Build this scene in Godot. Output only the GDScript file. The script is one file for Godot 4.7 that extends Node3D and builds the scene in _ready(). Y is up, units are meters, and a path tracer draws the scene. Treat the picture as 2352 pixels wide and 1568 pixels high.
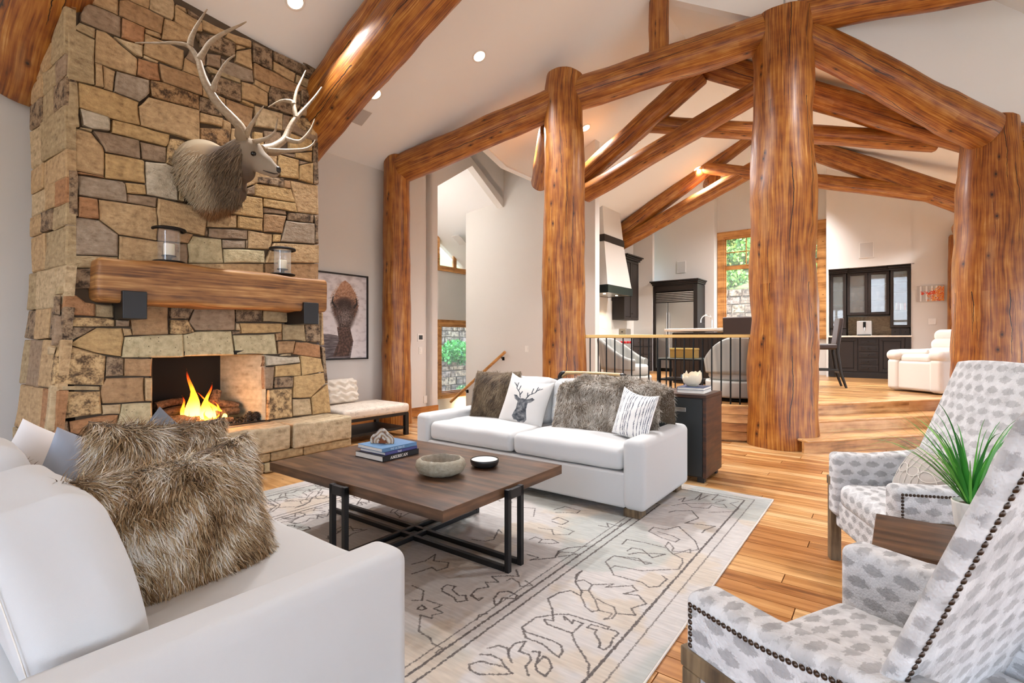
extends Node3D
# ---------------------------------------------------------------- frames
# The room stands turned by TH from the camera's forward axis: n runs away from the fireplace wall, u runs along it.
const F := 1140.0
const EYE := 1.25
const TH := 38.0
const TF := 36.9
const FLOOR2 := 0.46
const SLOPE := 0.468
var C := cos(deg_to_rad(TH))
var S := sin(deg_to_rad(TH))
var CF := cos(deg_to_rad(TF))
var SF := sin(deg_to_rad(TF))
var M := {}
var used := {}
var rng := RandomNumberGenerator.new()

func ray(px, py): return Vector3((px - 1176.0) / F, -(py - 784.0) / F, -1.0)
func PZ(px, py, z): return ray(px, py) * z + Vector3(0, EYE, 0)
func PH(px, py, h):
	var r = ray(px, py)
	return r * ((h - EYE) / r.y) + Vector3(0, EYE, 0)
func PN(px, py, n):
	var r = ray(px, py)
	return r * (n / (r.x * C - S)) + Vector3(0, EYE, 0)
func PU(px, py, u):
	var r = ray(px, py)
	return r * (u / (r.x * S + C)) + Vector3(0, EYE, 0)
func R(n, h, u): return Vector3(n * C + u * S, h, n * S - u * C)
func FR(v, h, w): return Vector3(v * CF + w * SF, h, v * SF - w * CF)
func roof2(n): return 3.91 + SLOPE * (n + 6.25)
func roof3(n): return 5.68 - SLOPE * (n + 2.47)

# ---------------------------------------------------------------- mesh builder
class MB:
	var v := PackedVector3Array()
	var n := PackedVector3Array()
	var t := PackedVector2Array()
	var k := PackedColorArray()
	var i := PackedInt32Array()
	var colored := false
	func flat(p: Array, nrm: Vector3, uv = null, sc := 1.0):
		var b := v.size()
		var ax := Vector3.UP.cross(nrm)
		if ax.length() < 0.01: ax = Vector3.RIGHT
		ax = ax.normalized()
		var ay := nrm.cross(ax).normalized()
		for q in p.size():
			v.append(p[q]); n.append(nrm)
			t.append(uv[q] if uv != null else Vector2(p[q].dot(ax), -p[q].dot(ay)) * sc)
			if colored: k.append(Color.WHITE)
		for q in range(1, p.size() - 1):
			if (p[q] - p[0]).cross(p[q + 1] - p[0]).dot(nrm) > 0: i.append_array([b, b + q + 1, b + q])
			else: i.append_array([b, b + q, b + q + 1])
	func box(c: Vector3, s: Vector3, B := Basis()):
		for a in 3:
			for sg in [-1.0, 1.0]:
				var nn := Vector3(); nn[a] = sg
				var e1 := Vector3(); e1[(a + 1) % 3] = s[(a + 1) % 3] / 2
				var e2 := Vector3(); e2[(a + 2) % 3] = s[(a + 2) % 3] / 2
				var o := nn * s[a] / 2
				flat([c + B * (o - e1 - e2), c + B * (o + e1 - e2), c + B * (o + e1 + e2), c + B * (o - e1 + e2)], B * nn)
	# chamfered box
	func cbox(c: Vector3, s: Vector3, ch := 0.004, B := Basis()):
		rbox(c, s, ch, B, 1)
	func rbox(c: Vector3, s: Vector3, r := 0.01, B := Basis(), seg := 2, mid := 0, warp = null):
		var h := s / 2
		r = min(r, min(h.x, min(h.y, h.z)) * 0.98)
		var inn := h - Vector3(r, r, r)
		var L := []
		for q in seg + 1: L.append([-1.0, -PI / 4 + PI / 4 * q / seg])
		for q in mid: L.append([-1.0 + 2.0 * (q + 1) / (mid + 1), 0.0])
		for q in seg + 1: L.append([1.0, PI / 4 * q / seg])
		var m := L.size()
		var b0 := v.size()
		var pos := {}
		for a in 3:
			for sg in [-1.0, 1.0]:
				var b := v.size()
				var a1 := (a + 1) % 3
				var a2 := (a + 2) % 3
				for y in m:
					for x in m:
						var d := Vector3(); d[a] = sg; d[a1] = tan(L[x][1]); d[a2] = tan(L[y][1])
						d = d.normalized()
						var p := d * r
						p[a] += sg * inn[a]; p[a1] += L[x][0] * inn[a1]; p[a2] += L[y][0] * inn[a2]
						if warp != null: p = warp.call(p)
						v.append(c + B * p); n.append(B * d); t.append(Vector2(p[a1] if a != 1 else p[a2], -p[a2] if a != 1 else p[a1]) if a != 0 else Vector2(p.z, -p.y))
						if colored: k.append(Color.WHITE)
				for y in m - 1:
					for x in m - 1:
						var q := b + y * m + x
						if sg > 0: i.append_array([q, q + m, q + 1, q + 1, q + m, q + m + 1])
						else: i.append_array([q, q + 1, q + m, q + 1, q + m + 1, q + m])
		if warp != null: smooth(b0)
	# recompute smooth normals for vertices from b0 on, merged by place
	func smooth(b0 := 0, i0 := -1):
		var acc := {}
		var key := []
		key.resize(v.size())
		for q in range(b0, v.size()): key[q] = Vector3i(v[q] * 5000.0)
		for q in range(0, i.size(), 3):
			if i[q] < b0: continue
			var f := (v[i[q + 2]] - v[i[q]]).cross(v[i[q + 1]] - v[i[q]])
			for w in 3:
				var kk = key[i[q + w]]
				acc[kk] = acc.get(kk, Vector3()) + f
		for q in range(b0, v.size()):
			var f: Vector3 = acc.get(key[q], Vector3.UP)
			if f.length() > 0: n[q] = f.normalized()
	# rows of points; wrap closes each row; ref orients a sheet, otherwise it faces away from the rows' middles
	func grid(rows: Array, wrap := false, ref = null, us := 1.0, vs := 1.0, cols = null):
		var Rn := rows.size()
		var Cn: int = rows[0].size() + (1 if wrap else 0)
		var b := v.size()
		var P := PackedVector3Array()
		for r in Rn:
			for c in Cn: P.append(rows[r][c % rows[r].size()])
		var N := PackedVector3Array(); N.resize(P.size())
		var sum := 0.0
		for r in Rn - 1:
			var mid := Vector3()
			if ref == null:
				for c in rows[r].size(): mid += rows[r][c]
				mid /= rows[r].size()
			for c in Cn - 1:
				var a := r * Cn + c
				var f := (P[a + 1] - P[a]).cross(P[a + Cn] - P[a]) + (P[a + Cn] - P[a + Cn + 1]).cross(P[a + 1] - P[a + Cn + 1])
				for q in [a, a + 1, a + Cn, a + Cn + 1]: N[q] += f
				sum += f.dot(ref) if ref != null else f.dot(P[a] - mid)
		if wrap:
			for r in Rn:
				var f := N[r * Cn] + N[r * Cn + Cn - 1]
				N[r * Cn] = f; N[r * Cn + Cn - 1] = f
		var sg := 1.0 if sum >= 0 else -1.0
		for r in Rn:
			for c in Cn:
				v.append(P[r * Cn + c]); n.append((N[r * Cn + c] * sg).normalized())
				t.append(Vector2(us * c / (Cn - 1.0), vs * r / (Rn - 1.0)))
				if colored: k.append(cols[r][c % rows[r].size()] if cols != null else Color.WHITE)
		for r in Rn - 1:
			for c in Cn - 1:
				var a := b + r * Cn + c
				if sg > 0: i.append_array([a, a + Cn, a + 1, a + 1, a + Cn, a + Cn + 1])
				else: i.append_array([a, a + 1, a + Cn, a + 1, a + Cn + 1, a + Cn])
	func tube(p: Array, rad, sides := 10, caps := true, us := 1.0, vs := -1.0, wob: FastNoiseLite = null, amp := 0.0, squash := 1.0):
		var rows := []
		var T: Vector3 = (p[1] - p[0]).normalized()
		var X := T.cross(Vector3.UP)
		if X.length() < 0.1: X = T.cross(Vector3.RIGHT)
		X = X.normalized()
		var ln := 0.0
		for q in p.size():
			if q > 0: ln += p[q].distance_to(p[q - 1])
			T = (p[min(q + 1, p.size() - 1)] - p[max(q - 1, 0)]).normalized()
			X = (X - T * X.dot(T)).normalized()
			var Y := T.cross(X)
			var rr: float = rad[q] if rad is Array else rad
			var row := PackedVector3Array()
			for s in sides:
				var a := TAU * s / sides
				var w := rr
				if wob: w *= 1.0 + amp * wob.get_noise_3d(cos(a) * 40.0, sin(a) * 40.0, ln * 60.0)
				row.append(p[q] + (X * cos(a) + Y * sin(a) * squash) * w)
			rows.append(row)
		grid(rows, true, null, us, ln if vs < 0 else vs)
		if caps:
			for e in [0, rows.size() - 1]:
				var d: Vector3 = (p[0] - p[1]).normalized() if e == 0 else (p[-1] - p[-2]).normalized()
				flat(Array(rows[e]), d)
	func lathe(prof: Array, sides := 20, o := Vector3.ZERO, B := Basis()):
		var rows := []
		for q in prof:
			var row := PackedVector3Array()
			for s in sides:
				var a := TAU * s / sides
				row.append(o + B * Vector3(cos(a) * max(q.x, 0.0002), q.y, sin(a) * max(q.x, 0.0002)))
			rows.append(row)
		var b0 := v.size()
		grid(rows, true, null)
	# extruded polygon: points in a plane with axes ex, ey; thick along nrm from base
	func prism(poly: PackedVector2Array, o: Vector3, ex: Vector3, ey: Vector3, d0: float, d1: float, uvs := 1.0):
		var nz := ex.cross(ey).normalized()
		var tr := Geometry2D.triangulate_polygon(poly)
		for e in [[d0, -1.0], [d1, 1.0]]:
			for q in range(0, tr.size(), 3):
				flat([o + ex * poly[tr[q]].x + ey * poly[tr[q]].y + nz * e[0], o + ex * poly[tr[q + 1]].x + ey * poly[tr[q + 1]].y + nz * e[0], o + ex * poly[tr[q + 2]].x + ey * poly[tr[q + 2]].y + nz * e[0]], nz * e[1] * (1.0 if d1 > d0 else -1.0))
		var cw := Geometry2D.is_polygon_clockwise(poly)
		for q in poly.size():
			var a := poly[q]
			var b := poly[(q + 1) % poly.size()]
			var dd := (b - a).normalized()
			var nn := Vector2(dd.y, -dd.x) * (-1.0 if cw else 1.0)
			var A := o + ex * a.x + ey * a.y
			var Bp := o + ex * b.x + ey * b.y
			flat([A + nz * d0, Bp + nz * d0, Bp + nz * d1, A + nz * d1], (ex * nn.x + ey * nn.y).normalized())
	func commit(m: Material) -> ArrayMesh:
		var a := []
		a.resize(Mesh.ARRAY_MAX)
		a[Mesh.ARRAY_VERTEX] = v; a[Mesh.ARRAY_NORMAL] = n; a[Mesh.ARRAY_TEX_UV] = t; a[Mesh.ARRAY_INDEX] = i
		if colored: a[Mesh.ARRAY_COLOR] = k
		var me := ArrayMesh.new()
		me.add_surface_from_arrays(Mesh.PRIMITIVE_TRIANGLES, a)
		me.surface_set_material(0, m)
		return me

# ---------------------------------------------------------------- scene helpers
func numbered(called: String) -> String:
	var c: int = used.get(called, 0)
	used[called] = c + 1
	return called if c == 0 else "%s_%03d" % [called, c]
func meta(o, label, category, group = "", kind = ""):
	if label: o.set_meta("label", label)
	if category: o.set_meta("category", category)
	if group: o.set_meta("group", group)
	if kind: o.set_meta("kind", kind)
	return o
func thing(called, label, category, at = Vector3.ZERO, turn = 0.0, group = ""):
	var o := Node3D.new()
	o.name = numbered(called)
	add_child(o)
	o.position = at; o.rotation.y = turn
	return meta(o, label, category, group)
func part(parent, called: String, mb, m, kind = ""):
	var o := MeshInstance3D.new()
	o.name = numbered(called) if parent == self else called
	o.mesh = mb.commit(m) if mb is MB else mb
	parent.add_child(o, true)
	if kind: o.set_meta("kind", kind)
	return o
func single(called, mb, m, label, category, at = Vector3.ZERO, turn = 0.0, group = ""):
	var o = part(self, called, mb, m)
	o.position = at; o.rotation.y = turn
	return meta(o, label, category, group)
func struct_(called, mb, m, turn = 0.0):
	var o = part(self, called, mb, m)
	o.rotation.y = turn
	o.set_meta("kind", "structure")
	return o
func rt(): return -deg_to_rad(TH)
func ft(): return -deg_to_rad(TF)
func noise(freq, sd, oct := 4, type := FastNoiseLite.TYPE_SIMPLEX_SMOOTH) -> FastNoiseLite:
	var q := FastNoiseLite.new()
	q.seed = sd; q.frequency = freq; q.noise_type = type
	q.fractal_octaves = oct
	return q
func hexc(s: String) -> Color: return Color(s)
func mat(col, rough := 0.7, metal := 0.0, tex = null, tri := 0.0) -> StandardMaterial3D:
	var m := StandardMaterial3D.new()
	m.albedo_color = Color(col) if col is String else col
	m.roughness = rough; m.metallic = metal
	if tex: m.albedo_texture = tex
	if tri > 0.0:
		m.uv1_triplanar = true
		m.uv1_scale = Vector3(tri, tri, tri)
	return m
func bump(m, tex, k := 1.0):
	m.normal_enabled = true; m.normal_texture = tex; m.normal_scale = k
	return m
func tex(im: Image) -> ImageTexture:
	im.generate_mipmaps()
	return ImageTexture.create_from_image(im)
func nrm_tex(im: Image, k: float) -> ImageTexture:
	var q: Image = im.duplicate()
	q.convert(Image.FORMAT_RGBA8)
	q.bump_map_to_normal_map(k)
	return tex(q)
# seamless grey noise image
func nimg(w, h, freq, sd, oct := 4, type := FastNoiseLite.TYPE_SIMPLEX_SMOOTH) -> Image:
	return noise(freq, sd, oct, type).get_seamless_image(w, h, false, false, 0.15)
func lerp3(a: Color, b: Color, c: Color, t: float) -> Color:
	return a.lerp(b, t * 2.0) if t < 0.5 else b.lerp(c, t * 2.0 - 1.0)

# ---------------------------------------------------------------- textures and materials
func grey(im: Image) -> PackedByteArray:
	im.convert(Image.FORMAT_L8)
	return im.get_data()
# noise stretched along y: grain that runs down the image
func streak(w, h, sd, freq, stretch, oct := 4) -> PackedByteArray:
	var im := nimg(w, int(h / stretch), freq, sd, oct)
	im.resize(w, h, Image.INTERPOLATE_CUBIC)
	return grey(im)
func lut(cs: Array) -> Array:
	var o := []
	for q in 256:
		var f := q / 255.0 * (cs.size() - 1)
		var a := int(min(f, cs.size() - 2))
		o.append(Color(cs[a]).lerp(Color(cs[a + 1]), f - a))
	return o
func paint(w, h, g: PackedByteArray, cs: Array) -> Image:
	var L := lut(cs)
	var R8 := PackedByteArray(); var G8 := PackedByteArray(); var B8 := PackedByteArray()
	for c in L: R8.append(c.r8); G8.append(c.g8); B8.append(c.b8)
	var o := PackedByteArray(); o.resize(w * h * 3)
	for q in w * h:
		var x := g[q]
		o[q * 3] = R8[x]; o[q * 3 + 1] = G8[x]; o[q * 3 + 2] = B8[x]
	return Image.create_from_data(w, h, false, Image.FORMAT_RGB8, o)
func mix(ws: Array, gs: Array, gain := 1.0) -> PackedByteArray:
	var o := PackedByteArray(); o.resize(gs[0].size())
	for q in o.size():
		var x := 0.0
		for w in ws.size(): x += ws[w] * gs[w][q]
		o[q] = int(clamp((x - 127.0) * gain + 127.0, 0, 255))
	return o
func line_on(im: Image, a: Vector2, b: Vector2, wd: float, col: Color, jit := 0.0):
	var n := int(a.distance_to(b) / max(1.0, wd * 0.45)) + 1
	for q in n + 1:
		var p := a.lerp(b, float(q) / n)
		if jit > 0.0: p += Vector2(rng.randf_range(-jit, jit), rng.randf_range(-jit, jit))
		var w := int(max(1.0, wd + (rng.randf_range(-0.3, 0.3) * wd if jit > 0.0 else 0.0)))
		if col.a >= 1.0: im.fill_rect(Rect2i(int(p.x - w / 2.0), int(p.y - w / 2.0), w, w), col)
		else:
			for y in w:
				for x in w:
					var i := int(p.x - w / 2.0) + x
					var j := int(p.y - w / 2.0) + y
					if i >= 0 and j >= 0 and i < im.get_width() and j < im.get_height(): im.set_pixel(i, j, im.get_pixel(i, j).lerp(Color(col, 1.0), col.a))
func poly_on(im: Image, p: PackedVector2Array, f: Callable):
	var lo := p[0]; var hi := p[0]
	for q in p: lo = lo.min(q); hi = hi.max(q)
	for y in range(max(0, int(lo.y)), min(im.get_height() - 1, int(hi.y)) + 1):
		for x in range(max(0, int(lo.x)), min(im.get_width() - 1, int(hi.x)) + 1):
			if Geometry2D.is_point_in_polygon(Vector2(x, y), p): im.set_pixel(x, y, f.call(x, y, im.get_pixel(x, y)))
func blob_on(im: Image, c: Vector2, r: Vector2, col: Color, turn := 0.0):
	for y in range(max(0, int(c.y - max(r.x, r.y))), min(im.get_height(), int(c.y + max(r.x, r.y)) + 1)):
		for x in range(max(0, int(c.x - max(r.x, r.y))), min(im.get_width(), int(c.x + max(r.x, r.y)) + 1)):
			var d := (Vector2(x, y) - c).rotated(-turn) / r
			var k := d.length()
			if k < 1.0: im.set_pixel(x, y, im.get_pixel(x, y).lerp(Color(col, 1.0), col.a * clamp((1.0 - k) * 2.2, 0.0, 1.0)))

func log_image(sd: int) -> Image:
	var w := 512; var h := 1024
	var im := paint(w, h, mix([0.5, 0.28, 0.22], [streak(w, h, sd, 0.1, 32.0, 4), streak(w, h, sd + 1, 0.02, 10.0), grey(nimg(w, h, 0.008, sd + 2, 4))], 1.7),
		["5c2f10", "834717", "9f6023", "b3772f", "ca985a"])
	rng.seed = sd
	for q in 9:
		var c := Vector2(rng.randf_range(20, w - 20), rng.randf_range(20, h - 20))
		blob_on(im, c, Vector2(13, 26), Color("4a220a", 0.5))
		blob_on(im, c, Vector2(6, 9), Color("241007", 0.85))
	for q in 6: blob_on(im, Vector2(rng.randf_range(0, w), rng.randf_range(0, h)), Vector2(rng.randf_range(14, 34), rng.randf_range(70, 190)), Color("c79a66", 0.35))
	for q in 16:
		var p := Vector2(rng.randf_range(0, w), rng.randf_range(0, h))
		for s in int(rng.randf_range(5, 16)) if q > 5 else int(rng.randf_range(22, 44)):
			var e := p + Vector2(rng.randf_range(-3, 3), rng.randf_range(12, 24))
			line_on(im, p, e, 1.6 if q > 5 else 3.4 * sin(PI * (s + 2) / 40.0) + 1.4, Color("241006", 0.85))
			p = e
	return im

func make_materials():
	var wv := nimg(256, 256, 0.25, 3, 3)
	M.weave_n = nrm_tex(wv, 3.0)
	var soft := nimg(512, 512, 0.012, 31, 5)
	M.soft_n = nrm_tex(soft, 6.0)
	M.wall = mat("dcd8d2", 0.9)
	M.ceiling = mat("f1f1f0", 0.9)
	M.trim_white = mat("ece8e2", 0.5)
	# logs
	for q in 2:
		var im := log_image(11 + q * 7)
		var m := mat("ffffff", 0.46, 0.0, tex(im))
		bump(m, nrm_tex(im, 2.0), 0.5)
		m.clearcoat_enabled = true; m.clearcoat = 0.18; m.clearcoat_roughness = 0.25
		m.uv1_scale = Vector3(1, 0.5, 1)
		M["log%d" % q] = m
	M.log_end = mat("8a4f1f", 0.5)
	# floor planks
	var w := 512; var h := 512
	var fg := mix([0.5, 0.3, 0.2], [streak(w, h, 51, 0.03, 12.0, 5), streak(w, h, 52, 0.008, 6.0), grey(nimg(w, h, 0.01, 53, 4))], 1.7)
	var fim := paint(w, h, fg, ["8c6a42", "c09a6c", "d9b88c", "e6caa2"])
	fim.rotate_90(CLOCKWISE)
	rng.seed = 9
	for q in 4: blob_on(fim, Vector2(rng.randf_range(20, 490), rng.randf_range(20, 490)), Vector2(10, 4), Color("5a3a1c", 0.7))
	var ft_ := tex(fim)
	M.planks = []
	for c in ["fbe6cc", "f0d4b0", "fff3e0", "e0bf98", "f6dfc0", "cfa880", "fdebd4"]:
		var m := mat(c, 0.32, 0.0, ft_)
		m.clearcoat_enabled = true; m.clearcoat = 0.2; m.clearcoat_roughness = 0.25
		M.planks.append(m)
	# raised floor: too far off to tell strips apart, so strips are a print
	var pim := Image.create(1024, 512, false, Image.FORMAT_RGB8)
	rng.seed = 77
	for row in 32:
		var x := -int(rng.randf_range(0, 200))
		while x < 1024:
			var ln := int(rng.randf_range(150, 380))
			var b := rng.randf_range(0.72, 1.0)
			for yy in 16:
				for xx in range(max(0, x), min(1024, x + ln)):
					var c := fim.get_pixel((xx + row * 131) % 512, (yy * 3 + row * 57) % 512)
					var k := b * (0.55 if yy == 0 or xx == x else 1.0)
					pim.set_pixel(xx, row * 16 + yy, Color(c.r * k, c.g * k * 0.96, c.b * k * 0.9))
			x += ln
	M.strip_floor = mat("fbe8d0", 0.3, 0.0, tex(pim))
	M.strip_floor.uv1_scale = Vector3(0.25, 0.32, 1)
	M.oak = mat("fae4c6", 0.4, 0.0, ft_); M.oak.uv1_scale = Vector3(0.6, 0.6, 0.6)
	M.oak_trim = mat("e2b47c", 0.4, 0.0, ft_)
	M.fir = mat("f0cfa0", 0.4, 0.0, ft_, 0.8)
	# dark woods
	var dim := paint(w, h, mix([0.55, 0.3, 0.15], [streak(w, h, 61, 0.03, 12.0, 5), streak(w, h, 62, 0.008, 5.0), grey(nimg(w, h, 0.01, 63, 4))], 1.8), ["2a1a10", "463020", "5d412b", "725138"])
	dim.rotate_90(CLOCKWISE)
	var dt := tex(dim)
	M.table_wood = mat("ffffff", 0.34, 0.0, dt); M.table_wood.uv1_scale = Vector3(1.2, 1.2, 1.2)
	M.walnut = mat("c8a488", 0.45, 0.0, dt, 1.6)
	M.espresso = mat("1f1814", 0.5)
	M.espresso2 = mat("281f1a", 0.5)
	M.black_wood = mat("1b1a1a", 0.5)
	M.grey_wood = mat("d2c2a8", 0.6, 0.0, tex(paint(w, h, fg, ["4c4238", "6f6252", "8d7f6c", "a29480"])), 2.0)
	var mim := paint(w, h, mix([0.5, 0.3, 0.2], [streak(w, h, 71, 0.02, 9.0, 5), streak(w, h, 72, 0.006, 5.0), grey(nimg(w, h, 0.008, 73, 4))], 2.0), ["5e3a1c", "8a5c30", "a2713f", "bd9058"])
	mim.rotate_90(CLOCKWISE)
	M.mantel = mat("ffffff", 0.5, 0.0, tex(mim)); M.mantel.uv1_scale = Vector3(0.9, 3.0, 1)
	bump(M.mantel, nrm_tex(mim, 3.0), 0.6)
	M.steel = mat("3a3a3b", 0.45, 0.85)
	M.iron = mat("1f1c1b", 0.5, 0.5)
	M.black_metal = mat("17191a", 0.45, 0.6)
	M.bronze = mat("4a3f38", 0.3, 0.9)
	M.chrome = mat("d8d8d8", 0.15, 1.0)
	M.stainless = mat("cfcfcc", 0.32, 0.9)
	M.brass = mat("b8935a", 0.35, 0.8)
	# stone
	var sa := nimg(512, 512, 0.02, 81, 5)
	var sl := nimg(512, 128, 0.03, 82, 5); sl.resize(512, 512, Image.INTERPOLATE_CUBIC)
	# (streaks across: wide noise squeezed down)
	var slr := nimg(128, 512, 0.03, 83, 5); slr.resize(512, 512, Image.INTERPOLATE_CUBIC)
	var ga := grey(sa); var gr := grey(slr)
	var gb := grey(nimg(512, 512, 0.009, 84, 5)); var gc := grey(nimg(512, 512, 0.06, 85, 3))
	var fine := mix([0.35, 0.35, 0.3], [ga, gr, gc], 1.5)
	var imA := paint(512, 512, mix([0.4, 0.3, 0.3], [ga, gr, gb], 1.6), ["a89c8c", "cfc6b6", "e4dccd", "f6f0e4"])
	var blot := mix([0.3, 0.25, 0.45], [ga, gc, gb], 2.6)
	var imB := paint(512, 512, blot, ["5a4f46", "8f8172", "c6b69e", "e6d7bf", "f2e6cf"])
	var imC := paint(512, 512, mix([0.5, 0.5], [ga, gb], 1.4), ["b9b09f", "d8d0be", "eae3d2", "f6f1e3"])
	rng.seed = 4
	for q in 60: blob_on(imC, Vector2(rng.randf_range(5, 506), rng.randf_range(5, 506)), Vector2(rng.randf_range(2, 6), rng.randf_range(2, 5)), Color("4c443a", 0.8))
	M.stone_n = nrm_tex(Image.create_from_data(512, 512, false, Image.FORMAT_L8, fine), 7.0)
	var tones := {"t": "dcc19c", "n": "c6a684", "o": "c69873", "g": "bdb0a4", "p": "b5a18f", "y": "dec192", "k": "cbba9b", "l": "dbd2b6", "w": "e2ddd2", "d": "b0a192", "m": "e0cba8", "b": "b99e7e", "s": "e2d0b2"}
	var tA := tex(imA); var tB := tex(imB); var tC := tex(imC)
	M.stone = {}
	for k in tones:
		var m := mat(tones[k], 0.92, 0.0, tB if k in "dmb" else tC if k == "l" else tA, 1.7)
		bump(m, M.stone_n, 1.1)
		M.stone[k] = m
	M.mortar = mat("5d4f41", 1.0)
	M.hearth = mat("ddd0b8", 0.9, 0.0, tA, 1.3); bump(M.hearth, M.stone_n, 0.8)
	M.hearth_top = mat("a39f94", 0.8, 0.0, tA, 1.3)
	M.river = mat("b4b2a8", 0.75, 0.0, tA, 4.0); bump(M.river, M.stone_n, 0.6)
	M.river_in = mat("a6a39e", 0.22, 0.0, tA, 4.0)
	M.outstone = []
	for c in ["b3a59a", "a2948c", "c2b4a4", "938880", "b0a2a0"]:
		var m := mat(c, 0.95, 0.0, tB, 0.9); bump(m, M.stone_n, 1.0)
		M.outstone.append(m)
	# upholstery
	M.sofa = bump(mat("c6c6c5", 0.85, 0.0, null, 12.0), M.weave_n, 0.25)
	M.linen = bump(mat("ddd7cd", 0.9, 0.0, null, 14.0), M.weave_n, 0.4)
	M.cream = bump(mat("e2d6c6", 0.85, 0.0, null, 14.0), M.weave_n, 0.4)
	M.white_fab = bump(mat("e9e6e4", 0.85, 0.0, null, 14.0), M.weave_n, 0.3)
	M.blue_grey = bump(mat("9aa0ab", 0.9, 0.0, null, 20.0), M.weave_n, 0.6)
	M.slate = bump(mat("6c7077", 0.9, 0.0, null, 20.0), M.weave_n, 0.6)
	M.taupe = bump(mat("b0a8a0", 0.9, 0.0, null, 16.0), M.weave_n, 0.6)
	M.recliner = bump(mat("dcd3c8", 0.9, 0.0, null, 16.0), M.weave_n, 0.4)
	M.leather = mat("3a2b25", 0.45)
	M.fur = mat("ffffff", 0.75); M.fur.vertex_color_use_as_albedo = true
	M.fur_base = mat("6b5a48", 1.0)
	M.vcol = mat("ffffff", 0.85); M.vcol.vertex_color_use_as_albedo = true
	M.bone = mat("bcae9d", 0.55, 0.0, tA, 3.0); bump(M.bone, M.stone_n, 0.4)
	M.plastic = mat("ebe8e2", 0.4)
	M.grille = mat("c9c5c0", 0.8)
	M.dark_glass = mat("20262a", 0.1)
	M.pane = mat(Color(0.92, 0.97, 0.97, 0.10), 0.02); M.pane.transparency = BaseMaterial3D.TRANSPARENCY_ALPHA
	M.clear = mat(Color(0.95, 0.98, 1.0, 0.07), 0.02); M.clear.transparency = BaseMaterial3D.TRANSPARENCY_ALPHA
	M.wax = mat("f1e7d2", 0.5); M.wax.subsurf_scatter_enabled = true; M.wax.subsurf_scatter_strength = 0.3
	M.soot = mat("1a1714", 0.95)
	M.firebrick = mat("d6d6c8", 0.9, 0.0, tA, 1.2)
	M.ceramic_log = mat("8a7566", 0.95, 0.0, tB, 4.0); bump(M.ceramic_log, M.stone_n, 1.5)
	M.cone = mat("3c3834", 0.95)
	M.lamp = mat("ffffff", 0.5); M.lamp.emission_enabled = true; M.lamp.emission = Color("fff1da"); M.lamp.emission_energy_multiplier = 6.0
	M.paper = mat("efece4", 0.8)
	M.leaf = mat("ffffff", 0.5); M.leaf.vertex_color_use_as_albedo = true; M.leaf.backlight_enabled = true; M.leaf.backlight = Color(0.25, 0.35, 0.1)
	M.soil = mat("4a3a2c", 1.0)
	M.marble = mat("e4dfd6", 0.25)
	M.counter = mat("e6dccb", 0.3)
	M.tile_tan = mat("cdb797", 0.5, 0.0, tA, 2.0)
	M.grass_ground = mat("6f7a45", 1.0)
	M.gravel = mat("a59c8c", 1.0, 0.0, tB, 1.0)
	M.bounce_slab = mat("e6e2da", 0.9, 0.0, tA, 0.6)  # pale ground added to bounce daylight up onto the ceilings
	fabric_textures()

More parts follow.
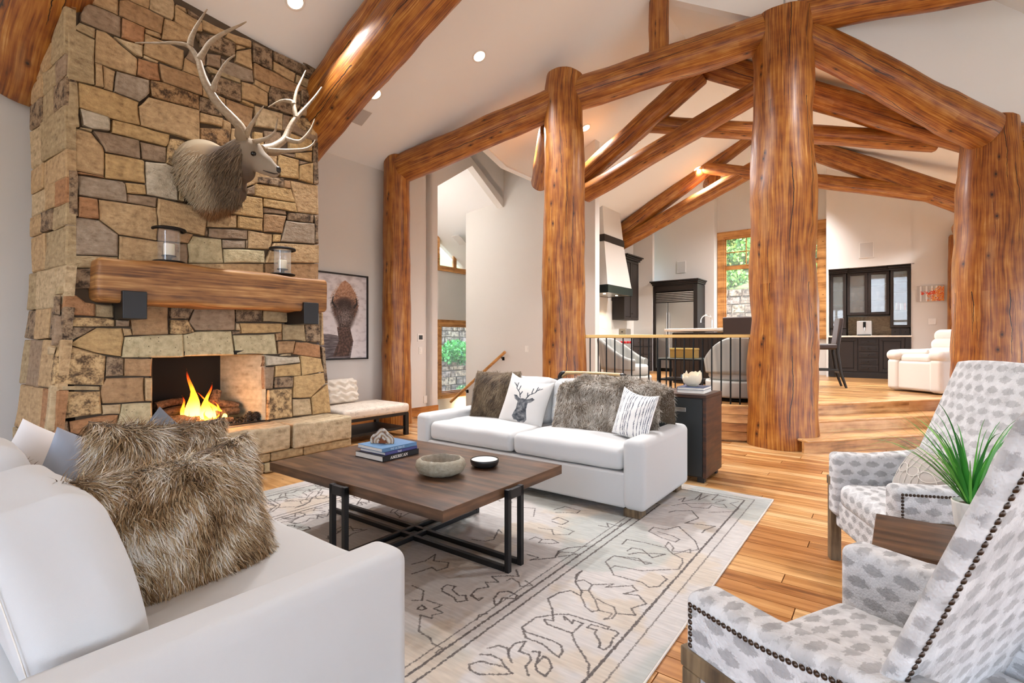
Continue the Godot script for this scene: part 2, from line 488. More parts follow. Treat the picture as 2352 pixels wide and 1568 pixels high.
func fabric_textures():
	# spotted ikat for the armchairs
	var im := Image.create(512, 512, false, Image.FORMAT_RGB8)
	im.fill(Color("dedddb"))
	var nz := noise(0.05, 5, 3)
	var nz2 := noise(0.4, 6, 2)
	for y in 512:
		for x in 512:
			# staggered lozenges, 8 across and 16 down
			var row := int(y / 51.2)
			var fx := fposmod(x / 85.333 + (0.5 if row % 2 else 0.0), 1.0) - 0.5
			var fy := fposmod(y / 51.2, 1.0) - 0.5
			var d: float = pow(pow(abs(fx) * 2.1, 1.5) + pow(abs(fy) * 2.3, 1.5), 0.667) + nz.get_noise_2d(x, y * 1.6) * 0.3 + nz2.get_noise_2d(x * 3.0, y * 0.5) * 0.16
			var k := smoothstep(0.86, 0.70, d)
			var tn := 0.9 + 0.1 * nz.get_noise_2d(x * 0.3 + 900, y * 0.3)
			im.set_pixel(x, y, Color("e6e6e6").lerp(Color("b4b3b3"), k * 0.95) * tn)
	M.spots = mat("ffffff", 0.9, 0.0, tex(im), 2.0)
	bump(M.spots, M.weave_n, 0.4)
	# striped grey chair cloth
	var st := Image.create(256, 32, false, Image.FORMAT_RGB8)
	for x in 256:
		var c := Color("a9a79f").lerp(Color("8f908b"), 0.5 + 0.5 * sin(x * TAU / 64.0) * (0.6 + 0.4 * sin(x * TAU / 128.0)))
		for y in 32: st.set_pixel(x, y, c)
	M.stripe = mat("ffffff", 0.85, 0.0, tex(st))
	M.barrel_plain = mat("b9b6ae", 0.85)
	# deer print
	var d := Image.create(384, 384, false, Image.FORMAT_RGB8)
	d.fill(Color("d6d3ce"))
	var dn := noise(0.03, 8, 4)
	var ink := func(x, y, c): return c.lerp(Color("33383f"), clamp(0.72 + 0.5 * dn.get_noise_2d(x, y), 0.25, 1.0))
	poly_on(d, PackedVector2Array([Vector2(150, 170), Vector2(175, 185), Vector2(192, 180), Vector2(215, 182), Vector2(245, 165), Vector2(262, 172), Vector2(245, 192), Vector2(226, 200), Vector2(228, 235), Vector2(240, 290), Vector2(222, 322), Vector2(206, 316), Vector2(196, 338), Vector2(182, 314), Vector2(166, 318), Vector2(152, 290), Vector2(168, 240), Vector2(166, 202), Vector2(142, 192), Vector2(132, 172)]), ink)
	for sg in [-1.0, 1.0]:
		for l in [[[18, -2], [30, -30], [58, -52], [72, -88]], [[40, -38], [38, -78]], [[58, -52], [60, -95]], [[64, -68], [90, -84]], [[24, -14], [16, -40]]]:
			for q in l.size() - 1: line_on(d, Vector2(194 + sg * l[q][0], 182 + l[q][1]), Vector2(194 + sg * l[q + 1][0], 182 + l[q + 1][1]), 5.0 - q, Color("41464d", 0.85))
	M.deer = mat("ffffff", 0.9, 0.0, tex(d))
	# birch trunks print
	var b := Image.create(384, 384, false, Image.FORMAT_RGB8)
	b.fill(Color("eceae6"))
	rng.seed = 21
	for q in 9:
		var x := 18.0 + q * 43.0 + rng.randf_range(-8, 8)
		var lean := rng.randf_range(-0.06, 0.06)
		for s in [-1.0, 1.0]:
			var off: float = s * rng.randf_range(6, 13)
			for y in range(0, 384, 3):
				var wd := 2.0 + 3.0 * absf(sin(y * 0.05 + q))
				line_on(b, Vector2(x + off + lean * y, y), Vector2(x + off + lean * y + 0.5, y + 3), wd, Color("565c68", 0.6), 0.8)
		for m in 7: line_on(b, Vector2(x - 8, m * 55 + rng.randf_range(0, 40)), Vector2(x + 6, m * 55 + rng.randf_range(0, 40)), 2.0, Color("70757e", 0.5))
	M.birch = mat("ffffff", 0.9, 0.0, tex(b))
	# wildlife photograph: a dark bison coming head-on through snow, its mirror image in water below
	var a := Image.create(320, 384, false, Image.FORMAT_RGB8)
	a.fill(Color("dcd6d6"))
	var an := noise(0.035, 44, 5)
	for y in 384:
		for x in 320:
			var k := an.get_noise_2d(x * 0.6, y)
			var c := Color("dcd7d8").lerp(Color("b8b0b2"), clamp(k * 1.2 + (0.25 if y < 60 else 0.0), 0, 1))
			if y > 290 - 20 * sin(x * 0.015) and x < 250 - (y - 290) * 0.2: c = Color("4a4244").lerp(Color("8c8486"), clamp(0.35 + an.get_noise_2d(x * 0.4, y * 5.0) * 1.6, 0, 1))
			a.set_pixel(x, y, c)
	var cx := 205.0
	var fur1 := func(x, y, c): return Color("3a2822").lerp(Color("6b5044"), clamp(0.4 + 1.3 * an.get_noise_2d(x * 2.0, y * 2.0), 0, 1))
	var hump := func(x, y, c): return Color("9a6a4c").lerp(Color("c39a80"), clamp(0.5 + 1.2 * an.get_noise_2d(x * 2.0, y * 2.0), 0, 1))
	poly_on(a, PackedVector2Array([Vector2(cx - 62, 130), Vector2(cx - 45, 80), Vector2(cx - 20, 40), Vector2(cx, 26), Vector2(cx + 26, 42), Vector2(cx + 55, 85), Vector2(cx + 68, 140), Vector2(cx + 50, 190), Vector2(cx - 50, 190)]), hump)
	for e in [[0, 160, 74, 66, 0.9], [-4, 150, 60, 52, 0.9], [0, 196, 56, 62, 0.95], [-2, 228, 38, 44, 0.95], [-4, 248, 30, 28, 0.95]]: blob_on(a, Vector2(cx + e[0], e[1]), Vector2(e[2], e[3]), Color("33231d", e[4]))
	poly_on(a, PackedVector2Array([Vector2(cx - 40, 240), Vector2(cx + 25, 240), Vector2(cx + 40, 300), Vector2(cx + 20, 370), Vector2(cx - 60, 370), Vector2(cx - 30, 300)]), fur1)
	for q in 2600:
		var an2 := rng.randf() * TAU
		var rr := Vector2(cos(an2) * rng.randf_range(30, 68), sin(an2) * rng.randf_range(40, 96))
		var p := Vector2(cx, 128) + rr
		var hc := Color("b98c6c") if p.y < 104.0 + rng.randf_range(-40, 40) else (Color("2c1e19") if rng.randf() < 0.6 else Color("7a6156"))
		line_on(a, p, p + rr.normalized() * rng.randf_range(3, 9) + Vector2(0, 3), 1.6, Color(hc, 0.6))
	for sg in [-1.0, 1.0]:
		line_on(a, Vector2(cx + sg * 46, 150), Vector2(cx + sg * 62, 130), 7, Color("1b1412"))
		line_on(a, Vector2(cx + sg * 62, 132), Vector2(cx + sg * 58, 108), 5, Color("1b1412"))
		blob_on(a, Vector2(cx + sg * 22, 192), Vector2(5, 5), Color("0e0a08"))
	for q in 300: line_on(a, Vector2(cx + rng.randfn(0, 28), 190 + rng.randfn(0, 30)), Vector2(cx + rng.randfn(0, 28), 190 + rng.randfn(0, 30)) * 0.0 + Vector2(cx + rng.randfn(0, 26), 192 + rng.randfn(0, 28)), 1.0, Color("cfc6c2", 0.07))
	for q in 500: a.set_pixel(int(clamp(cx + rng.randfn(0, 22), 0, 319)), int(clamp(200 + rng.randfn(0, 28), 0, 383)), Color("d8d2d0"))
	M.bison = mat("ffffff", 0.5, 0.0, tex(a))
	# small canvas: white trunks and orange leaves
	var o := Image.create(192, 144, false, Image.FORMAT_RGB8)
	o.fill(Color("b8b2ac"))
	for x in [20, 62, 100, 132]:
		o.fill_rect(Rect2i(x, 0, 17, 144), Color("e6e3df")); o.fill_rect(Rect2i(x + 14, 0, 4, 144), Color("8d8884"))
	rng.seed = 33
	for q in 1500:
		var p := Vector2(rng.randf_range(30, 192), rng.randf_range(0, 144))
		if p.x > 60.0 + rng.randf() * 70.0 and p.y > 110.0 - p.x * 0.6 + rng.randf_range(-25, 25): o.fill_rect(Rect2i(int(p.x), int(p.y), 5, 5), [Color("d9641c"), Color("e98a24"), Color("c93f1a"), Color("efab3c")][rng.randi() % 4])
	for q in 90: o.fill_rect(Rect2i(int(25 + rng.randf() * 100), int(48 + rng.randf() * 30), 6, 6), Color("d4401c"))
	M.canvas = mat("ffffff", 0.7, 0.0, tex(o))
	# bench cloth: cream with broken key lines
	var kx := Image.create(256, 256, false, Image.FORMAT_RGB8)
	kx.fill(Color("ddd0c0"))
	rng.seed = 8
	for q in 60:
		var p := Vector2(rng.randi_range(0, 31) * 8, rng.randi_range(0, 31) * 8)
		for s in 4:
			var e := p + (Vector2(rng.randi_range(1, 3) * 8, 0) if s % 2 else Vector2(0, (1 if rng.randf() > 0.5 else -1) * 8))
			line_on(kx, p, e, 2.0, Color("9c8f84", 0.7)); p = e
	M.key_cloth = mat("ffffff", 0.9, 0.0, tex(kx), 2.2)
	# marble splash
	M.rug = mat("eeeff0", 0.98, 0.0, tex(rug_image()))
	bump(M.rug, M.weave_n, 0.2)

const RUG_V0 := -4.10
const RUG_V1 := -0.70
const RUG_W0 := 0.0
const RUG_W1 := 4.34
# carpet lines, followed on the photograph and laid down onto the floor (places in a 2.6133x crop from 900, 1080)
const RUGLINES := [
	[935,790,960,850,968,925,910,915,930,945,985,965,1080,1000,1145,940,1090,920,1080,940,1030,895,1040,920], [780,965,860,905,985,885,1060,885,1300,960,1290,975,1340,985,1360,1000,1325,1030,1310,1075,1270,1100,1240,1085,1250,1060,1215,1000,1230,980,1170,965,1195,945,1290,975],
	[780,965,800,1025,900,1065,960,1115,1000,1145,1025,1110,1010,1070,960,1045,800,990,785,975], [1080,1005,1100,1060,1145,1130,1180,1190,1175,1260], [935,790,1000,755,1070,740,1130,770,1140,750,1100,690,1110,650,1140,620,1105,645,1100,665],
	[1105,685,1150,675,1200,705,1180,740,1140,740], [1180,740,1220,800,1240,860,1200,870,1160,840,1145,800,1130,770], [1240,860,1320,880,1300,905,1270,915,1320,910,1345,880,1330,840,1270,815,1230,790],
	[1350,880,1460,890,1435,850,1525,820,1480,770,1390,760,1470,740,1440,710,1280,720,1330,700,1200,705], [1280,565,1330,530,1480,545,1520,580,1560,575,1460,555,1340,530],
	[1280,565,1310,605,1340,590,1500,620,1720,610,1745,570,1740,545,1690,520,1665,500,1640,470,1660,445,1690,480,1680,500,1790,510,1790,490,1690,520], [1310,605,1330,645,1400,665,1500,690,1540,720,1600,715,1650,670,1620,650],
	[1540,380,1570,355,1640,370,1720,350,1820,440,1840,490,1790,500], [1540,380,1620,420,1700,445,1725,430,1690,410,1590,380], [1410,500,1440,480,1500,490,1560,540,1640,520,1480,510,1420,520], [1380,460,1410,430,1520,450,1640,480],
	[1660,265,1700,255,1800,255,1840,300,1760,330,1860,340,1940,350,1880,370,1860,390], [1720,190,1760,175,1740,200,1820,185,1860,150,1840,190,1900,160,1960,155,1920,190,2000,190,1940,205], [1680,225,1760,210,1800,235,1900,240,1920,220,1960,235,2010,235,1990,215,1750,210],
	[2080,200,2030,210,2080,240,2060,260,1900,265], [460,1190,530,1170,590,1185,680,1205,720,1245,640,1250,520,1250,465,1220,460,1190], [530,1130,590,1130,650,1160,680,1205], [575,1090,640,1075,690,1090,700,1140,720,1180],
	[700,1140,700,1100,740,1060,800,1050,780,1080,760,1110,820,1130,835,1165,800,1200,820,1260], [840,1110,885,1115,880,1140,860,1200,870,1230,920,1260,960,1210,940,1160,910,1140,870,1180],
	[300,725,330,705,380,715,360,735,400,770,440,770,450,800,390,810,370,780,300,745,300,725], [480,765,500,790,545,785,520,800,470,770,510,730,580,720,560,690,640,690,600,655,700,650,760,655,745,615], [690,680,720,665,760,690,770,715,840,710,800,680],
	[610,790,640,750,700,745,750,770,740,790,660,785,650,810,620,830,610,790], [120,710,190,740,180,800,120,800], [150,850,180,830,205,850,175,860,150,850], [210,800,300,830,250,850,305,875,240,890,240,910,170,890,160,990,230,1030,240,1060,300,1090,260,1120],
	[825,430,860,415,900,430,880,450,960,455,1000,450,960,430,900,430], [810,520,880,540,830,555,980,540,1000,500,1060,480,1180,470], [980,530,1010,505,1080,510,1110,520,1000,535], [960,310,1000,295,1060,320,1020,340,960,320], [880,360,960,370,970,400,1060,400,1090,380,1000,350],
	[970,250,1040,230,1130,255,1110,270,980,265], [510,920,520,890,570,880], [1240,345,1300,355,1290,330,1360,350,1380,330], [120,580,200,560,260,520,250,560,340,570,330,600,270,620,240,600,120,640], [620,190,720,200,700,230,860,240,850,290], [480,430,560,440,610,430,640,370,660,390]]
func rug_image() -> Image:
	var k := 400.0
	var w := int((RUG_V1 - RUG_V0) * k); var h := int((RUG_W1 - RUG_W0) * k)
	var base := nimg(w, h, 0.004, 91, 4)
	var fib := nimg(int(w / 8.0), h, 0.12, 92, 3); fib.resize(w, h, Image.INTERPOLATE_BILINEAR)
	var g1 := grey(base); var g2 := grey(fib)
	var g3 := grey(nimg(w, h, 0.0022, 96, 3))
	var o := PackedByteArray(); o.resize(w * h * 3)
	for q in w * h:
		# faded dye: cool ash, warm sand, pale green-grey patches
		var a := g1[q] / 255.0
		var z := g3[q] / 255.0
		var c := Color(0.80, 0.775, 0.755).lerp(Color(0.80, 0.75, 0.69), smoothstep(0.54, 0.66, a)).lerp(Color(0.71, 0.72, 0.695), smoothstep(0.56, 0.66, z) * 0.8)
		var f := 0.93 + 0.14 * (g2[q] / 255.0)
		o[q * 3] = int(clamp(c.r * f, 0, 1) * 255); o[q * 3 + 1] = int(clamp(c.g * f, 0, 1) * 255); o[q * 3 + 2] = int(clamp(c.b * f, 0, 1) * 255)
	var im := Image.create_from_data(w, h, false, Image.FORMAT_RGB8, o)
	rng.seed = 14
	var ink := Color("5a5350", 0.6)
	# border lines at fixed distances from each edge
	for e in [[0.11, 3.0, 0.45], [0.17, 4.5, 0.75], [0.66, 4.0, 0.7], [0.71, 4.5, 0.75], [0.75, 3.0, 0.5]]:
		var m: float = e[0] * k
		var col := Color(ink, e[2])
		for s in [[m, m, w - m, m], [w - m, m, w - m, h - m], [w - m, h - m, m, h - m], [m, h - m, m, m]]: line_on(im, Vector2(s[0], s[1]), Vector2(s[2], s[3]), e[1], col, 0.9)
	var lines := []
	for l in RUGLINES:
		var p := []
		for q in range(0, l.size(), 2):
			var g: Vector3 = PH(900 + l[q] / 2.6133, 1080 + l[q + 1] / 2.6133, 0.0)
			var vv: float = g.x * CF + g.z * SF
			var ww: float = g.x * SF - g.z * CF
			p.append(Vector2((vv - RUG_V0) * k, (RUG_W1 - ww) * k))
		lines.append(p)
	for p in lines:
		var cc := Color(ink, rng.randf_range(0.4, 0.75))
		for q in p.size() - 1: line_on(im, p[q], p[q + 1], 3.6, cc, 0.8)
		# the same design turned half round at the far side of the carpet
		for q in p.size() - 1: line_on(im, Vector2(w, h) - p[q], Vector2(w, h) - p[q + 1], 3.6, cc, 0.8)
		# and mirrored about its length for the left half of field and border
		for q in p.size() - 1: line_on(im, Vector2(w - p[q].x, p[q].y), Vector2(w - p[q + 1].x, p[q + 1].y), 3.6, cc, 0.8)
	return im

# ---------------------------------------------------------------- room shell
func roofL(n): return roof2(n) if n < -1.0 else roof2(-1.0) - SLOPE * (n + 1.0)
# a wall in the room's frame. along_u: stands at n = at and runs along u; else stands at u = at and runs along n
func wall(mb: MB, along_u: bool, at: float, a0: float, a1: float, top: Callable, holes := [], thick := 0.15, bottom := 0.0, extra := []):
	var xs := [a0, a1]
	for hh in holes:
		xs.append(clamp(hh[0], a0, a1)); xs.append(clamp(hh[1], a0, a1))
	for e in extra:
		if e > a0 and e < a1: xs.append(e)
	xs.sort()
	var ex := Vector3(0, 0, -1) if along_u else Vector3(1, 0, 0)
	var o := Vector3(at, 0, 0) if along_u else Vector3(0, 0, -at)
	for q in xs.size() - 1:
		var x0: float = xs[q]; var x1: float = xs[q + 1]
		if x1 - x0 < 0.001: continue
		var cuts := []
		for hh in holes:
			if hh[0] <= x0 + 0.0005 and hh[1] >= x1 - 0.0005: cuts.append([hh[2], hh[3]])
		cuts.sort_custom(func(a, b): return a[0] < b[0])
		var y := bottom
		for c in cuts:
			if c[0] > y: mb.prism(PackedVector2Array([Vector2(x0, y), Vector2(x1, y), Vector2(x1, c[0]), Vector2(x0, c[0])]), o, ex, Vector3.UP, -thick, 0.0)
			y = c[1]
		mb.prism(PackedVector2Array([Vector2(x0, y), Vector2(x1, y), Vector2(x1, top.call(x1)), Vector2(x0, top.call(x0))]), o, ex, Vector3.UP, -thick, 0.0)
func slab(mb: MB, poly: Array, hf: Callable, thick := 0.18):
	var p2 := PackedVector2Array()
	for p in poly: p2.append(Vector2(p[0], p[1]))
	var tr := Geometry2D.triangulate_polygon(p2)
	for e in [0.0, thick]:
		for q in range(0, tr.size(), 3):
			var P := []
			for w in 3: P.append(Vector3(p2[tr[q + w]].x, hf.call(p2[tr[q + w]]) + e, -p2[tr[q + w]].y))
			var nn: Vector3 = (P[1] - P[0]).cross(P[2] - P[0]).normalized()
			if (nn.y > 0) == (e == 0.0): nn = -nn
			mb.flat(P, nn)
	var cw := Geometry2D.is_polygon_clockwise(p2)
	for q in p2.size():
		var a := p2[q]; var b := p2[(q + 1) % p2.size()]
		var d := (b - a).normalized()
		var nn := Vector2(d.y, -d.x) * (-1.0 if cw else 1.0)
		var ha: float = hf.call(a); var hb: float = hf.call(b)
		mb.flat([Vector3(a.x, ha, -a.y), Vector3(b.x, hb, -b.y), Vector3(b.x, hb + thick, -b.y), Vector3(a.x, ha + thick, -a.y)], Vector3(nn.x, 0, -nn.y))
func window(num: int, along_u: bool, at: float, a0, a1, h0, h1, rows := [], cols := 1, upper_grid := 0, case_w := 0.10, side := 1.0, depth := 0.15):
	# wooden casing on the room side, sash, pane; side = +1 when the room lies towards +n (or -u)
	var ex := Vector3(0, 0, -1) if along_u else Vector3(1, 0, 0)
	var nz := (Vector3(1, 0, 0) if along_u else Vector3(0, 0, 1)) * side
	var o := Vector3(at, 0, 0) if along_u else Vector3(0, 0, -at)
	var B := Basis(ex, Vector3.UP, ex.cross(Vector3.UP))
	var mb := MB.new()
	var put := func(m: MB, x0, x1, y0, y1, z0, z1): m.cbox(o + ex * (x0 + x1) / 2.0 + Vector3.UP * (y0 + y1) / 2.0 + nz * (z0 + z1) / 2.0, Vector3(x1 - x0, y1 - y0, absf(z1 - z0)), 0.004, B)
	put.call(mb, a0 - case_w, a0, h0 - case_w, h1 + case_w, 0.0, 0.03)
	put.call(mb, a1, a1 + case_w, h0 - case_w, h1 + case_w, 0.0, 0.03)
	put.call(mb, a0 - case_w * 1.1, a1 + case_w * 1.1, h1, h1 + case_w, 0.0, 0.035)
	put.call(mb, a0 - case_w * 1.1, a1 + case_w * 1.1, h0 - case_w, h0, 0.0, 0.045)
	var win = struct_("window_%d" % num, mb, M.fir, rt())
	var jm := MB.new()
	put.call(jm, a0 - 0.02, a0 + 0.03, h0, h1, -depth, 0.0); put.call(jm, a1 - 0.03, a1 + 0.02, h0, h1, -depth, 0.0)
	put.call(jm, a0, a1, h1 - 0.03, h1 + 0.02, -depth, 0.0); put.call(jm, a0, a1, h0 - 0.02, h0 + 0.03, -depth, 0.0)
	part(win, "jamb", jm, M.fir)
	var sm := MB.new()
	var sw := 0.055
	for c in cols:
		var x0: float = a0 + (a1 - a0) * c / cols
		var x1: float = a0 + (a1 - a0) * (c + 1) / cols
		put.call(sm, x0, x0 + sw, h0, h1, -0.11, -0.06); put.call(sm, x1 - sw, x1, h0, h1, -0.11, -0.06)
		var hs := [h0] + rows + [h1]
		for q in hs.size() - 1:
			var lo: float = hs[q]; var hi: float = hs[q + 1]
			put.call(sm, x0, x1, lo, lo + sw, -0.11, -0.06); put.call(sm, x0, x1, hi - sw, hi, -0.11, -0.06)
			if upper_grid > 0 and q == hs.size() - 2:
				for g in range(1, upper_grid):
					var gx: float = lerp(x0, x1, float(g) / upper_grid)
					put.call(sm, gx - 0.011, gx + 0.011, lo, hi, -0.10, -0.07)
				put.call(sm, x0, x1, (lo + hi) / 2 - 0.011, (lo + hi) / 2 + 0.011, -0.10, -0.07)
			var gm := MB.new()
			put.call(gm, x0 + sw, x1 - sw, lo + sw, hi - sw, -0.088, -0.082)
			part(win, "pane", gm, M.pane)
	part(win, "sash", sm, M.fir)
	return win

func make_shell():
	var eave := func(_x): return 3.95
	# fireplace wall and the wall over the stair opening
	var mb := MB.new()
	wall(mb, true, -6.30, -5.7, 4.9, func(_x): return roof2(-6.30) + 0.12)
	wall(mb, true, -6.35, 4.9, 6.02, func(_x): return 5.35)
	mb.prism(PackedVector2Array([Vector2(6.02, 3.96), Vector2(6.91, 4.56), Vector2(7.82, 3.98), Vector2(8.0, 3.98), Vector2(8.0, 5.35), Vector2(6.02, 5.35)]), Vector3(-6.35, 0, 0), Vector3(0, 0, -1), Vector3.UP, -0.15, 0.0)
	struct_("wall_left", mb, M.wall, rt())
	# wall facing the living room beside the stairs
	mb = MB.new()
	wall(mb, false, 7.85, -7.4, -4.26, func(_x): return 5.35, [], 0.16, -2.6)
	struct_("wall_stair", mb, M.wall, rt())
	# stairwell
	mb = MB.new()
	wall(mb, true, -8.6, 5.6, 10.6, func(_x): return 5.6, [[8.26, 9.75, 0.0, 1.66], [8.20, 9.4, 3.02, 3.70]], 0.18, -2.6)
	wall(mb, false, 10.6, -8.8, -6.2, func(_x): return 5.6, [], 0.15, -2.6)
	wall(mb, false, 5.75, -8.8, -6.35, func(_x): return 5.6, [], 0.15, -2.6)
	wall(mb, true, -6.35, 8.0, 10.6, func(_x): return 5.35, [], 0.15, -2.6)
	wall(mb, true, -6.36, 5.6, 8.0, func(_x): return -0.02, [], 0.14, -2.6)
	struct_("wall_stairwell", mb, M.wall, rt())
	mb = MB.new()
	slab(mb, [[-8.8, 5.6], [-6.35, 5.6], [-6.35, 10.7], [-8.8, 10.7]], func(p): return 3.9 - 0.6 * (p.y - 7.85) + 0.1 * (p.x + 8.6), 0.15)
	struct_("ceiling_stairwell", mb, M.ceiling, rt())
	mb = MB.new()
	slab(mb, [[-8.8, 5.6], [-6.3, 5.6], [-6.3, 10.7], [-8.8, 10.7]], func(_p): return -2.75, 0.15)
	for q in 9: mb.box(Vector3(-6.5 - q * 0.27, -0.16 - q * 0.17 - 0.6, -6.9), Vector3(0.29, 1.2, 1.75))
	struct_("floor_stairwell", mb, M.oak, rt())
	window(1, true, -8.6, 8.26, 9.75, 0.0, 1.66, [], 1, 0, 0.11, 1.0, 0.18)
	window(2, true, -8.6, 8.20, 9.4, 3.02, 3.70, [], 2, 0, 0.09, 1.0, 0.18)
	# ceilings
	mb = MB.new()
	slab(mb, [[-6.45, -5.8], [-6.45, 5.0], [-5.25, 5.85], [-5.45, 6.75], [-5.45, 8.02], [-6.45, 8.02], [-6.45, 13.9], [-2.47, 13.9], [-2.47, -5.8]], func(p): return roof2(p.x))
	struct_("ceiling", mb, M.ceiling, rt())
	mb = MB.new()
	slab(mb, [[-2.47, -5.8], [-1.0, -5.8], [-1.0, 6.85], [-1.12, 6.74], [-2.47, 6.23]], func(p): return roofL(p.x))
	slab(mb, [[-1.0, -5.8], [6.7, -5.8], [6.7, 13.9], [3.6, 13.9], [3.6, 11.05], [0.89, 8.57], [-1.0, 6.85]], func(p): return roofL(p.x))
	struct_("ceiling_living", mb, M.ceiling, rt())
	mb = MB.new()
	slab(mb, [[-2.47, 6.23], [-1.12, 6.74], [0.89, 8.57], [3.6, 11.05], [3.6, 13.9], [-2.47, 13.9]], func(p): return roof3(p.x))
	struct_("ceiling_kitchen", mb, M.ceiling, rt())
	mb = MB.new()
	slab(mb, [[-6.6, 4.8], [-4.7, 4.8], [-4.7, 8.1], [-6.6, 8.1]], func(_p): return 5.3, 0.15)
	struct_("ceiling_dormer", mb, M.ceiling, rt())
	# upright faces that close the roof steps
	mb = MB.new()
	var seg := func(mb2: MB, a, b, h0a, h0b, h1a, h1b):
		var A := Vector3(a[0], 0, -a[1]); var Bv := Vector3(b[0], 0, -b[1])
		var d := A.distance_to(Bv)
		mb2.prism(PackedVector2Array([Vector2(0, h0a), Vector2(d, h0b), Vector2(d, h1b), Vector2(0, h1a)]), A, (Bv - A) / d, Vector3.UP, -0.06, 0.06)
	seg.call(mb, [-2.47, 6.23], [-1.12, 6.74], roof3(-2.47), roof3(-1.12), roofL(-2.47) + 0.1, roofL(-1.12) + 0.1)
	seg.call(mb, [-1.12, 6.74], [0.89, 8.57], roof3(-1.12), roof3(0.89), roofL(-1.12) + 0.1, roofL(0.89) + 0.1)
	seg.call(mb, [0.89, 8.57], [3.6, 11.05], roof3(0.89), roof3(3.6), roofL(0.89) + 0.1, roofL(3.6) + 0.1)
	seg.call(mb, [3.6, 11.05], [3.6, 13.9], -0.1, -0.1, roofL(3.6) + 0.1, roofL(3.6) + 0.1)
	struct_("wall_truss", mb, M.ceiling, rt())
	mb = MB.new()
	seg.call(mb, [-6.4, 5.0], [-5.25, 5.85], 3.84, roof2(-5.25), 5.35, 5.35)
	seg.call(mb, [-5.25, 5.85], [-5.45, 6.75], roof2(-5.25), roof2(-5.45), 5.35, 5.35)
	seg.call(mb, [-5.45, 6.75], [-5.45, 8.0], roof2(-5.45), roof2(-5.45), 5.35, 5.35)
	struct_("wall_dormer", mb, M.ceiling, rt())
	# kitchen walls
	mb = MB.new()
	wall(mb, true, -5.75, 8.0, 12.9, func(_x): return roof2(-5.75) + 0.1)
	wall(mb, false, 12.75, -5.76, -5.2, func(x): return roof2(x) + 0.05, [], 0.12)
	wall(mb, false, 13.42, -5.8, -3.81, func(x): return roof2(x) + 0.05, [], 0.30)
	wall(mb, false, 13.72, -3.9, -1.28, func(x): return (roof2(x) if x < -2.47 else roof3(x)) + 0.05, [[-3.66, -1.50, 1.45, 3.98]], 0.16, 0.0, [-2.47])
	wall(mb, false, 13.12, -1.30, 0.19, func(x): return roof3(x) + 0.05, [[-1.26, 0.185, 0.0, 2.86]], 0.6)
	wall(mb, false, 13.74, -1.30, 0.25, func(_x): return 3.2, [], 0.1)
	wall(mb, false, 13.14, 0.19, 3.6, func(x): return roof3(x) + 0.05, [[1.25, 3.35, 0.9, 3.0]], 0.6)
	struct_("wall_kitchen", mb, M.wall, rt())
	window(3, false, 13.72, -3.66, -1.50, 1.45, 3.98, [3.18], 2, 2, 0.14, 1.0, 0.16)
	window(4, false, 13.14, 1.25, 3.35, 0.9, 3.0, [], 1, 0, 0.12, 1.0, 0.3)
	# walls behind and right of the camera with the big daylight windows
	var bh := [[-4.4, -1.9, 0.4, 3.0], [-1.5, 1.3, 0.4, 4.6], [1.7, 5.6, 0.4, 2.8]]
	mb = MB.new()
	wall(mb, false, -5.7, -6.45, 6.6, func(x): return roofL(x) + 0.05, bh, -0.15, 0.0, [-1.0])
	struct_("wall_back", mb, M.wall, rt())
	for q in 3: window(5 + q, false, -5.7, bh[q][0], bh[q][1], bh[q][2], bh[q][3], [2.3] if q < 2 else [], 3, 0, 0.1, -1.0)
	var rh := [[-4.6, -1.9, 0.3, 2.5], [-1.4, 0.9, 0.3, 2.5], [1.4, 3.9, 0.3, 2.5], [4.4, 7.4, 0.3, 2.5], [7.9, 10.6, 0.3, 2.5]]
	mb = MB.new()
	wall(mb, true, 6.5, -5.8, 13.3, func(_x): return roofL(6.5) + 0.05, rh, -0.15)
	wall(mb, false, 13.14, 3.6, 6.6, func(x): return roofL(x) + 0.05, [], 0.6)
	struct_("wall_right", mb, M.wall, rt())
	for q in 5: window(8 + q, true, 6.5, rh[q][0], rh[q][1], rh[q][2], rh[q][3], [], 2, 0, 0.1, -1.0)
	# skirting
	mb = MB.new()
	for e in [[4.9, 6.02, -6.35]]: mb.cbox(Vector3(e[2] + 0.012, 0.075, -(e[0] + e[1]) / 2), Vector3(0.024, 0.15, e[1] - e[0]), 0.005)
	mb.cbox(Vector3(-6.288, 0.075, -0.85), Vector3(0.024, 0.15, 4.5), 0.005)
	mb.cbox(Vector3(-6.288, 0.075, -4.0), Vector3(0.024, 0.15, 1.8), 0.005)
	struct_("baseboard_left", mb, M.oak_trim, rt())
	mb = MB.new()
	mb.cbox(Vector3(0.95, FLOOR2 + 0.09, -13.128), Vector3(1.5, 0.18, 0.024), 0.005)
	struct_("baseboard_kitchen", mb, M.oak_trim, rt())
	make_floor()

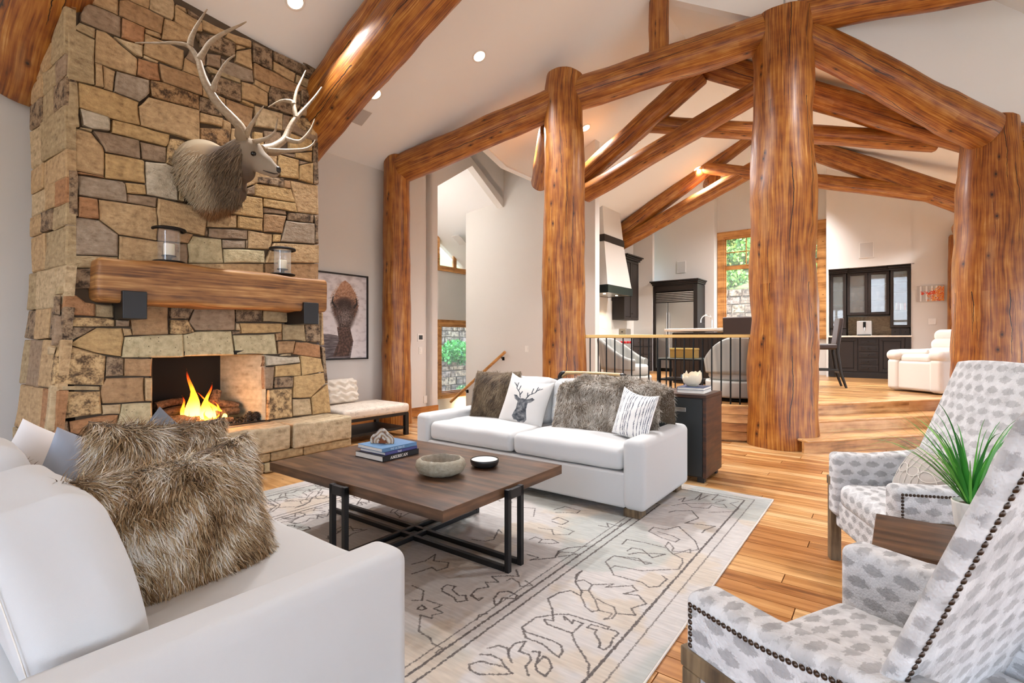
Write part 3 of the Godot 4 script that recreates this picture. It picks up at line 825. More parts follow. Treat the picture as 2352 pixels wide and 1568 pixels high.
func make_floor():
	var mb := MB.new()
	slab(mb, [[-6.4, -5.8], [6.6, -5.8], [6.6, 13.3], [-6.0, 13.9], [-6.0, 8.0], [-6.36, 8.0]], func(_p): return -0.12, 0.112)
	var fl = struct_("floor", mb, M.planks[4], rt())
	# strips run across the room; each board is its own piece where the photograph shows it
	rng.seed = 5
	var rows := 0
	var wd := 0.118
	var w := 1.0
	var made := 0
	while w < 7.6:
		var v := -4.9 - rng.randf() * 1.4
		while v < 4.6:
			var ln := rng.randf_range(1.1, 2.5)
			var mid := v + ln / 2
			# seen only right of the carpet, a patch before the hearth, and beyond the far sofa
			var seen := (v + ln > -0.75 and w < 4.4 and mid < 3.6) or (w > 4.3) or (v < -3.9 and w > 3.2)
			var a: Vector3 = FR(mid, 0, w)
			var inside := a.x * C + a.z * S > -6.2
			if seen and inside and made < 300:
				var m := MB.new()
				var L := ln - 0.0016; var D := wd - 0.0016
				var u0 := rng.randf(); var v0 := rng.randf()
				var c := 0.0016
				var T := [Vector3(-L / 2 + c, 0.004, -D / 2 + c), Vector3(L / 2 - c, 0.004, -D / 2 + c), Vector3(L / 2 - c, 0.004, D / 2 - c), Vector3(-L / 2 + c, 0.004, D / 2 - c)]
				var Bt := [Vector3(-L / 2, -0.008, -D / 2), Vector3(L / 2, -0.008, -D / 2), Vector3(L / 2, -0.008, D / 2), Vector3(-L / 2, -0.008, D / 2)]
				m.flat(T, Vector3.UP, [Vector2(u0, v0), Vector2(u0 + L * 0.55, v0), Vector2(u0 + L * 0.55, v0 + D * 1.3), Vector2(u0, v0 + D * 1.3)])
				for q in 4: m.flat([T[q], T[(q + 1) % 4], Bt[(q + 1) % 4], Bt[q]], [Vector3(0, 0, -1), Vector3(1, 0, 0), Vector3(0, 0, 1), Vector3(-1, 0, 0)][q])
				var o = part(fl, "plank", m, M.planks[rng.randi() % M.planks.size()])
				# the planks lie in the furniture's frame, a degree off the walls
				o.position = Basis(Vector3.UP, -rt()) * FR(mid, 0, w + wd / 2)
				o.rotation.y = ft() - rt()
				made += 1
			v += ln
		w += wd
	print("planks ", made)

	# raised kitchen floor: edge from post two to post three, then three steps down to the right
	var loc := func(x, z): return [x * C - z * S, x * S + z * C]
	var d := Vector2(0.971, 0.239); var m2 := Vector2(-0.239, 0.971)
	var base := Vector2(3.40, 5.56)
	var pl := []
	pl.append([-3.7, 7.9]); pl.append(loc.call(0.71, 6.86)); pl.append(loc.call(2.9, 6.16))
	var e3 := base + m2 * 0.66
	pl.append(loc.call(e3.x - 0.25, e3.y - 0.05)); var far := e3 + d * 4.2
	pl.append(loc.call(far.x, far.y))
	pl.append([3.6, 13.1]); pl.append([0.3, 13.1]); pl.append([-1.27, 13.7]); pl.append([-3.8, 13.7]); pl.append([-5.74, 13.4]); pl.append([-5.74, 8.02]); pl.append([-3.7, 8.02])
	mb = MB.new()
	slab(mb, pl, func(_p): return 0.0, FLOOR2 - 0.005)
	var pf = struct_("floor_raised", mb, M.oak, rt())
	mb = MB.new()
	var p2 := PackedVector2Array()
	for p in pl: p2.append(Vector2(p[0], p[1]))
	var tr := Geometry2D.triangulate_polygon(p2)
	for q in range(0, tr.size(), 3):
		var P := []; var U := []
		for e in 3:
			P.append(Vector3(p2[tr[q + e]].x, FLOOR2, -p2[tr[q + e]].y)); U.append(Vector2(p2[tr[q + e]].x, -p2[tr[q + e]].y))
		mb.flat(P, Vector3.UP, U)
	part(pf, "board_strips", mb, M.strip_floor)
	mb = MB.new()
	var A := Vector3(0.9, FLOOR2 - 0.014, -6.80); var Bv := Vector3(3.0, FLOOR2 - 0.014, -6.13)
	mb.tube([A, Bv], 0.017, 10)
	var ns = part(pf, "nosing", mb, M.oak)
	ns.rotation.y = -rt()
	# each riser board of the straight edge
	for q in 4:
		mb = MB.new()
		var y := 0.03 + q * 0.105
		var dd := (Bv - A).normalized()
		mb.cbox((A + Bv) / 2 + Vector3(0, y + 0.05 - A.y, 0) + dd.cross(Vector3.UP) * -0.0 + Vector3(-0.05, 0, 0.03), Vector3(2.3, 0.1, 0.03), 0.002, Basis(dd, Vector3.UP, dd.cross(Vector3.UP)))
		var rb = part(pf, "riser_board", mb, M.planks[[3, 5, 0, 1][q]])
		rb.rotation.y = -rt()
	var st = thing("steps", "three oak steps with rounded nosings up to the raised kitchen floor", "steps")
	var X := Vector3(d.x, 0, -d.y)
	var Bz := Basis(X, Vector3.UP, X.cross(Vector3.UP))
	for q in 3:
		var y := FLOOR2 / 3 * (q + 1)
		var f := base + m2 * (0.33 * q)
		var c := f + d * 2.0
		mb = MB.new()
		mb.box(Vector3(c.x, y / 2 - 0.012, -c.y) + Vector3(m2.x, 0, -m2.y) * 0.02, Vector3(4.3, y - 0.024, 0.03), Bz)
		part(st, "riser", mb, M.planks[[1, 0, 4][q]])
		mb = MB.new()
		var tm := c + m2 * (0.15)
		mb.rbox(Vector3(tm.x, y - 0.014, -tm.y), Vector3(4.3, 0.03, 0.38), 0.014, Bz, 2)
		part(st, "tread", mb, M.planks[[0, 4, 0][q]])

# ---------------------------------------------------------------- logs
var logn := 0
func log_(called, label, cat, pts: Array, rad: Array, group = "", amp := 0.05, step := 0.16):
	logn += 1
	var P := []; var Rr := []
	var nz := noise(0.02, 100 + logn, 3)
	var side := Vector3(0.3, 0.5, 0.2)
	for q in pts.size() - 1:
		var ln: float = pts[q].distance_to(pts[q + 1])
		var k := int(max(2, ln / step))
		for s in k + (1 if q == pts.size() - 2 else 0):
			var f := float(s) / k
			P.append(pts[q].lerp(pts[q + 1], f)); Rr.append(lerp(float(rad[q]), float(rad[q + 1]), f))
	# knuckles and hollows of a peeled trunk
	for q in P.size():
		P[q] += Vector3(nz.get_noise_2d(q * 9.0, 3.0), 0, nz.get_noise_2d(q * 9.0, 77.0)) * 0.02
	# ease the ends
	var a: Vector3 = P[0]; var b: Vector3 = P[-1]
	var da: Vector3 = (P[0] - P[1]).normalized(); var db: Vector3 = (P[-1] - P[-2]).normalized()
	P.push_front(a + da * 0.03); Rr.push_front(Rr[0] * 0.86)
	P.append(b + db * 0.03); Rr.append(Rr[-1] * 0.86)
	var mb := MB.new()
	var big: float = rad.max()
	mb.tube(P, Rr, 28, true, 2.0 if big > 0.3 else 1.5, -1.0, nz, amp * 1.6)
	return single(called, mb, M["log%d" % (logn % 2)], label, cat, Vector3.ZERO, 0.0, group)
func make_logs():
	var p1: Vector3 = PZ(911, 784, 7.57); var p2: Vector3 = Vector3(0.71, 0, -6.8); var p3 := Vector3(3.27, 0, -6.0); var p4 := Vector3(5.98, 0, -6.2)
	var up := func(p, h): return Vector3(p.x, h, p.z)
	log_("log_post", "slim varnished log post at the end of the bench", "post", [up.call(p1, 0.0), up.call(p1, 4.02)], [0.225, 0.195])
	log_("log_post", "varnished log post between the stair wall and the iron railing", "post", [up.call(p2, 0.0), up.call(p2, 2.0), up.call(p2, 4.86)], [0.31, 0.295, 0.25])
	log_("log_post", "thick gnarled log post standing at the corner of the steps", "post", [up.call(p3, 0.0), up.call(p3, 1.0), up.call(p3, 2.6), up.call(p3, 3.0), up.call(p3, 3.5), up.call(p3, 5.15)], [0.395, 0.37, 0.345, 0.37, 0.335, 0.32], "", 0.07)
	log_("log_post", "thick varnished log post behind the patterned armchair", "post", [up.call(p4, 0.0), up.call(p4, 1.3), up.call(p4, 3.0), up.call(p4, 3.55), up.call(p4, 3.98)], [0.40, 0.375, 0.34, 0.29, 0.25], "", 0.06)
	log_("log_beam", "log beam rising from the slim post to the railing post", "beam", [PZ(925, 388, 7.56), PZ(1275, 236, 6.82)], [0.215, 0.205])
	log_("log_beam", "log beam from the railing post to the thick corner post", "beam", [PZ(1318, 219, 6.8), PZ(1750, 78, 6.05)], [0.21, 0.22])
	log_("log_stud", "short upright log standing on the beam over the railing", "beam", [PZ(1512, 128, 6.43), PZ(1512, -60, 6.43)], [0.125, 0.125])
	log_("log_beam", "log beam sloping down from the thick corner post to the post behind the armchair", "beam", [PZ(1845, 85, 6.0), PZ(2262, 305, 6.12)], [0.20, 0.235])
	log_("log_beam", "level log beam running out from the head of the thick corner post over the armchairs", "beam", [Vector3(3.45, 5.14, -5.93), Vector3(6.3, 5.22, -5.05)], [0.20, 0.22])
	log_("log_beam", "log purlin leaving the post behind the armchair towards the windows", "beam", [PZ(2322, 318, 6.2), PZ(2640, 322, 5.6)], [0.18, 0.18])
	# rafters of the living room
	var raf := func(u, r, a, b, lab, lab2, lo):
		log_("log_rafter", lab, "beam", [R(-6.28, roof2(-6.28) - a, u), R(-1.05, roof2(-1.05) - a - 0.05, u)], [r, r * 0.92], "", 0.045)
		log_("log_rafter", lab.get_slice(" beside", 0).get_slice(" on the far", 0) + " on the window side of the ridge, " + ("by the bench" if u > 2 else "by the sofa"), "beam", [R(-0.95, roofL(-0.95) - a - 0.05, u), R(6.45, roofL(6.45) - a, u)], [r * 0.92, r], "", 0.045)
		if lo:
			log_("log_rafter", lab2, "beam", [R(-6.28, 3.48, u), R(-1.4, 5.42, u)], [0.245, 0.26], "", 0.06)
	raf.call(3.22, 0.23, 0.24, 0.0, "upper log of the doubled rafter beside the chimney", "lower thicker log of the doubled rafter beside the chimney", true)
	raf.call(0.84, 0.29, 0.27, 0.0, "dark log rafter on the far side of the chimney from the bench", "", false)
	# kitchen trusses
	log_("truss_log", "upper log of the near kitchen truss over the range hood side", "beam", [PU(1338, 408, 7.6), PU(1606, 170, 7.6)], [0.17, 0.18])
	log_("truss_log", "lower crossing log of the near kitchen truss on the range hood side", "beam", [PU(1346, 445, 7.55), PU(1750, 204, 7.5)], [0.16, 0.15])
	log_("truss_log", "upper log of the near kitchen truss down to the post behind the armchair", "beam", [PU(1606, 142, 7.65), PZ(2246, 330, 6.5)], [0.19, 0.17])
	log_("truss_log", "lower crossing log of the near kitchen truss with a scarfed end", "beam", [PU(1492, 286, 7.7), PZ(2150, 326, 6.75)], [0.13, 0.135])
	log_("truss_log", "upper log of the far kitchen truss behind the range hood", "beam", [PU(1405, 552, 11.6), PU(1716, 312, 11.6)], [0.21, 0.2])
	log_("truss_log", "lower crossing log of the far kitchen truss beside the range hood", "beam", [PU(1415, 565, 11.55), PU(1748, 378, 11.5)], [0.17, 0.16])
	log_("truss_log", "lower crossing log of the far kitchen truss over the glass cupboards", "beam", [PU(1622, 386, 11.5), PZ(2150, 447, 8.5)], [0.13, 0.14])
	log_("truss_log", "upper log of the far kitchen truss above the glass cupboards", "beam", [PU(1735, 298, 11.5), PZ(2235, 470, 8.2)], [0.19, 0.2])
	log_("log_end", "rounded log end hanging beside the railing post", "beam", [PZ(1240, 420, 8.6), PZ(1262, 300, 7.3)], [0.155, 0.16])
	log_("log_purlin", "stub of a ridge log between the kitchen trusses", "beam", [PU(1590, 428, 13.3), PU(1640, 408, 12.2)], [0.17, 0.17])
	log_("log_purlin", "log purlin end over the slender post by the recliner", "beam", [PZ(2212, 525, 9.6), PZ(2262, 505, 8.6)], [0.17, 0.19])
	log_("log_post", "slender log post against the kitchen wall beside the recliner", "post", [PZ(2197, 784, 9.7) * Vector3(1, 0, 1) + Vector3(0, FLOOR2, 0), PZ(2197, 784, 9.7) * Vector3(1, 0, 1) + Vector3(0, 3.3, 0)], [0.14, 0.13])

# ---------------------------------------------------------------- fur, hair and leaves
func blade_mesh(m, bend := 0.25) -> ArrayMesh:
	var mb := MB.new()
	var w := [1.0, 0.8, 0.05]
	var rows := []
	for q in 3: rows.append(PackedVector3Array([Vector3(-0.5 * w[q], q * 0.5, bend * q * q * 0.25), Vector3(0.5 * w[q], q * 0.5, bend * q * q * 0.25)]))
	mb.grid(rows, false, Vector3(0, 0, 1))
	return mb.commit(m)
func fur(parent, called, src: MB, count: int, ln: float, wd: float, comb: Callable, colf: Callable, m, bend := 0.25, sd := 1, keep = null):
	var r := RandomNumberGenerator.new(); r.seed = sd
	var acc := PackedFloat32Array(); var tot := 0.0
	for q in range(0, src.i.size(), 3):
		tot += (src.v[src.i[q + 1]] - src.v[src.i[q]]).cross(src.v[src.i[q + 2]] - src.v[src.i[q]]).length()
		acc.append(tot)
	var X := []; var K := []
	for q in count:
		var t := acc.bsearch(r.randf() * tot) * 3
		if t >= src.i.size(): continue
		var a := r.randf(); var b := r.randf()
		if a + b > 1.0: a = 1 - a; b = 1 - b
		var c := 1.0 - a - b
		var p := src.v[src.i[t]] * a + src.v[src.i[t + 1]] * b + src.v[src.i[t + 2]] * c
		var n := (src.n[src.i[t]] * a + src.n[src.i[t + 1]] * b + src.n[src.i[t + 2]] * c).normalized()
		if keep != null and not keep.call(p, n): continue
		var d: Vector3 = comb.call(p, n) + Vector3(r.randfn(), r.randfn(), r.randfn()) * 0.16
		d = d.normalized()
		var z := (n - d * n.dot(d))
		if z.length() < 0.05: z = d.cross(Vector3.RIGHT)
		z = -z.normalized()
		var x := d.cross(z).normalized()
		var L := ln * r.randf_range(0.6, 1.2)
		X.append(Transform3D(Basis(x * wd * r.randf_range(0.7, 1.3), d * L, z * L), p - n * 0.002))
		K.append(colf.call(p, n, r))
	var mm := MultiMesh.new()
	mm.transform_format = MultiMesh.TRANSFORM_3D
	mm.use_colors = true
	mm.mesh = blade_mesh(m, bend)
	mm.instance_count = X.size()
	for q in X.size():
		mm.set_instance_transform(q, X[q]); mm.set_instance_color(q, K[q])
	var o := MultiMeshInstance3D.new()
	o.name = called; o.multimesh = mm
	parent.add_child(o, true)
	o.set_meta("kind", "stuff")
	return o
func lin(h: String) -> Color: return Color(h).srgb_to_linear()
func pick(r, cs: Array) -> Color:
	var f: float = r.randf() * (cs.size() - 1)
	return cs[int(f)].lerp(cs[int(f) + 1], f - int(f))

# ---------------------------------------------------------------- smooth bodies (tapered capsules joined by a smooth minimum, meshed as surface nets)
func body_mesh(bones: Array, cell: float, blend: float, colored := true) -> MB:
	var lo := Vector3.INF; var hi := -Vector3.INF
	for b in bones:
		for e in [[b[0], b[2]], [b[1], b[3]]]:
			lo = lo.min(e[0] - Vector3.ONE * (e[1] + cell * 3)); hi = hi.max(e[0] + Vector3.ONE * (e[1] + cell * 3))
	var nx := int((hi.x - lo.x) / cell) + 2; var ny := int((hi.y - lo.y) / cell) + 2; var nz := int((hi.z - lo.z) / cell) + 2
	var f := PackedFloat32Array(); f.resize(nx * ny * nz); f.fill(1.0)
	for b in bones:
		var a: Vector3 = b[0]; var ab: Vector3 = b[1] - b[0]
		var l2 := ab.length_squared() + 1e-9
		var ra: float = b[2]; var rb: float = b[3]
		var pad: float = max(ra, rb) + blend * 1.2 + cell
		var l: Vector3 = (a.min(b[1]) - Vector3.ONE * pad - lo) / cell
		var h: Vector3 = (a.max(b[1]) + Vector3.ONE * pad - lo) / cell
		for z in range(max(0, int(l.z)), min(nz, int(h.z) + 1)):
			for y in range(max(0, int(l.y)), min(ny, int(h.y) + 1)):
				for x in range(max(0, int(l.x)), min(nx, int(h.x) + 1)):
					var p := lo + Vector3(x, y, z) * cell - a
					var t: float = clamp(p.dot(ab) / l2, 0.0, 1.0)
					var d: float = (p - ab * t).length() - (ra + (rb - ra) * t)
					var k := (z * ny + y) * nx + x
					var o := f[k]
					var hh: float = max(blend - absf(o - d), 0.0) / blend
					f[k] = min(o, d) - hh * hh * blend * 0.25
	var mb := MB.new()
	mb.colored = colored
	var id := {}
	var sx := 1; var sy := nx; var sz := nx * ny
	var corner := [0, sx, sy, sx + sy, sz, sx + sz, sy + sz, sx + sy + sz]
	for z in nz - 1:
		for y in ny - 1:
			for x in nx - 1:
				var k := (z * ny + y) * nx + x
				var m := 0
				for c in 8:
					if f[k + corner[c]] < 0: m += 1
				if m == 0 or m == 8: continue
				var s := Vector3(); var cnt := 0
				for c in 8:
					for ax in [1, 2, 4]:
						if c & ax: continue
						var va := f[k + corner[c]]; var vb := f[k + corner[c | ax]]
						if (va < 0) != (vb < 0):
							var t := va / (va - vb)
							var pa := Vector3(c & 1, (c >> 1) & 1, (c >> 2) & 1)
							var pb := Vector3((c | ax) & 1, ((c | ax) >> 1) & 1, ((c | ax) >> 2) & 1)
							s += pa.lerp(pb, t); cnt += 1
				var P := lo + (Vector3(x, y, z) + s / cnt) * cell
				id[k] = mb.v.size()
				mb.v.append(P); mb.n.append(Vector3.UP); mb.t.append(Vector2(P.x, P.y))
				if colored:
					var cc := Color(0, 0, 0); var ws := 0.0
					for b in bones:
						var ab: Vector3 = b[1] - b[0]
						var t: float = clamp((P - b[0]).dot(ab) / (ab.length_squared() + 1e-9), 0.0, 1.0)
						var d: float = (P - b[0] - ab * t).length() - lerp(float(b[2]), float(b[3]), t)
						var w := exp(-max(d, -0.05) * 45.0)
						cc += b[4] * w; ws += w
					cc = cc * (1.0 / ws); cc.a = 1.0
					mb.k.append(cc)
	for k in id:
		var x: int = k % nx; var y: int = (k / nx) % ny; var z: int = k / (nx * ny)
		for e in [[sx, sy, sz, y, z], [sy, sz, sx, z, x], [sz, sx, sy, x, y]]:
			if e[3] == 0 or e[4] == 0: continue
			var va := f[k]; var vb := f[k + e[0]]
			if (va < 0) == (vb < 0): continue
			var q := [id.get(k), id.get(k - e[1]), id.get(k - e[1] - e[2]), id.get(k - e[2])]
			if null in q: continue
			if va < 0: mb.i.append_array([q[0], q[2], q[1], q[0], q[3], q[2]])
			else: mb.i.append_array([q[0], q[1], q[2], q[0], q[2], q[3]])
	mb.smooth()
	return mb

# ---------------------------------------------------------------- chimney
const TC := 33.5
var CH: Transform3D
var CHI: Transform3D
func chim_hit(px, py, lower = null):
	var e: Vector3 = CHI * Vector3(0, EYE, 0)
	var d: Vector3 = CHI.basis * ray(px, py)
	var p := e + d * (-e.z / d.z)
	var low: bool = p.y < 1.75 if lower == null else lower
	if low:
		var k := 0.16 / 1.75
		p = e + d * ((k * (1.75 - e.y) - e.z) / (d.z + k * d.y))
	return p
func stone_piece(poly: PackedVector2Array, o: Vector3, ex: Vector3, ey: Vector3, gap: float, out: float, sd: int) -> MB:
	var r := RandomNumberGenerator.new(); r.seed = sd
	var sh := Geometry2D.offset_polygon(poly, -gap, Geometry2D.JOIN_MITER)
	if sh.size() == 0: return null
	var p: PackedVector2Array = sh[0]
	if Geometry2D.is_polygon_clockwise(p): p.reverse()
	var q2 := PackedVector2Array()
	var cen := Vector2()
	for q in p.size():
		var a := p[q]; var b := p[(q + 1) % p.size()]
		q2.append(a)
		if a.distance_to(b) > 0.09 and p.size() < 10:
			var nn := (b - a).orthogonal().normalized()
			q2.append(a.lerp(b, r.randf_range(0.4, 0.6)) + nn * r.randf_range(-0.005, 0.004))
	for q in q2: cen += q
	cen /= q2.size()
	var nz := ex.cross(ey).normalized()
	var mb := MB.new()
	var A := []; var B := []; var D := []
	var tilt := Vector2(r.randf_range(-0.03, 0.03), r.randf_range(-0.03, 0.03))
	for q in q2:
		var to := (cen - q)
		var inn: Vector2 = q + to.normalized() * min(0.013, to.length() * 0.3)
		A.append(o + ex * q.x + ey * q.y - nz * 0.06)
		B.append(o + ex * q.x + ey * q.y + nz * (out - 0.009 + tilt.dot(q - cen)))
		D.append(o + ex * inn.x + ey * inn.y + nz * (out + r.randf_range(-0.004, 0.004) + tilt.dot(q - cen)))
	var mid := o + ex * cen.x + ey * cen.y + nz * (out + r.randf_range(0.0, 0.008))
	var n := q2.size()
	for q in n:
		var w := (q + 1) % n
		var sn: Vector3 = (B[w] - B[q]).cross(nz).normalized()
		mb.flat([A[q], A[w], B[w], B[q]], sn)
		mb.flat([B[q], B[w], D[w], D[q]], (sn + nz * 1.1).normalized())
		var fn: Vector3 = (D[w] - D[q]).cross(mid - D[q]).normalized()
		if fn.dot(nz) < 0: fn = -fn
		mb.flat([D[q], D[w], mid], (fn + nz).normalized())
	return mb
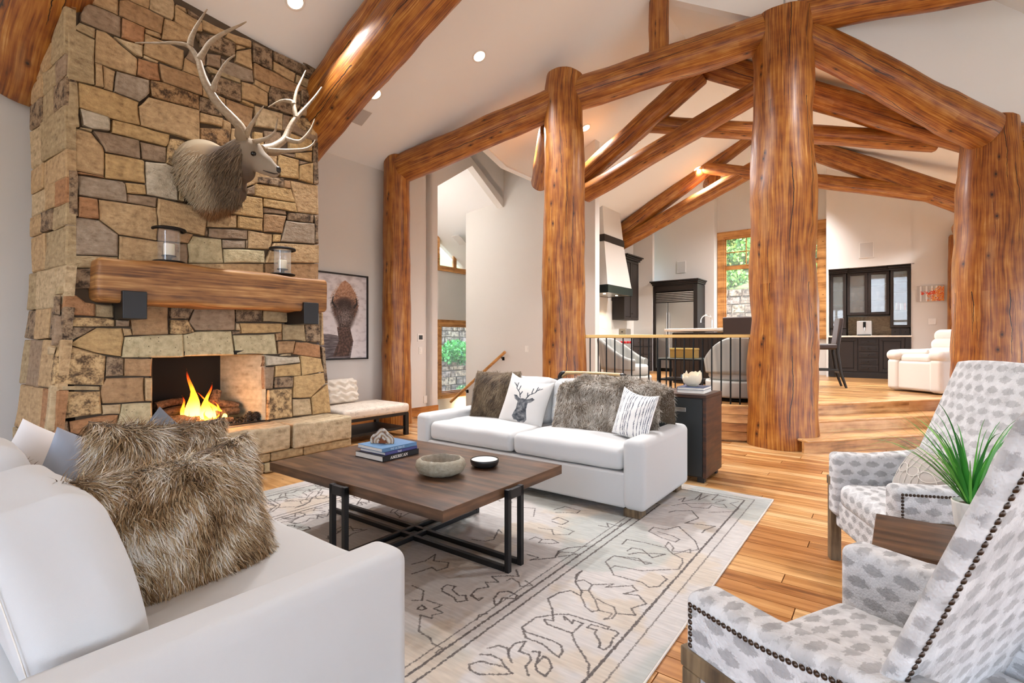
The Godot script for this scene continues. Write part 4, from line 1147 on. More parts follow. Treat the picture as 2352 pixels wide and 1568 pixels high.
# stones followed on the photograph, piece by piece: [tone, outline in the crop]; each crop is [left, top, enlargement, stones]
const STONES := [
	[100, 0, 5.2257, [
		["t",510,-60,900,-60,905,180,690,85,510,10], ["t",915,-70,1270,-70,1280,55,1262,105,1010,-5], ["s",1280,-60,1540,-50,1575,40,1570,200,1555,238,1330,135,1275,105], ["n",910,5,1000,0,1262,112,1450,210,1420,400,1215,325,910,185],
		["p",500,25,690,92,930,205,930,445,735,375,450,250,450,165], ["o",945,215,1220,332,1212,395,1200,540,935,450], ["t",1225,338,1400,398,1420,455,1225,392], ["k",360,335,435,265,630,340,620,460,520,410], ["k",285,340,360,348,620,475,610,1020,290,945,278,900],
		["t",635,348,740,378,825,440,1100,685,1125,705,1115,910,620,742], ["s",835,432,1090,515,1195,545,1192,685,1120,665,990,560], ["t",620,748,710,772,725,1050,620,1030], ["t",718,778,870,850,860,910,840,1095,732,1055], ["g",880,852,1270,965,1270,1120,1155,1220,850,1100],
		["o",1140,692,1380,757,1385,850,1410,968,1270,950,1125,895], ["s",1200,657,1390,737,1372,757,1200,692], ["t",1220,397,1430,482,1690,600,1690,690,1670,832,1400,720,1200,642], ["n",1395,755,1680,852,1870,930,1910,1030,1910,1145,1450,985,1420,930], ["b",1290,962,1450,995,1870,1145,1870,1320,1300,1155,1285,1060],
		["y",420,987,840,1107,1145,1228,1130,1270,1160,1502,800,1415,430,1285], ["t",1142,1275,1258,1165,1868,1325,1872,1715,1600,1620,1172,1505], ["w",440,1297,780,1398,800,1430,800,1565,590,1545,480,1500], ["k",300,962,410,987,428,1290,430,1528,290,1520]]],
	[400, 0, 5.2257, [
		["t",10,62,155,160,340,270,340,380,160,355,10,250], ["t",20,45,140,95,155,155,20,78], ["d",160,100,310,205,312,255,165,165], ["t",-110,215,10,252,240,372,240,480,150,490,-140,460], ["t",345,225,640,365,560,428,350,340], ["d",270,392,560,432,740,512,735,690,330,560], ["t",650,385,900,470,935,492,930,570,745,520,620,440],
		["t",750,530,880,575,750,600], ["t",750,612,925,582,945,835,745,740], ["d",945,495,1180,600,1175,840,950,740], ["d",1190,605,1690,835,1660,960,1200,715], ["t",1195,732,1465,882,1445,985,1195,840], ["n",955,752,1175,852,1445,992,1640,1070,1460,1110,1165,1030,965,940], ["k",1470,892,1640,962,1640,1070,1460,990],
		["g",570,692,735,752,950,842,965,985,800,960,570,870], ["t",970,947,1165,1032,1145,1110,970,1010], ["d",1170,1032,1450,1112,1520,1132,1530,1270,1430,1380,1140,1280,1140,1110], ["d",1530,1062,1630,1080,1680,1300,1530,1262], ["t",1530,1272,1690,1302,1725,1415,1500,1370], ["d",450,892,810,1010,805,1220,460,1090],
		["t",815,972,970,1015,1130,1112,1130,1272,815,1182], ["n",632,1182,957,1295,940,1540,690,1470,632,1400], ["y",815,1192,960,1250,960,1290,815,1225], ["s",970,1262,1310,1360,1300,1560,980,1510], ["t",520,1130,620,1180,620,1300,520,1200], ["t",310,1347,585,1415,580,1520,310,1460], ["t",590,1422,690,1472,690,1560,590,1550],
		["p",395,640,560,662,565,820,390,780], ["t",130,690,300,790,330,932,110,852], ["p",1310,1372,1400,1392,1370,1568,1300,1560], ["m",1405,1392,1720,1422,1730,1650,1370,1570], ["k",390,792,800,952,805,1000,440,870], ["d",310,1152,440,1192,600,1402,300,1335], ["t",345,1035,440,1090,440,1185,350,1150], ["p",200,590,300,660,390,640,385,780,300,790,140,690]]],
	[100, 290, 5.2257, [
		["y",830,-80,1190,5,1520,97,1510,200,1480,240,1150,160,825,80], ["t",295,22,430,27,580,72,720,242,738,310,735,600,410,530,290,510], ["p",600,52,800,82,1150,167,1165,390,750,305,720,235], ["p",1165,182,1480,247,1485,350,1480,435,1190,390], ["y",742,317,1195,402,1215,422,1230,680,745,620], ["w",1225,422,1470,447,1610,512,1610,890,1245,815,1235,690],
		["m",1525,142,1640,152,1880,217,1880,330,1700,540,1480,440,1490,250], ["y",1620,517,1700,547,1690,690,1620,690], ["k",1620,692,1690,712,1690,905,1620,885], ["o",415,542,735,602,735,620,415,567], ["g",420,582,950,662,985,692,1005,910,650,860,430,820], ["y",985,672,1230,697,1240,815,1010,800], ["p",1010,807,1370,852,1355,970,1010,910],
		["o",430,837,655,872,670,1110,420,1085], ["d",300,522,405,532,425,640,420,1080,300,1070], ["t",667,872,1010,922,1355,977,1375,1215,1365,1370,910,1295,680,1120,675,1000], ["t",1375,862,1800,947,1968,1085,1933,1315,1800,1285,1380,1205,1360,1030], ["g",285,1092,420,1092,680,1127,905,1292,905,1560,290,1540], ["t",920,1312,1270,1362,1450,1382,1450,1650,905,1650],
		["n",1380,1217,1800,1297,1740,1405,1380,1370], ["p",1460,1382,1720,1412,1740,1560,1730,1650,1460,1650], ["k",440,10,590,30,580,65,440,25], ["k",290,1545,900,1568,900,1700,290,1700], ["t",905,1655,1730,1655,1730,1800,905,1800], ["d",290,1705,900,1705,900,1950,285,1950], ["t",905,1805,1730,1805,1730,2000,905,2000]]],
	[400, 290, 5.2257, [
		["b",310,12,690,32,670,250,310,190], ["t",695,22,840,22,830,240,680,250], ["t",405,1092,500,1082,755,1062,755,1215,395,1205], ["y",635,1032,770,962,830,822,1060,862,1070,1100,760,1060], ["y",765,1072,1065,1107,1065,1255,770,1215], ["d",380,1217,415,1217,410,1325,375,1315], ["p",420,1222,885,1247,885,1355,560,1345,420,1325], ["g",585,1357,860,1367,860,1460,585,1460],
		["d",867,1367,885,1367,885,1465,867,1462], ["l",597,1472,880,1477,1080,1492,1090,1640,600,1640], ["l",230,1312,365,1332,575,1352,590,1568,600,1640,180,1640,165,1410], ["t",890,1247,1185,1292,1180,1390,1160,1475,890,1465], ["y",1190,1292,1295,1292,1280,1385,1190,1385], ["y",975,682,1410,752,1460,910,1070,850,970,825], ["p",870,742,970,702,965,820,870,815], ["y",1075,862,1465,917,1485,1030,1320,1000,1075,960],
		["p",1080,972,1350,1012,1360,1060,1080,1035], ["n",1080,1052,1350,1077,1330,1140,1300,1280,1075,1265], ["d",1365,1032,1690,1057,1680,1160,1365,1120], ["g",1345,1132,1685,1167,1690,1410,1285,1380,1330,1200], ["t",1395,642,1735,707,1740,1060,1490,1030,1420,740], ["d",1000,602,1320,622,1320,735,1000,675], ["n",1325,642,1395,652,1410,745,1325,735], ["y",1255,332,1500,402,1505,630,1290,600,1250,450],
		["y",1510,467,1670,437,1670,690,1510,640], ["y",1465,312,1665,302,1665,430,1465,370], ["p",1500,407,1630,432,1510,460], ["d",1680,192,1735,182,1735,700,1680,690], ["d",1690,1072,1735,1062,1735,1415,1695,1400], ["t",1120,1572,1200,1397,1740,1422,1740,1640,1100,1640], ["p",1295,322,1460,332,1460,375,1290,330],
		["y",960,62,1060,77,1080,260,960,200], ["p",1080,52,1280,72,1300,180,1090,230], ["p",1310,2,1560,132,1730,180,1730,0,1500,-60], ["y",1385,72,1660,162,1660,290,1390,290], ["t",850,260,1090,240,1240,320,1240,590,870,730,850,500], ["t",180,1645,1090,1645,1090,1800,180,1800], ["n",1100,1645,1740,1645,1740,1850,1100,1850]]],
	[40, 660, 4.48, [
		["o",470,82,600,77,700,152,800,167,800,295,460,280], ["k",805,167,1000,182,1000,310,805,295], ["m",545,302,920,312,1005,332,1005,400,545,400], ["p",1015,332,1155,337,1150,400,1015,400], ["n",1165,322,1320,100,1560,100,1560,480,1190,490], ["d",540,407,810,412,680,490,525,570], ["y",525,587,820,412,1075,417,1095,520,1065,710,800,670], ["t",1080,417,1165,422,1185,490,1100,500], ["l",1105,507,1698,482,1712,715,1075,720],
		["m",410,602,540,602,800,672,915,702,890,1005,360,995,385,700], ["d",920,707,1065,717,1100,732,1095,905,910,915], ["n",1110,727,1395,727,1385,915,1105,910], ["n",920,932,1305,922,1310,1170,880,1195,855,1100,870,1010], ["t",1315,927,1385,927,1385,1170,1320,1165], ["k",445,1012,850,1017,850,1060,445,1055], ["m",445,1067,850,1067,870,1300,415,1365], ["s",870,1207,1065,1197,1055,1300,880,1310], ["l",1075,1197,1385,1182,1390,1530,1015,1560,1020,1420,1055,1310],
		["o",540,1377,880,1317,1045,1307,1010,1500,740,1535,550,1490], ["d",405,1377,525,1372,545,1490,400,1490], ["s",345,1002,440,1007,405,1350,385,1480,290,1500], ["p",390,292,535,292,520,600,370,590], ["s",330,602,405,612,380,690,330,685], ["o",300,1512,500,1502,740,1542,740,1640,270,1640], ["l",750,1542,1005,1512,1010,1640,750,1640], ["k",420,-20,600,-20,600,65,400,70], ["d",395,80,455,85,450,280,385,270], ["t",270,1650,1385,1650,1385,1800,260,1800]]],
	[380, 680, 4.9, [
		["d",60,100,340,110,265,255,60,250], ["m",65,262,260,262,335,402,160,432,60,420], ["p",345,110,780,120,780,380,340,385,270,290], ["d",790,125,1095,135,1090,290,800,285], ["k",1105,140,1560,150,1560,305,1105,280], ["s",795,302,830,307,845,385,790,380], ["d",752,392,850,397,850,420,765,430], ["y",835,302,1310,307,1310,405,1040,415,860,420], ["l",200,432,340,397,745,392,785,660,215,675], ["l",770,437,1235,422,1265,650,795,660],
		["n",1245,417,1310,407,1310,495,1255,500], ["k",1320,312,1570,317,1585,510,1450,490,1320,495], ["d",1575,302,1745,312,1755,520,1590,510], ["n",1265,507,1465,502,1440,640,1270,650], ["o",1475,512,1590,517,1740,547,1745,695,1440,650], ["s",1310,652,1420,647,1420,670,1310,675], ["w",1130,662,1300,680,1500,682,1515,745,1130,785], ["y",1240,782,1525,752,1530,895,1235,910], ["y",1515,667,1750,702,1785,850,1540,895], ["p",1105,792,1230,792,1215,1040,1120,1045],
		["d",1240,912,1440,907,1435,1025,1230,1030], ["y",1445,902,1780,857,1800,980,1640,1140,1445,1145], ["m",1165,1052,1435,1032,1435,1360,1160,1395], ["s",1440,1157,1640,1147,1655,1330,1440,1350], ["y",1650,1132,1835,987,1865,1310,1665,1335], ["d",1760,562,1800,572,1830,980,1790,960], ["t",1760,182,1775,182,1795,550,1765,545], ["d",1100,667,1120,667,1120,790,1100,790]]]]
func make_chimney():
	var c0: Vector3 = PN(733, 784, -5.28)
	CH = Transform3D(Basis(Vector3.UP, deg_to_rad(90.0 - TC)), Vector3(c0.x, 0, c0.z))
	CHI = CH.affine_inverse()
	var root = thing("stone_chimney", "tall fieldstone fireplace chimney of tan ashlar with a lit hearth", "fireplace", CH.origin, deg_to_rad(90.0 - TC))
	var xl: float = chim_hit(152, 500, false).x
	var f0: Vector3 = chim_hit(352, 820); var f1: Vector3 = chim_hit(606, 816)
	var fx0 := f0.x; var fx1 := f1.x; var fh := (f0.y + f1.y) / 2
	print("chimney xl ", xl, " firebox ", fx0, " ", fx1, " ", fh)
	# core of mortar and rubble
	var prof := PackedVector2Array([Vector2(-0.9, 0), Vector2(0.115, 0), Vector2(-0.045, 1.75), Vector2(-0.045, 5.2), Vector2(-0.9, 5.2)])
	var proft := PackedVector2Array([Vector2(-0.9, fh + 0.03), Vector2(0.115 - 0.16 * fh / 1.75, fh + 0.03), Vector2(-0.045, 1.75), Vector2(-0.045, 5.2), Vector2(-0.9, 5.2)])
	var mb := MB.new()
	# profile plane: local z across, y up, swept along -x
	mb.prism(prof, Vector3(xl + 0.04, 0, 0), Vector3(0, 0, 1), Vector3.UP, 0.0, -(fx0 - 0.02 - xl - 0.04))
	mb.prism(prof, Vector3(fx1 + 0.02, 0, 0), Vector3(0, 0, 1), Vector3.UP, 0.0, -(-0.03 - fx1 - 0.02))
	mb.prism(proft, Vector3(fx0 - 0.02, 0, 0), Vector3(0, 0, 1), Vector3.UP, 0.0, -(fx1 - fx0 + 0.04))
	part(root, "mortar_core", mb, M.mortar)
	# firebox lining
	var hb := 0.44
	var bx := func(c, s): 
		var q := MB.new(); q.box(c, s); return q
	part(root, "firebox_back", bx.call(Vector3((fx0 + fx1) / 2, (hb + fh) / 2, -0.52), Vector3(fx1 - fx0 - 0.3, fh - hb, 0.04)), M.soot)
	part(root, "firebox_floor", bx.call(Vector3((fx0 + fx1) / 2, hb - 0.02, -0.22), Vector3(fx1 - fx0, 0.04, 0.62)), M.soot)
	part(root, "firebox_ceiling", bx.call(Vector3((fx0 + fx1) / 2, fh + 0.03, -0.24), Vector3(fx1 - fx0, 0.04, 0.58)), M.soot)
	var rq := MB.new()
	rq.prism(PackedVector2Array([Vector2(fx1 + 0.02, 0.06), Vector2(fx1 + 0.02, -0.54), Vector2(fx1 - 0.17, -0.54), Vector2(fx1 - 0.005, 0.03)]), Vector3(0, hb, 0), Vector3(1, 0, 0), Vector3(0, 0, 1), 0.0, -(fh - hb))
	part(root, "firebox_side", rq, M.firebrick)
	rq = MB.new()
	rq.prism(PackedVector2Array([Vector2(fx0 - 0.02, 0.06), Vector2(fx0 - 0.02, -0.54), Vector2(fx0 + 0.17, -0.54), Vector2(fx0 + 0.005, 0.03)]), Vector3(0, hb, 0), Vector3(1, 0, 0), Vector3(0, 0, 1), 0.0, -(fh - hb))
	part(root, "firebox_side", rq, M.soot)
	# face stones
	var k := Vector3(0, 1, -0.16 / 1.75).normalized()
	var sd := 0
	for tile in STONES:
		for s in tile[3]:
			sd += 1
			var P := []
			var ay := 0.0
			for q in range(1, s.size(), 2): P.append([tile[0] + s[q] / tile[2], tile[1] + s[q + 1] / tile[2]])
			for p in P: ay += chim_hit(p[0], p[1]).y / P.size()
			var low := ay < 1.72
			var o := Vector3(0, 1.75, 0) if low else Vector3.ZERO
			var ey := k if low else Vector3.UP
			var poly := PackedVector2Array()
			for p in P:
				var h: Vector3 = chim_hit(p[0], p[1], low)
				if not low: h.y = min(h.y, 4.9)
				poly.append(Vector2(h.x, (h - o).dot(ey)))
			rng.seed = sd
			var m := stone_piece(poly, o, Vector3.RIGHT, ey, 0.0022, rng.randf_range(-0.006, 0.012), sd)
			if m: part(root, "stone", m, M.stone[s[0]])
	# last course, scribed to the ceiling
	for q in 8:
		var x0 := 388.0 + q * 44.0; var x1 := x0 + 43.0
		var yl := func(x): return (x - 490.0) * 0.673 + 6.0
		var poly := PackedVector2Array()
		for e in [[x0, yl.call(x0)], [x1, yl.call(x1)], [x1, yl.call(x1) - 60.0], [x0, yl.call(x0) - 60.0]]:
			var h: Vector3 = chim_hit(e[0], e[1], false)
			poly.append(Vector2(h.x, h.y))
		var m := stone_piece(poly, Vector3.ZERO, Vector3.RIGHT, Vector3.UP, 0.0022, 0.002, 900 + q)
		if m: part(root, "stone", m, M.stone[["t", "n", "t", "k", "t", "d", "g", "d"][q]])
	# stones of the left flank, coursed
	rng.seed = 3
	var y := 0.02
	while y < 4.7:
		var h := rng.randf_range(0.17, 0.42)
		var xa: float = xl - 0.15 * max(0.0, 1.75 - y) / 1.75; var xb: float = xl - 0.15 * max(0.0, 1.75 - y - h) / 1.75
		var zf: float = 0.16 * max(0.0, 1.75 - y) / 1.75
		var z := -0.9
		var ey := Vector3(xb - xa, h, 0).normalized()
		while z < zf - 0.02:
			var z1 := z + rng.randf_range(0.22, 0.5)
			if z1 > zf - 0.16: z1 = zf + 0.004
			sd += 1
			var m := stone_piece(PackedVector2Array([Vector2(z, rng.randf_range(-0.01, 0.01)), Vector2(z1, rng.randf_range(-0.01, 0.01)), Vector2(z1, h), Vector2(z, h)]), Vector3(xa, y, 0), Vector3(0, 0, 1), ey, 0.0022, rng.randf_range(0.0, 0.014), sd)
			if m: part(root, "stone", m, M.stone[["k", "t", "d", "k", "p", "t", "s", "o"][rng.randi() % 8]])
			z = z1
		y += h
	make_hearth(fx0, fx1)

func hewn(s: Vector3, sd: int, amp: float, r := 0.02, mid := 9, fr := 0.9) -> MB:
	var nz := noise(fr, sd, 3)
	var mb := MB.new()
	mb.rbox(Vector3.ZERO, s, r, Basis(), 2, mid, func(p: Vector3): return p + Vector3(nz.get_noise_3dv(p * 2.0 + Vector3(9, 0, 0)) * 0.5, nz.get_noise_3dv(p * 2.0), nz.get_noise_3dv(p * 2.0 + Vector3(0, 7, 0))) * amp * 2.0)
	return mb
func at_room(o, n, h, u, along := true):
	o.position = R(n, h, u); o.rotation.y = deg_to_rad(90.0 - TH) if along else rt()
	return o
func make_hearth(fx0, fx1):
	var root = thing("hearth_bench", "raised sandstone hearth of two rough blocks with a grey slab behind", "hearth", R(-4.9, 0, 1.8), deg_to_rad(90.0 - TH))
	var add := func(called, u0, u1, n0, n1, h0, h1, m, amp, sd):
		var mb := hewn(Vector3(u1 - u0, h1 - h0, n1 - n0), sd, amp)
		var o = part(root, called, mb, m)
		o.position = Vector3((u0 + u1) / 2 - 1.8, (h0 + h1) / 2, (n0 + n1) / 2 + 4.9)
	add.call("block", 0.45, 2.515, -5.06, -4.72, 0.19, 0.43, M.hearth, 0.012, 1)
	add.call("block", 2.54, 3.2, -5.06, -4.72, 0.19, 0.43, M.hearth, 0.008, 2)
	add.call("slab", 0.45, 2.5, -5.34, -5.055, 0.20, 0.432, M.hearth_top, 0.002, 3)
	add.call("slab", 2.51, 3.2, -5.34, -5.055, 0.20, 0.428, M.hearth, 0.002, 8)
	var u := 0.5
	rng.seed = 12
	while u < 3.13:
		var l := rng.randf_range(0.28, 0.5)
		if u + l > 3.0: l = 3.16 - u
		add.call("base_stone", u, u + l - 0.006, -5.2, -4.745, 0.0, 0.095, M.stone[["s", "l", "k"][rng.randi() % 3]], 0.003, int(u * 40))
		add.call("base_stone", u + 0.06, u + l + 0.054, -5.2, -4.745, 0.10, 0.187, M.stone[["k", "s", "t"][rng.randi() % 3]], 0.003, int(u * 40) + 7)
		u += l
	# mantel beam
	var mb := hewn(Vector3(1.98, 0.365, 0.44), 41, 0.014, 0.045, 14, 0.7)
	var mo = single("mantel_beam", mb, M.mantel, "rough-hewn golden brown timber mantel across the stone chimney", "mantel")
	at_room(mo, -5.12, 1.745, 2.04)
	for b in [[1.285, "nearest the sofa with the fur pillows, under the taller lantern"], [2.81, "at the end by the bison picture"]]:
		var bm := MB.new()
		bm.cbox(Vector3.ZERO, Vector3(0.165, 0.225, 0.42), 0.006)
		var o = single("mantel_bracket", bm, M.steel, "blackened steel box bracket under the mantel " + ("beneath the larger lantern" if b[0] < 2 else "at the bison picture end"), "bracket", Vector3.ZERO, 0.0, "mantel brackets")
		at_room(o, -5.075, 1.545, b[0])
	# hurricane lanterns
	for l in [[1.60, 1.0, "larger candle lantern of clear glass with an iron ring on the mantel"], [2.63, 0.92, "smaller candle lantern with an iron ring on the mantel end by the bison picture"]]:
		var kk: float = l[1]
		var t = thing("candle_lantern", l[2], "lantern", R(-5.12, 1.945, l[0]), 0.0)
		var q := MB.new(); q.lathe([Vector2(0, 0), Vector2(0.12, 0), Vector2(0.125, 0.008), Vector2(0.12, 0.016), Vector2(0, 0.018)], 28); part(t, "base", q, M.iron)
		q = MB.new(); q.lathe([Vector2(0, 0.015), Vector2(0.02, 0.016), Vector2(0.016, 0.05), Vector2(0.055, 0.06), Vector2(0.055, 0.068), Vector2(0, 0.07)], 20); part(t, "stand", q, M.iron)
		q = MB.new(); q.lathe([Vector2(0, 0.068), Vector2(0.043, 0.068), Vector2(0.043, 0.168 * kk), Vector2(0.038, 0.172 * kk), Vector2(0, 0.165 * kk)], 20)
		var cd = part(t, "candle", q, M.wax)
		q = MB.new(); q.tube([Vector3(0, 0.163 * kk, 0), Vector3(0.002, 0.19 * kk, 0)], 0.002, 5); part(cd, "wick", q, M.iron)
		q = MB.new(); q.lathe([Vector2(0.085, 0.018), Vector2(0.085, 0.29 * kk), Vector2(0.0825, 0.29 * kk), Vector2(0.0825, 0.018)], 32); part(t, "glass_chimney", q, M.clear)
		q = MB.new()
		var ring := []
		for a in 33: ring.append(Vector3(cos(TAU * a / 32) * 0.118, 0.297 * kk, sin(TAU * a / 32) * 0.118))
		q.tube(ring, 0.014, 8, false); part(t, "rim_ring", q, M.iron)
	make_fire(fx0, fx1)

func make_fire(fx0, fx1):
	var mid: float = (fx0 + fx1) / 2
	var tw := deg_to_rad(90.0 - TC)
	# gas logs
	var lg := [[-0.30, 0.56, -0.30, -0.02, 0.60, -0.26, 0.045], [-0.34, 0.50, -0.18, -0.05, 0.49, -0.12, 0.055], [-0.33, 0.64, -0.34, -0.08, 0.66, -0.40, 0.04], [0.06, 0.49, -0.16, 0.20, 0.74, -0.28, 0.05], [0.12, 0.62, -0.24, 0.36, 0.58, -0.20, 0.045], [0.10, 0.53, -0.12, 0.34, 0.54, -0.16, 0.045], [-0.20, 0.465, -0.06, 0.22, 0.475, -0.02, 0.03]]
	var where := ["lying low at the back", "front of the burning pile", "topmost at the soot-black back", "standing upright beside the flames", "sloping down beside the pale firebox wall", "under the sloping one by the pale wall", "thin one across the embers"]
	for q in lg.size():
		var l = lg[q]
		var mb := MB.new()
		var P := []; var Rr := []
		for s in 9:
			var f := s / 8.0
			P.append(Vector3(mid + l[0], l[1], l[2]).lerp(Vector3(mid + l[3], l[4], l[5]), f) + Vector3(0, 0.01 * sin(f * 3.1), 0)); Rr.append(l[6] * (1.0 - 0.15 * f))
		mb.tube(P, Rr, 14, true, 1.0, -1.0, noise(0.05, 60 + q, 3), 0.25)
		single("fire_log", mb, M.ceramic_log, "grey-brown ceramic log in the fire, " + where[q], "log", CH.origin, tw, "fire logs")
	# pine cones
	for q in [[0.405, 0.485, -0.05, 0.042, "on another by the pale firebox wall"], [0.45, 0.482, -0.01, 0.038, "nearest the hearth slab"]]:
		var mb := MB.new()
		for r in 7:
			var f := r / 6.0
			for s in 8:
				var a: float = TAU * (s + 0.5 * (r % 2)) / 8.0
				var rr: float = q[3] * sin(PI * (0.25 + 0.7 * f))
				mb.rbox(Vector3(mid + q[0] + cos(a) * rr, q[1] - q[3] * 0.9 + f * q[3] * 1.9, q[2] + sin(a) * rr), Vector3(0.02, 0.006, 0.018), 0.0028, Basis(Vector3.UP, -a) * Basis(Vector3(0, 0, 1), 0.5), 1)
		mb.lathe([Vector2(0, -q[3]), Vector2(q[3] * 0.7, -q[3] * 0.5), Vector2(q[3] * 0.75, 0.2 * q[3]), Vector2(0, q[3])], 12, Vector3(mid + q[0], q[1], q[2]))
		single("pine_cone", mb, M.cone, "charred pine cone " + q[4], "pine cone", CH.origin, tw, "pine cones in the firebox")
	# embers bed
	var eb := MB.new()
	rng.seed = 6
	for q in 160:
		var s := rng.randf_range(0.008, 0.024)
		eb.rbox(Vector3(mid + rng.randf_range(-0.4, 0.45), hb_y() + s * 0.4, rng.randf_range(-0.34, 0.04)), Vector3(s * 1.6, s, s * 1.2), s * 0.3, Basis(Vector3(rng.randf(), rng.randf(), rng.randf()).normalized(), rng.randf() * 3.0), 1)
	var e = single("ember_bed", eb, M.cone, "bed of dark lava granules under the burning logs", "embers", CH.origin, tw)
	e.set_meta("kind", "stuff")
	# flames
	var gi := Image.create(4, 64, false, Image.FORMAT_RGBA8)
	for y in 64:
		var f := y / 63.0
		var c := Color(1.0, 0.86, 0.42).lerp(Color(1.0, 0.55, 0.12), smoothstep(0.15, 0.5, f)).lerp(Color(0.85, 0.22, 0.03), smoothstep(0.5, 1.0, f))
		c.a = 0.92 * (1.0 - smoothstep(0.45, 1.0, f))
		for x in 4: gi.set_pixel(x, y, c)
	var gt := ImageTexture.create_from_image(gi)
	var fm := mat("ffffff", 1.0, 0.0, gt)
	fm.transparency = BaseMaterial3D.TRANSPARENCY_ALPHA
	fm.emission_enabled = true; fm.emission = Color(1, 1, 1); fm.emission_operator = BaseMaterial3D.EMISSION_OP_MULTIPLY; fm.emission_texture = gt; fm.emission_energy_multiplier = 2.4
	var t = thing("fire", "orange gas flames licking up between the ceramic logs", "fire", CH.origin, tw)
	for q in [[-0.08, -0.14, 0.47, 0.085, 0.52, -0.02], [0.0, -0.10, 0.47, 0.07, 0.38, 0.02], [-0.15, -0.16, 0.48, 0.05, 0.26, -0.01], [0.12, -0.12, 0.48, 0.04, 0.30, -0.07], [0.17, -0.10, 0.48, 0.035, 0.20, -0.04], [-0.03, -0.03, 0.455, 0.03, 0.16, 0.0], [0.05, -0.02, 0.455, 0.025, 0.12, 0.02], [-0.36, -0.05, 0.455, 0.02, 0.07, 0.01]]:
		var mb := MB.new()
		var rows := []
		for s in 13:
			var f := s / 12.0
			var w: float = q[3] * (0.45 + 0.55 * sin(PI * min(f * 1.6 + 0.1, 1.0))) * pow(1.0 - f, 0.7) + 0.001
			var row := PackedVector3Array()
			for a in 12: row.append(Vector3(mid + q[0] + q[5] * f * f * 3.0 + 0.012 * sin(f * 9.0 + q[0] * 40.0) + cos(TAU * a / 12) * w, q[2] + f * q[4], q[1] + sin(TAU * a / 12) * w * 0.5))
			rows.append(row)
		mb.grid(rows, true)
		part(t, "flame", mb, fm)
	var li := OmniLight3D.new()
	li.name = "fire_glow"; li.light_color = Color("ffb066"); li.light_energy = 0.2; li.omni_range = 12; li.light_size = 0.12; li.shadow_enabled = true
	t.add_child(li); li.position = Vector3(mid - 0.02, 0.62, 0.02)
func hb_y(): return 0.44

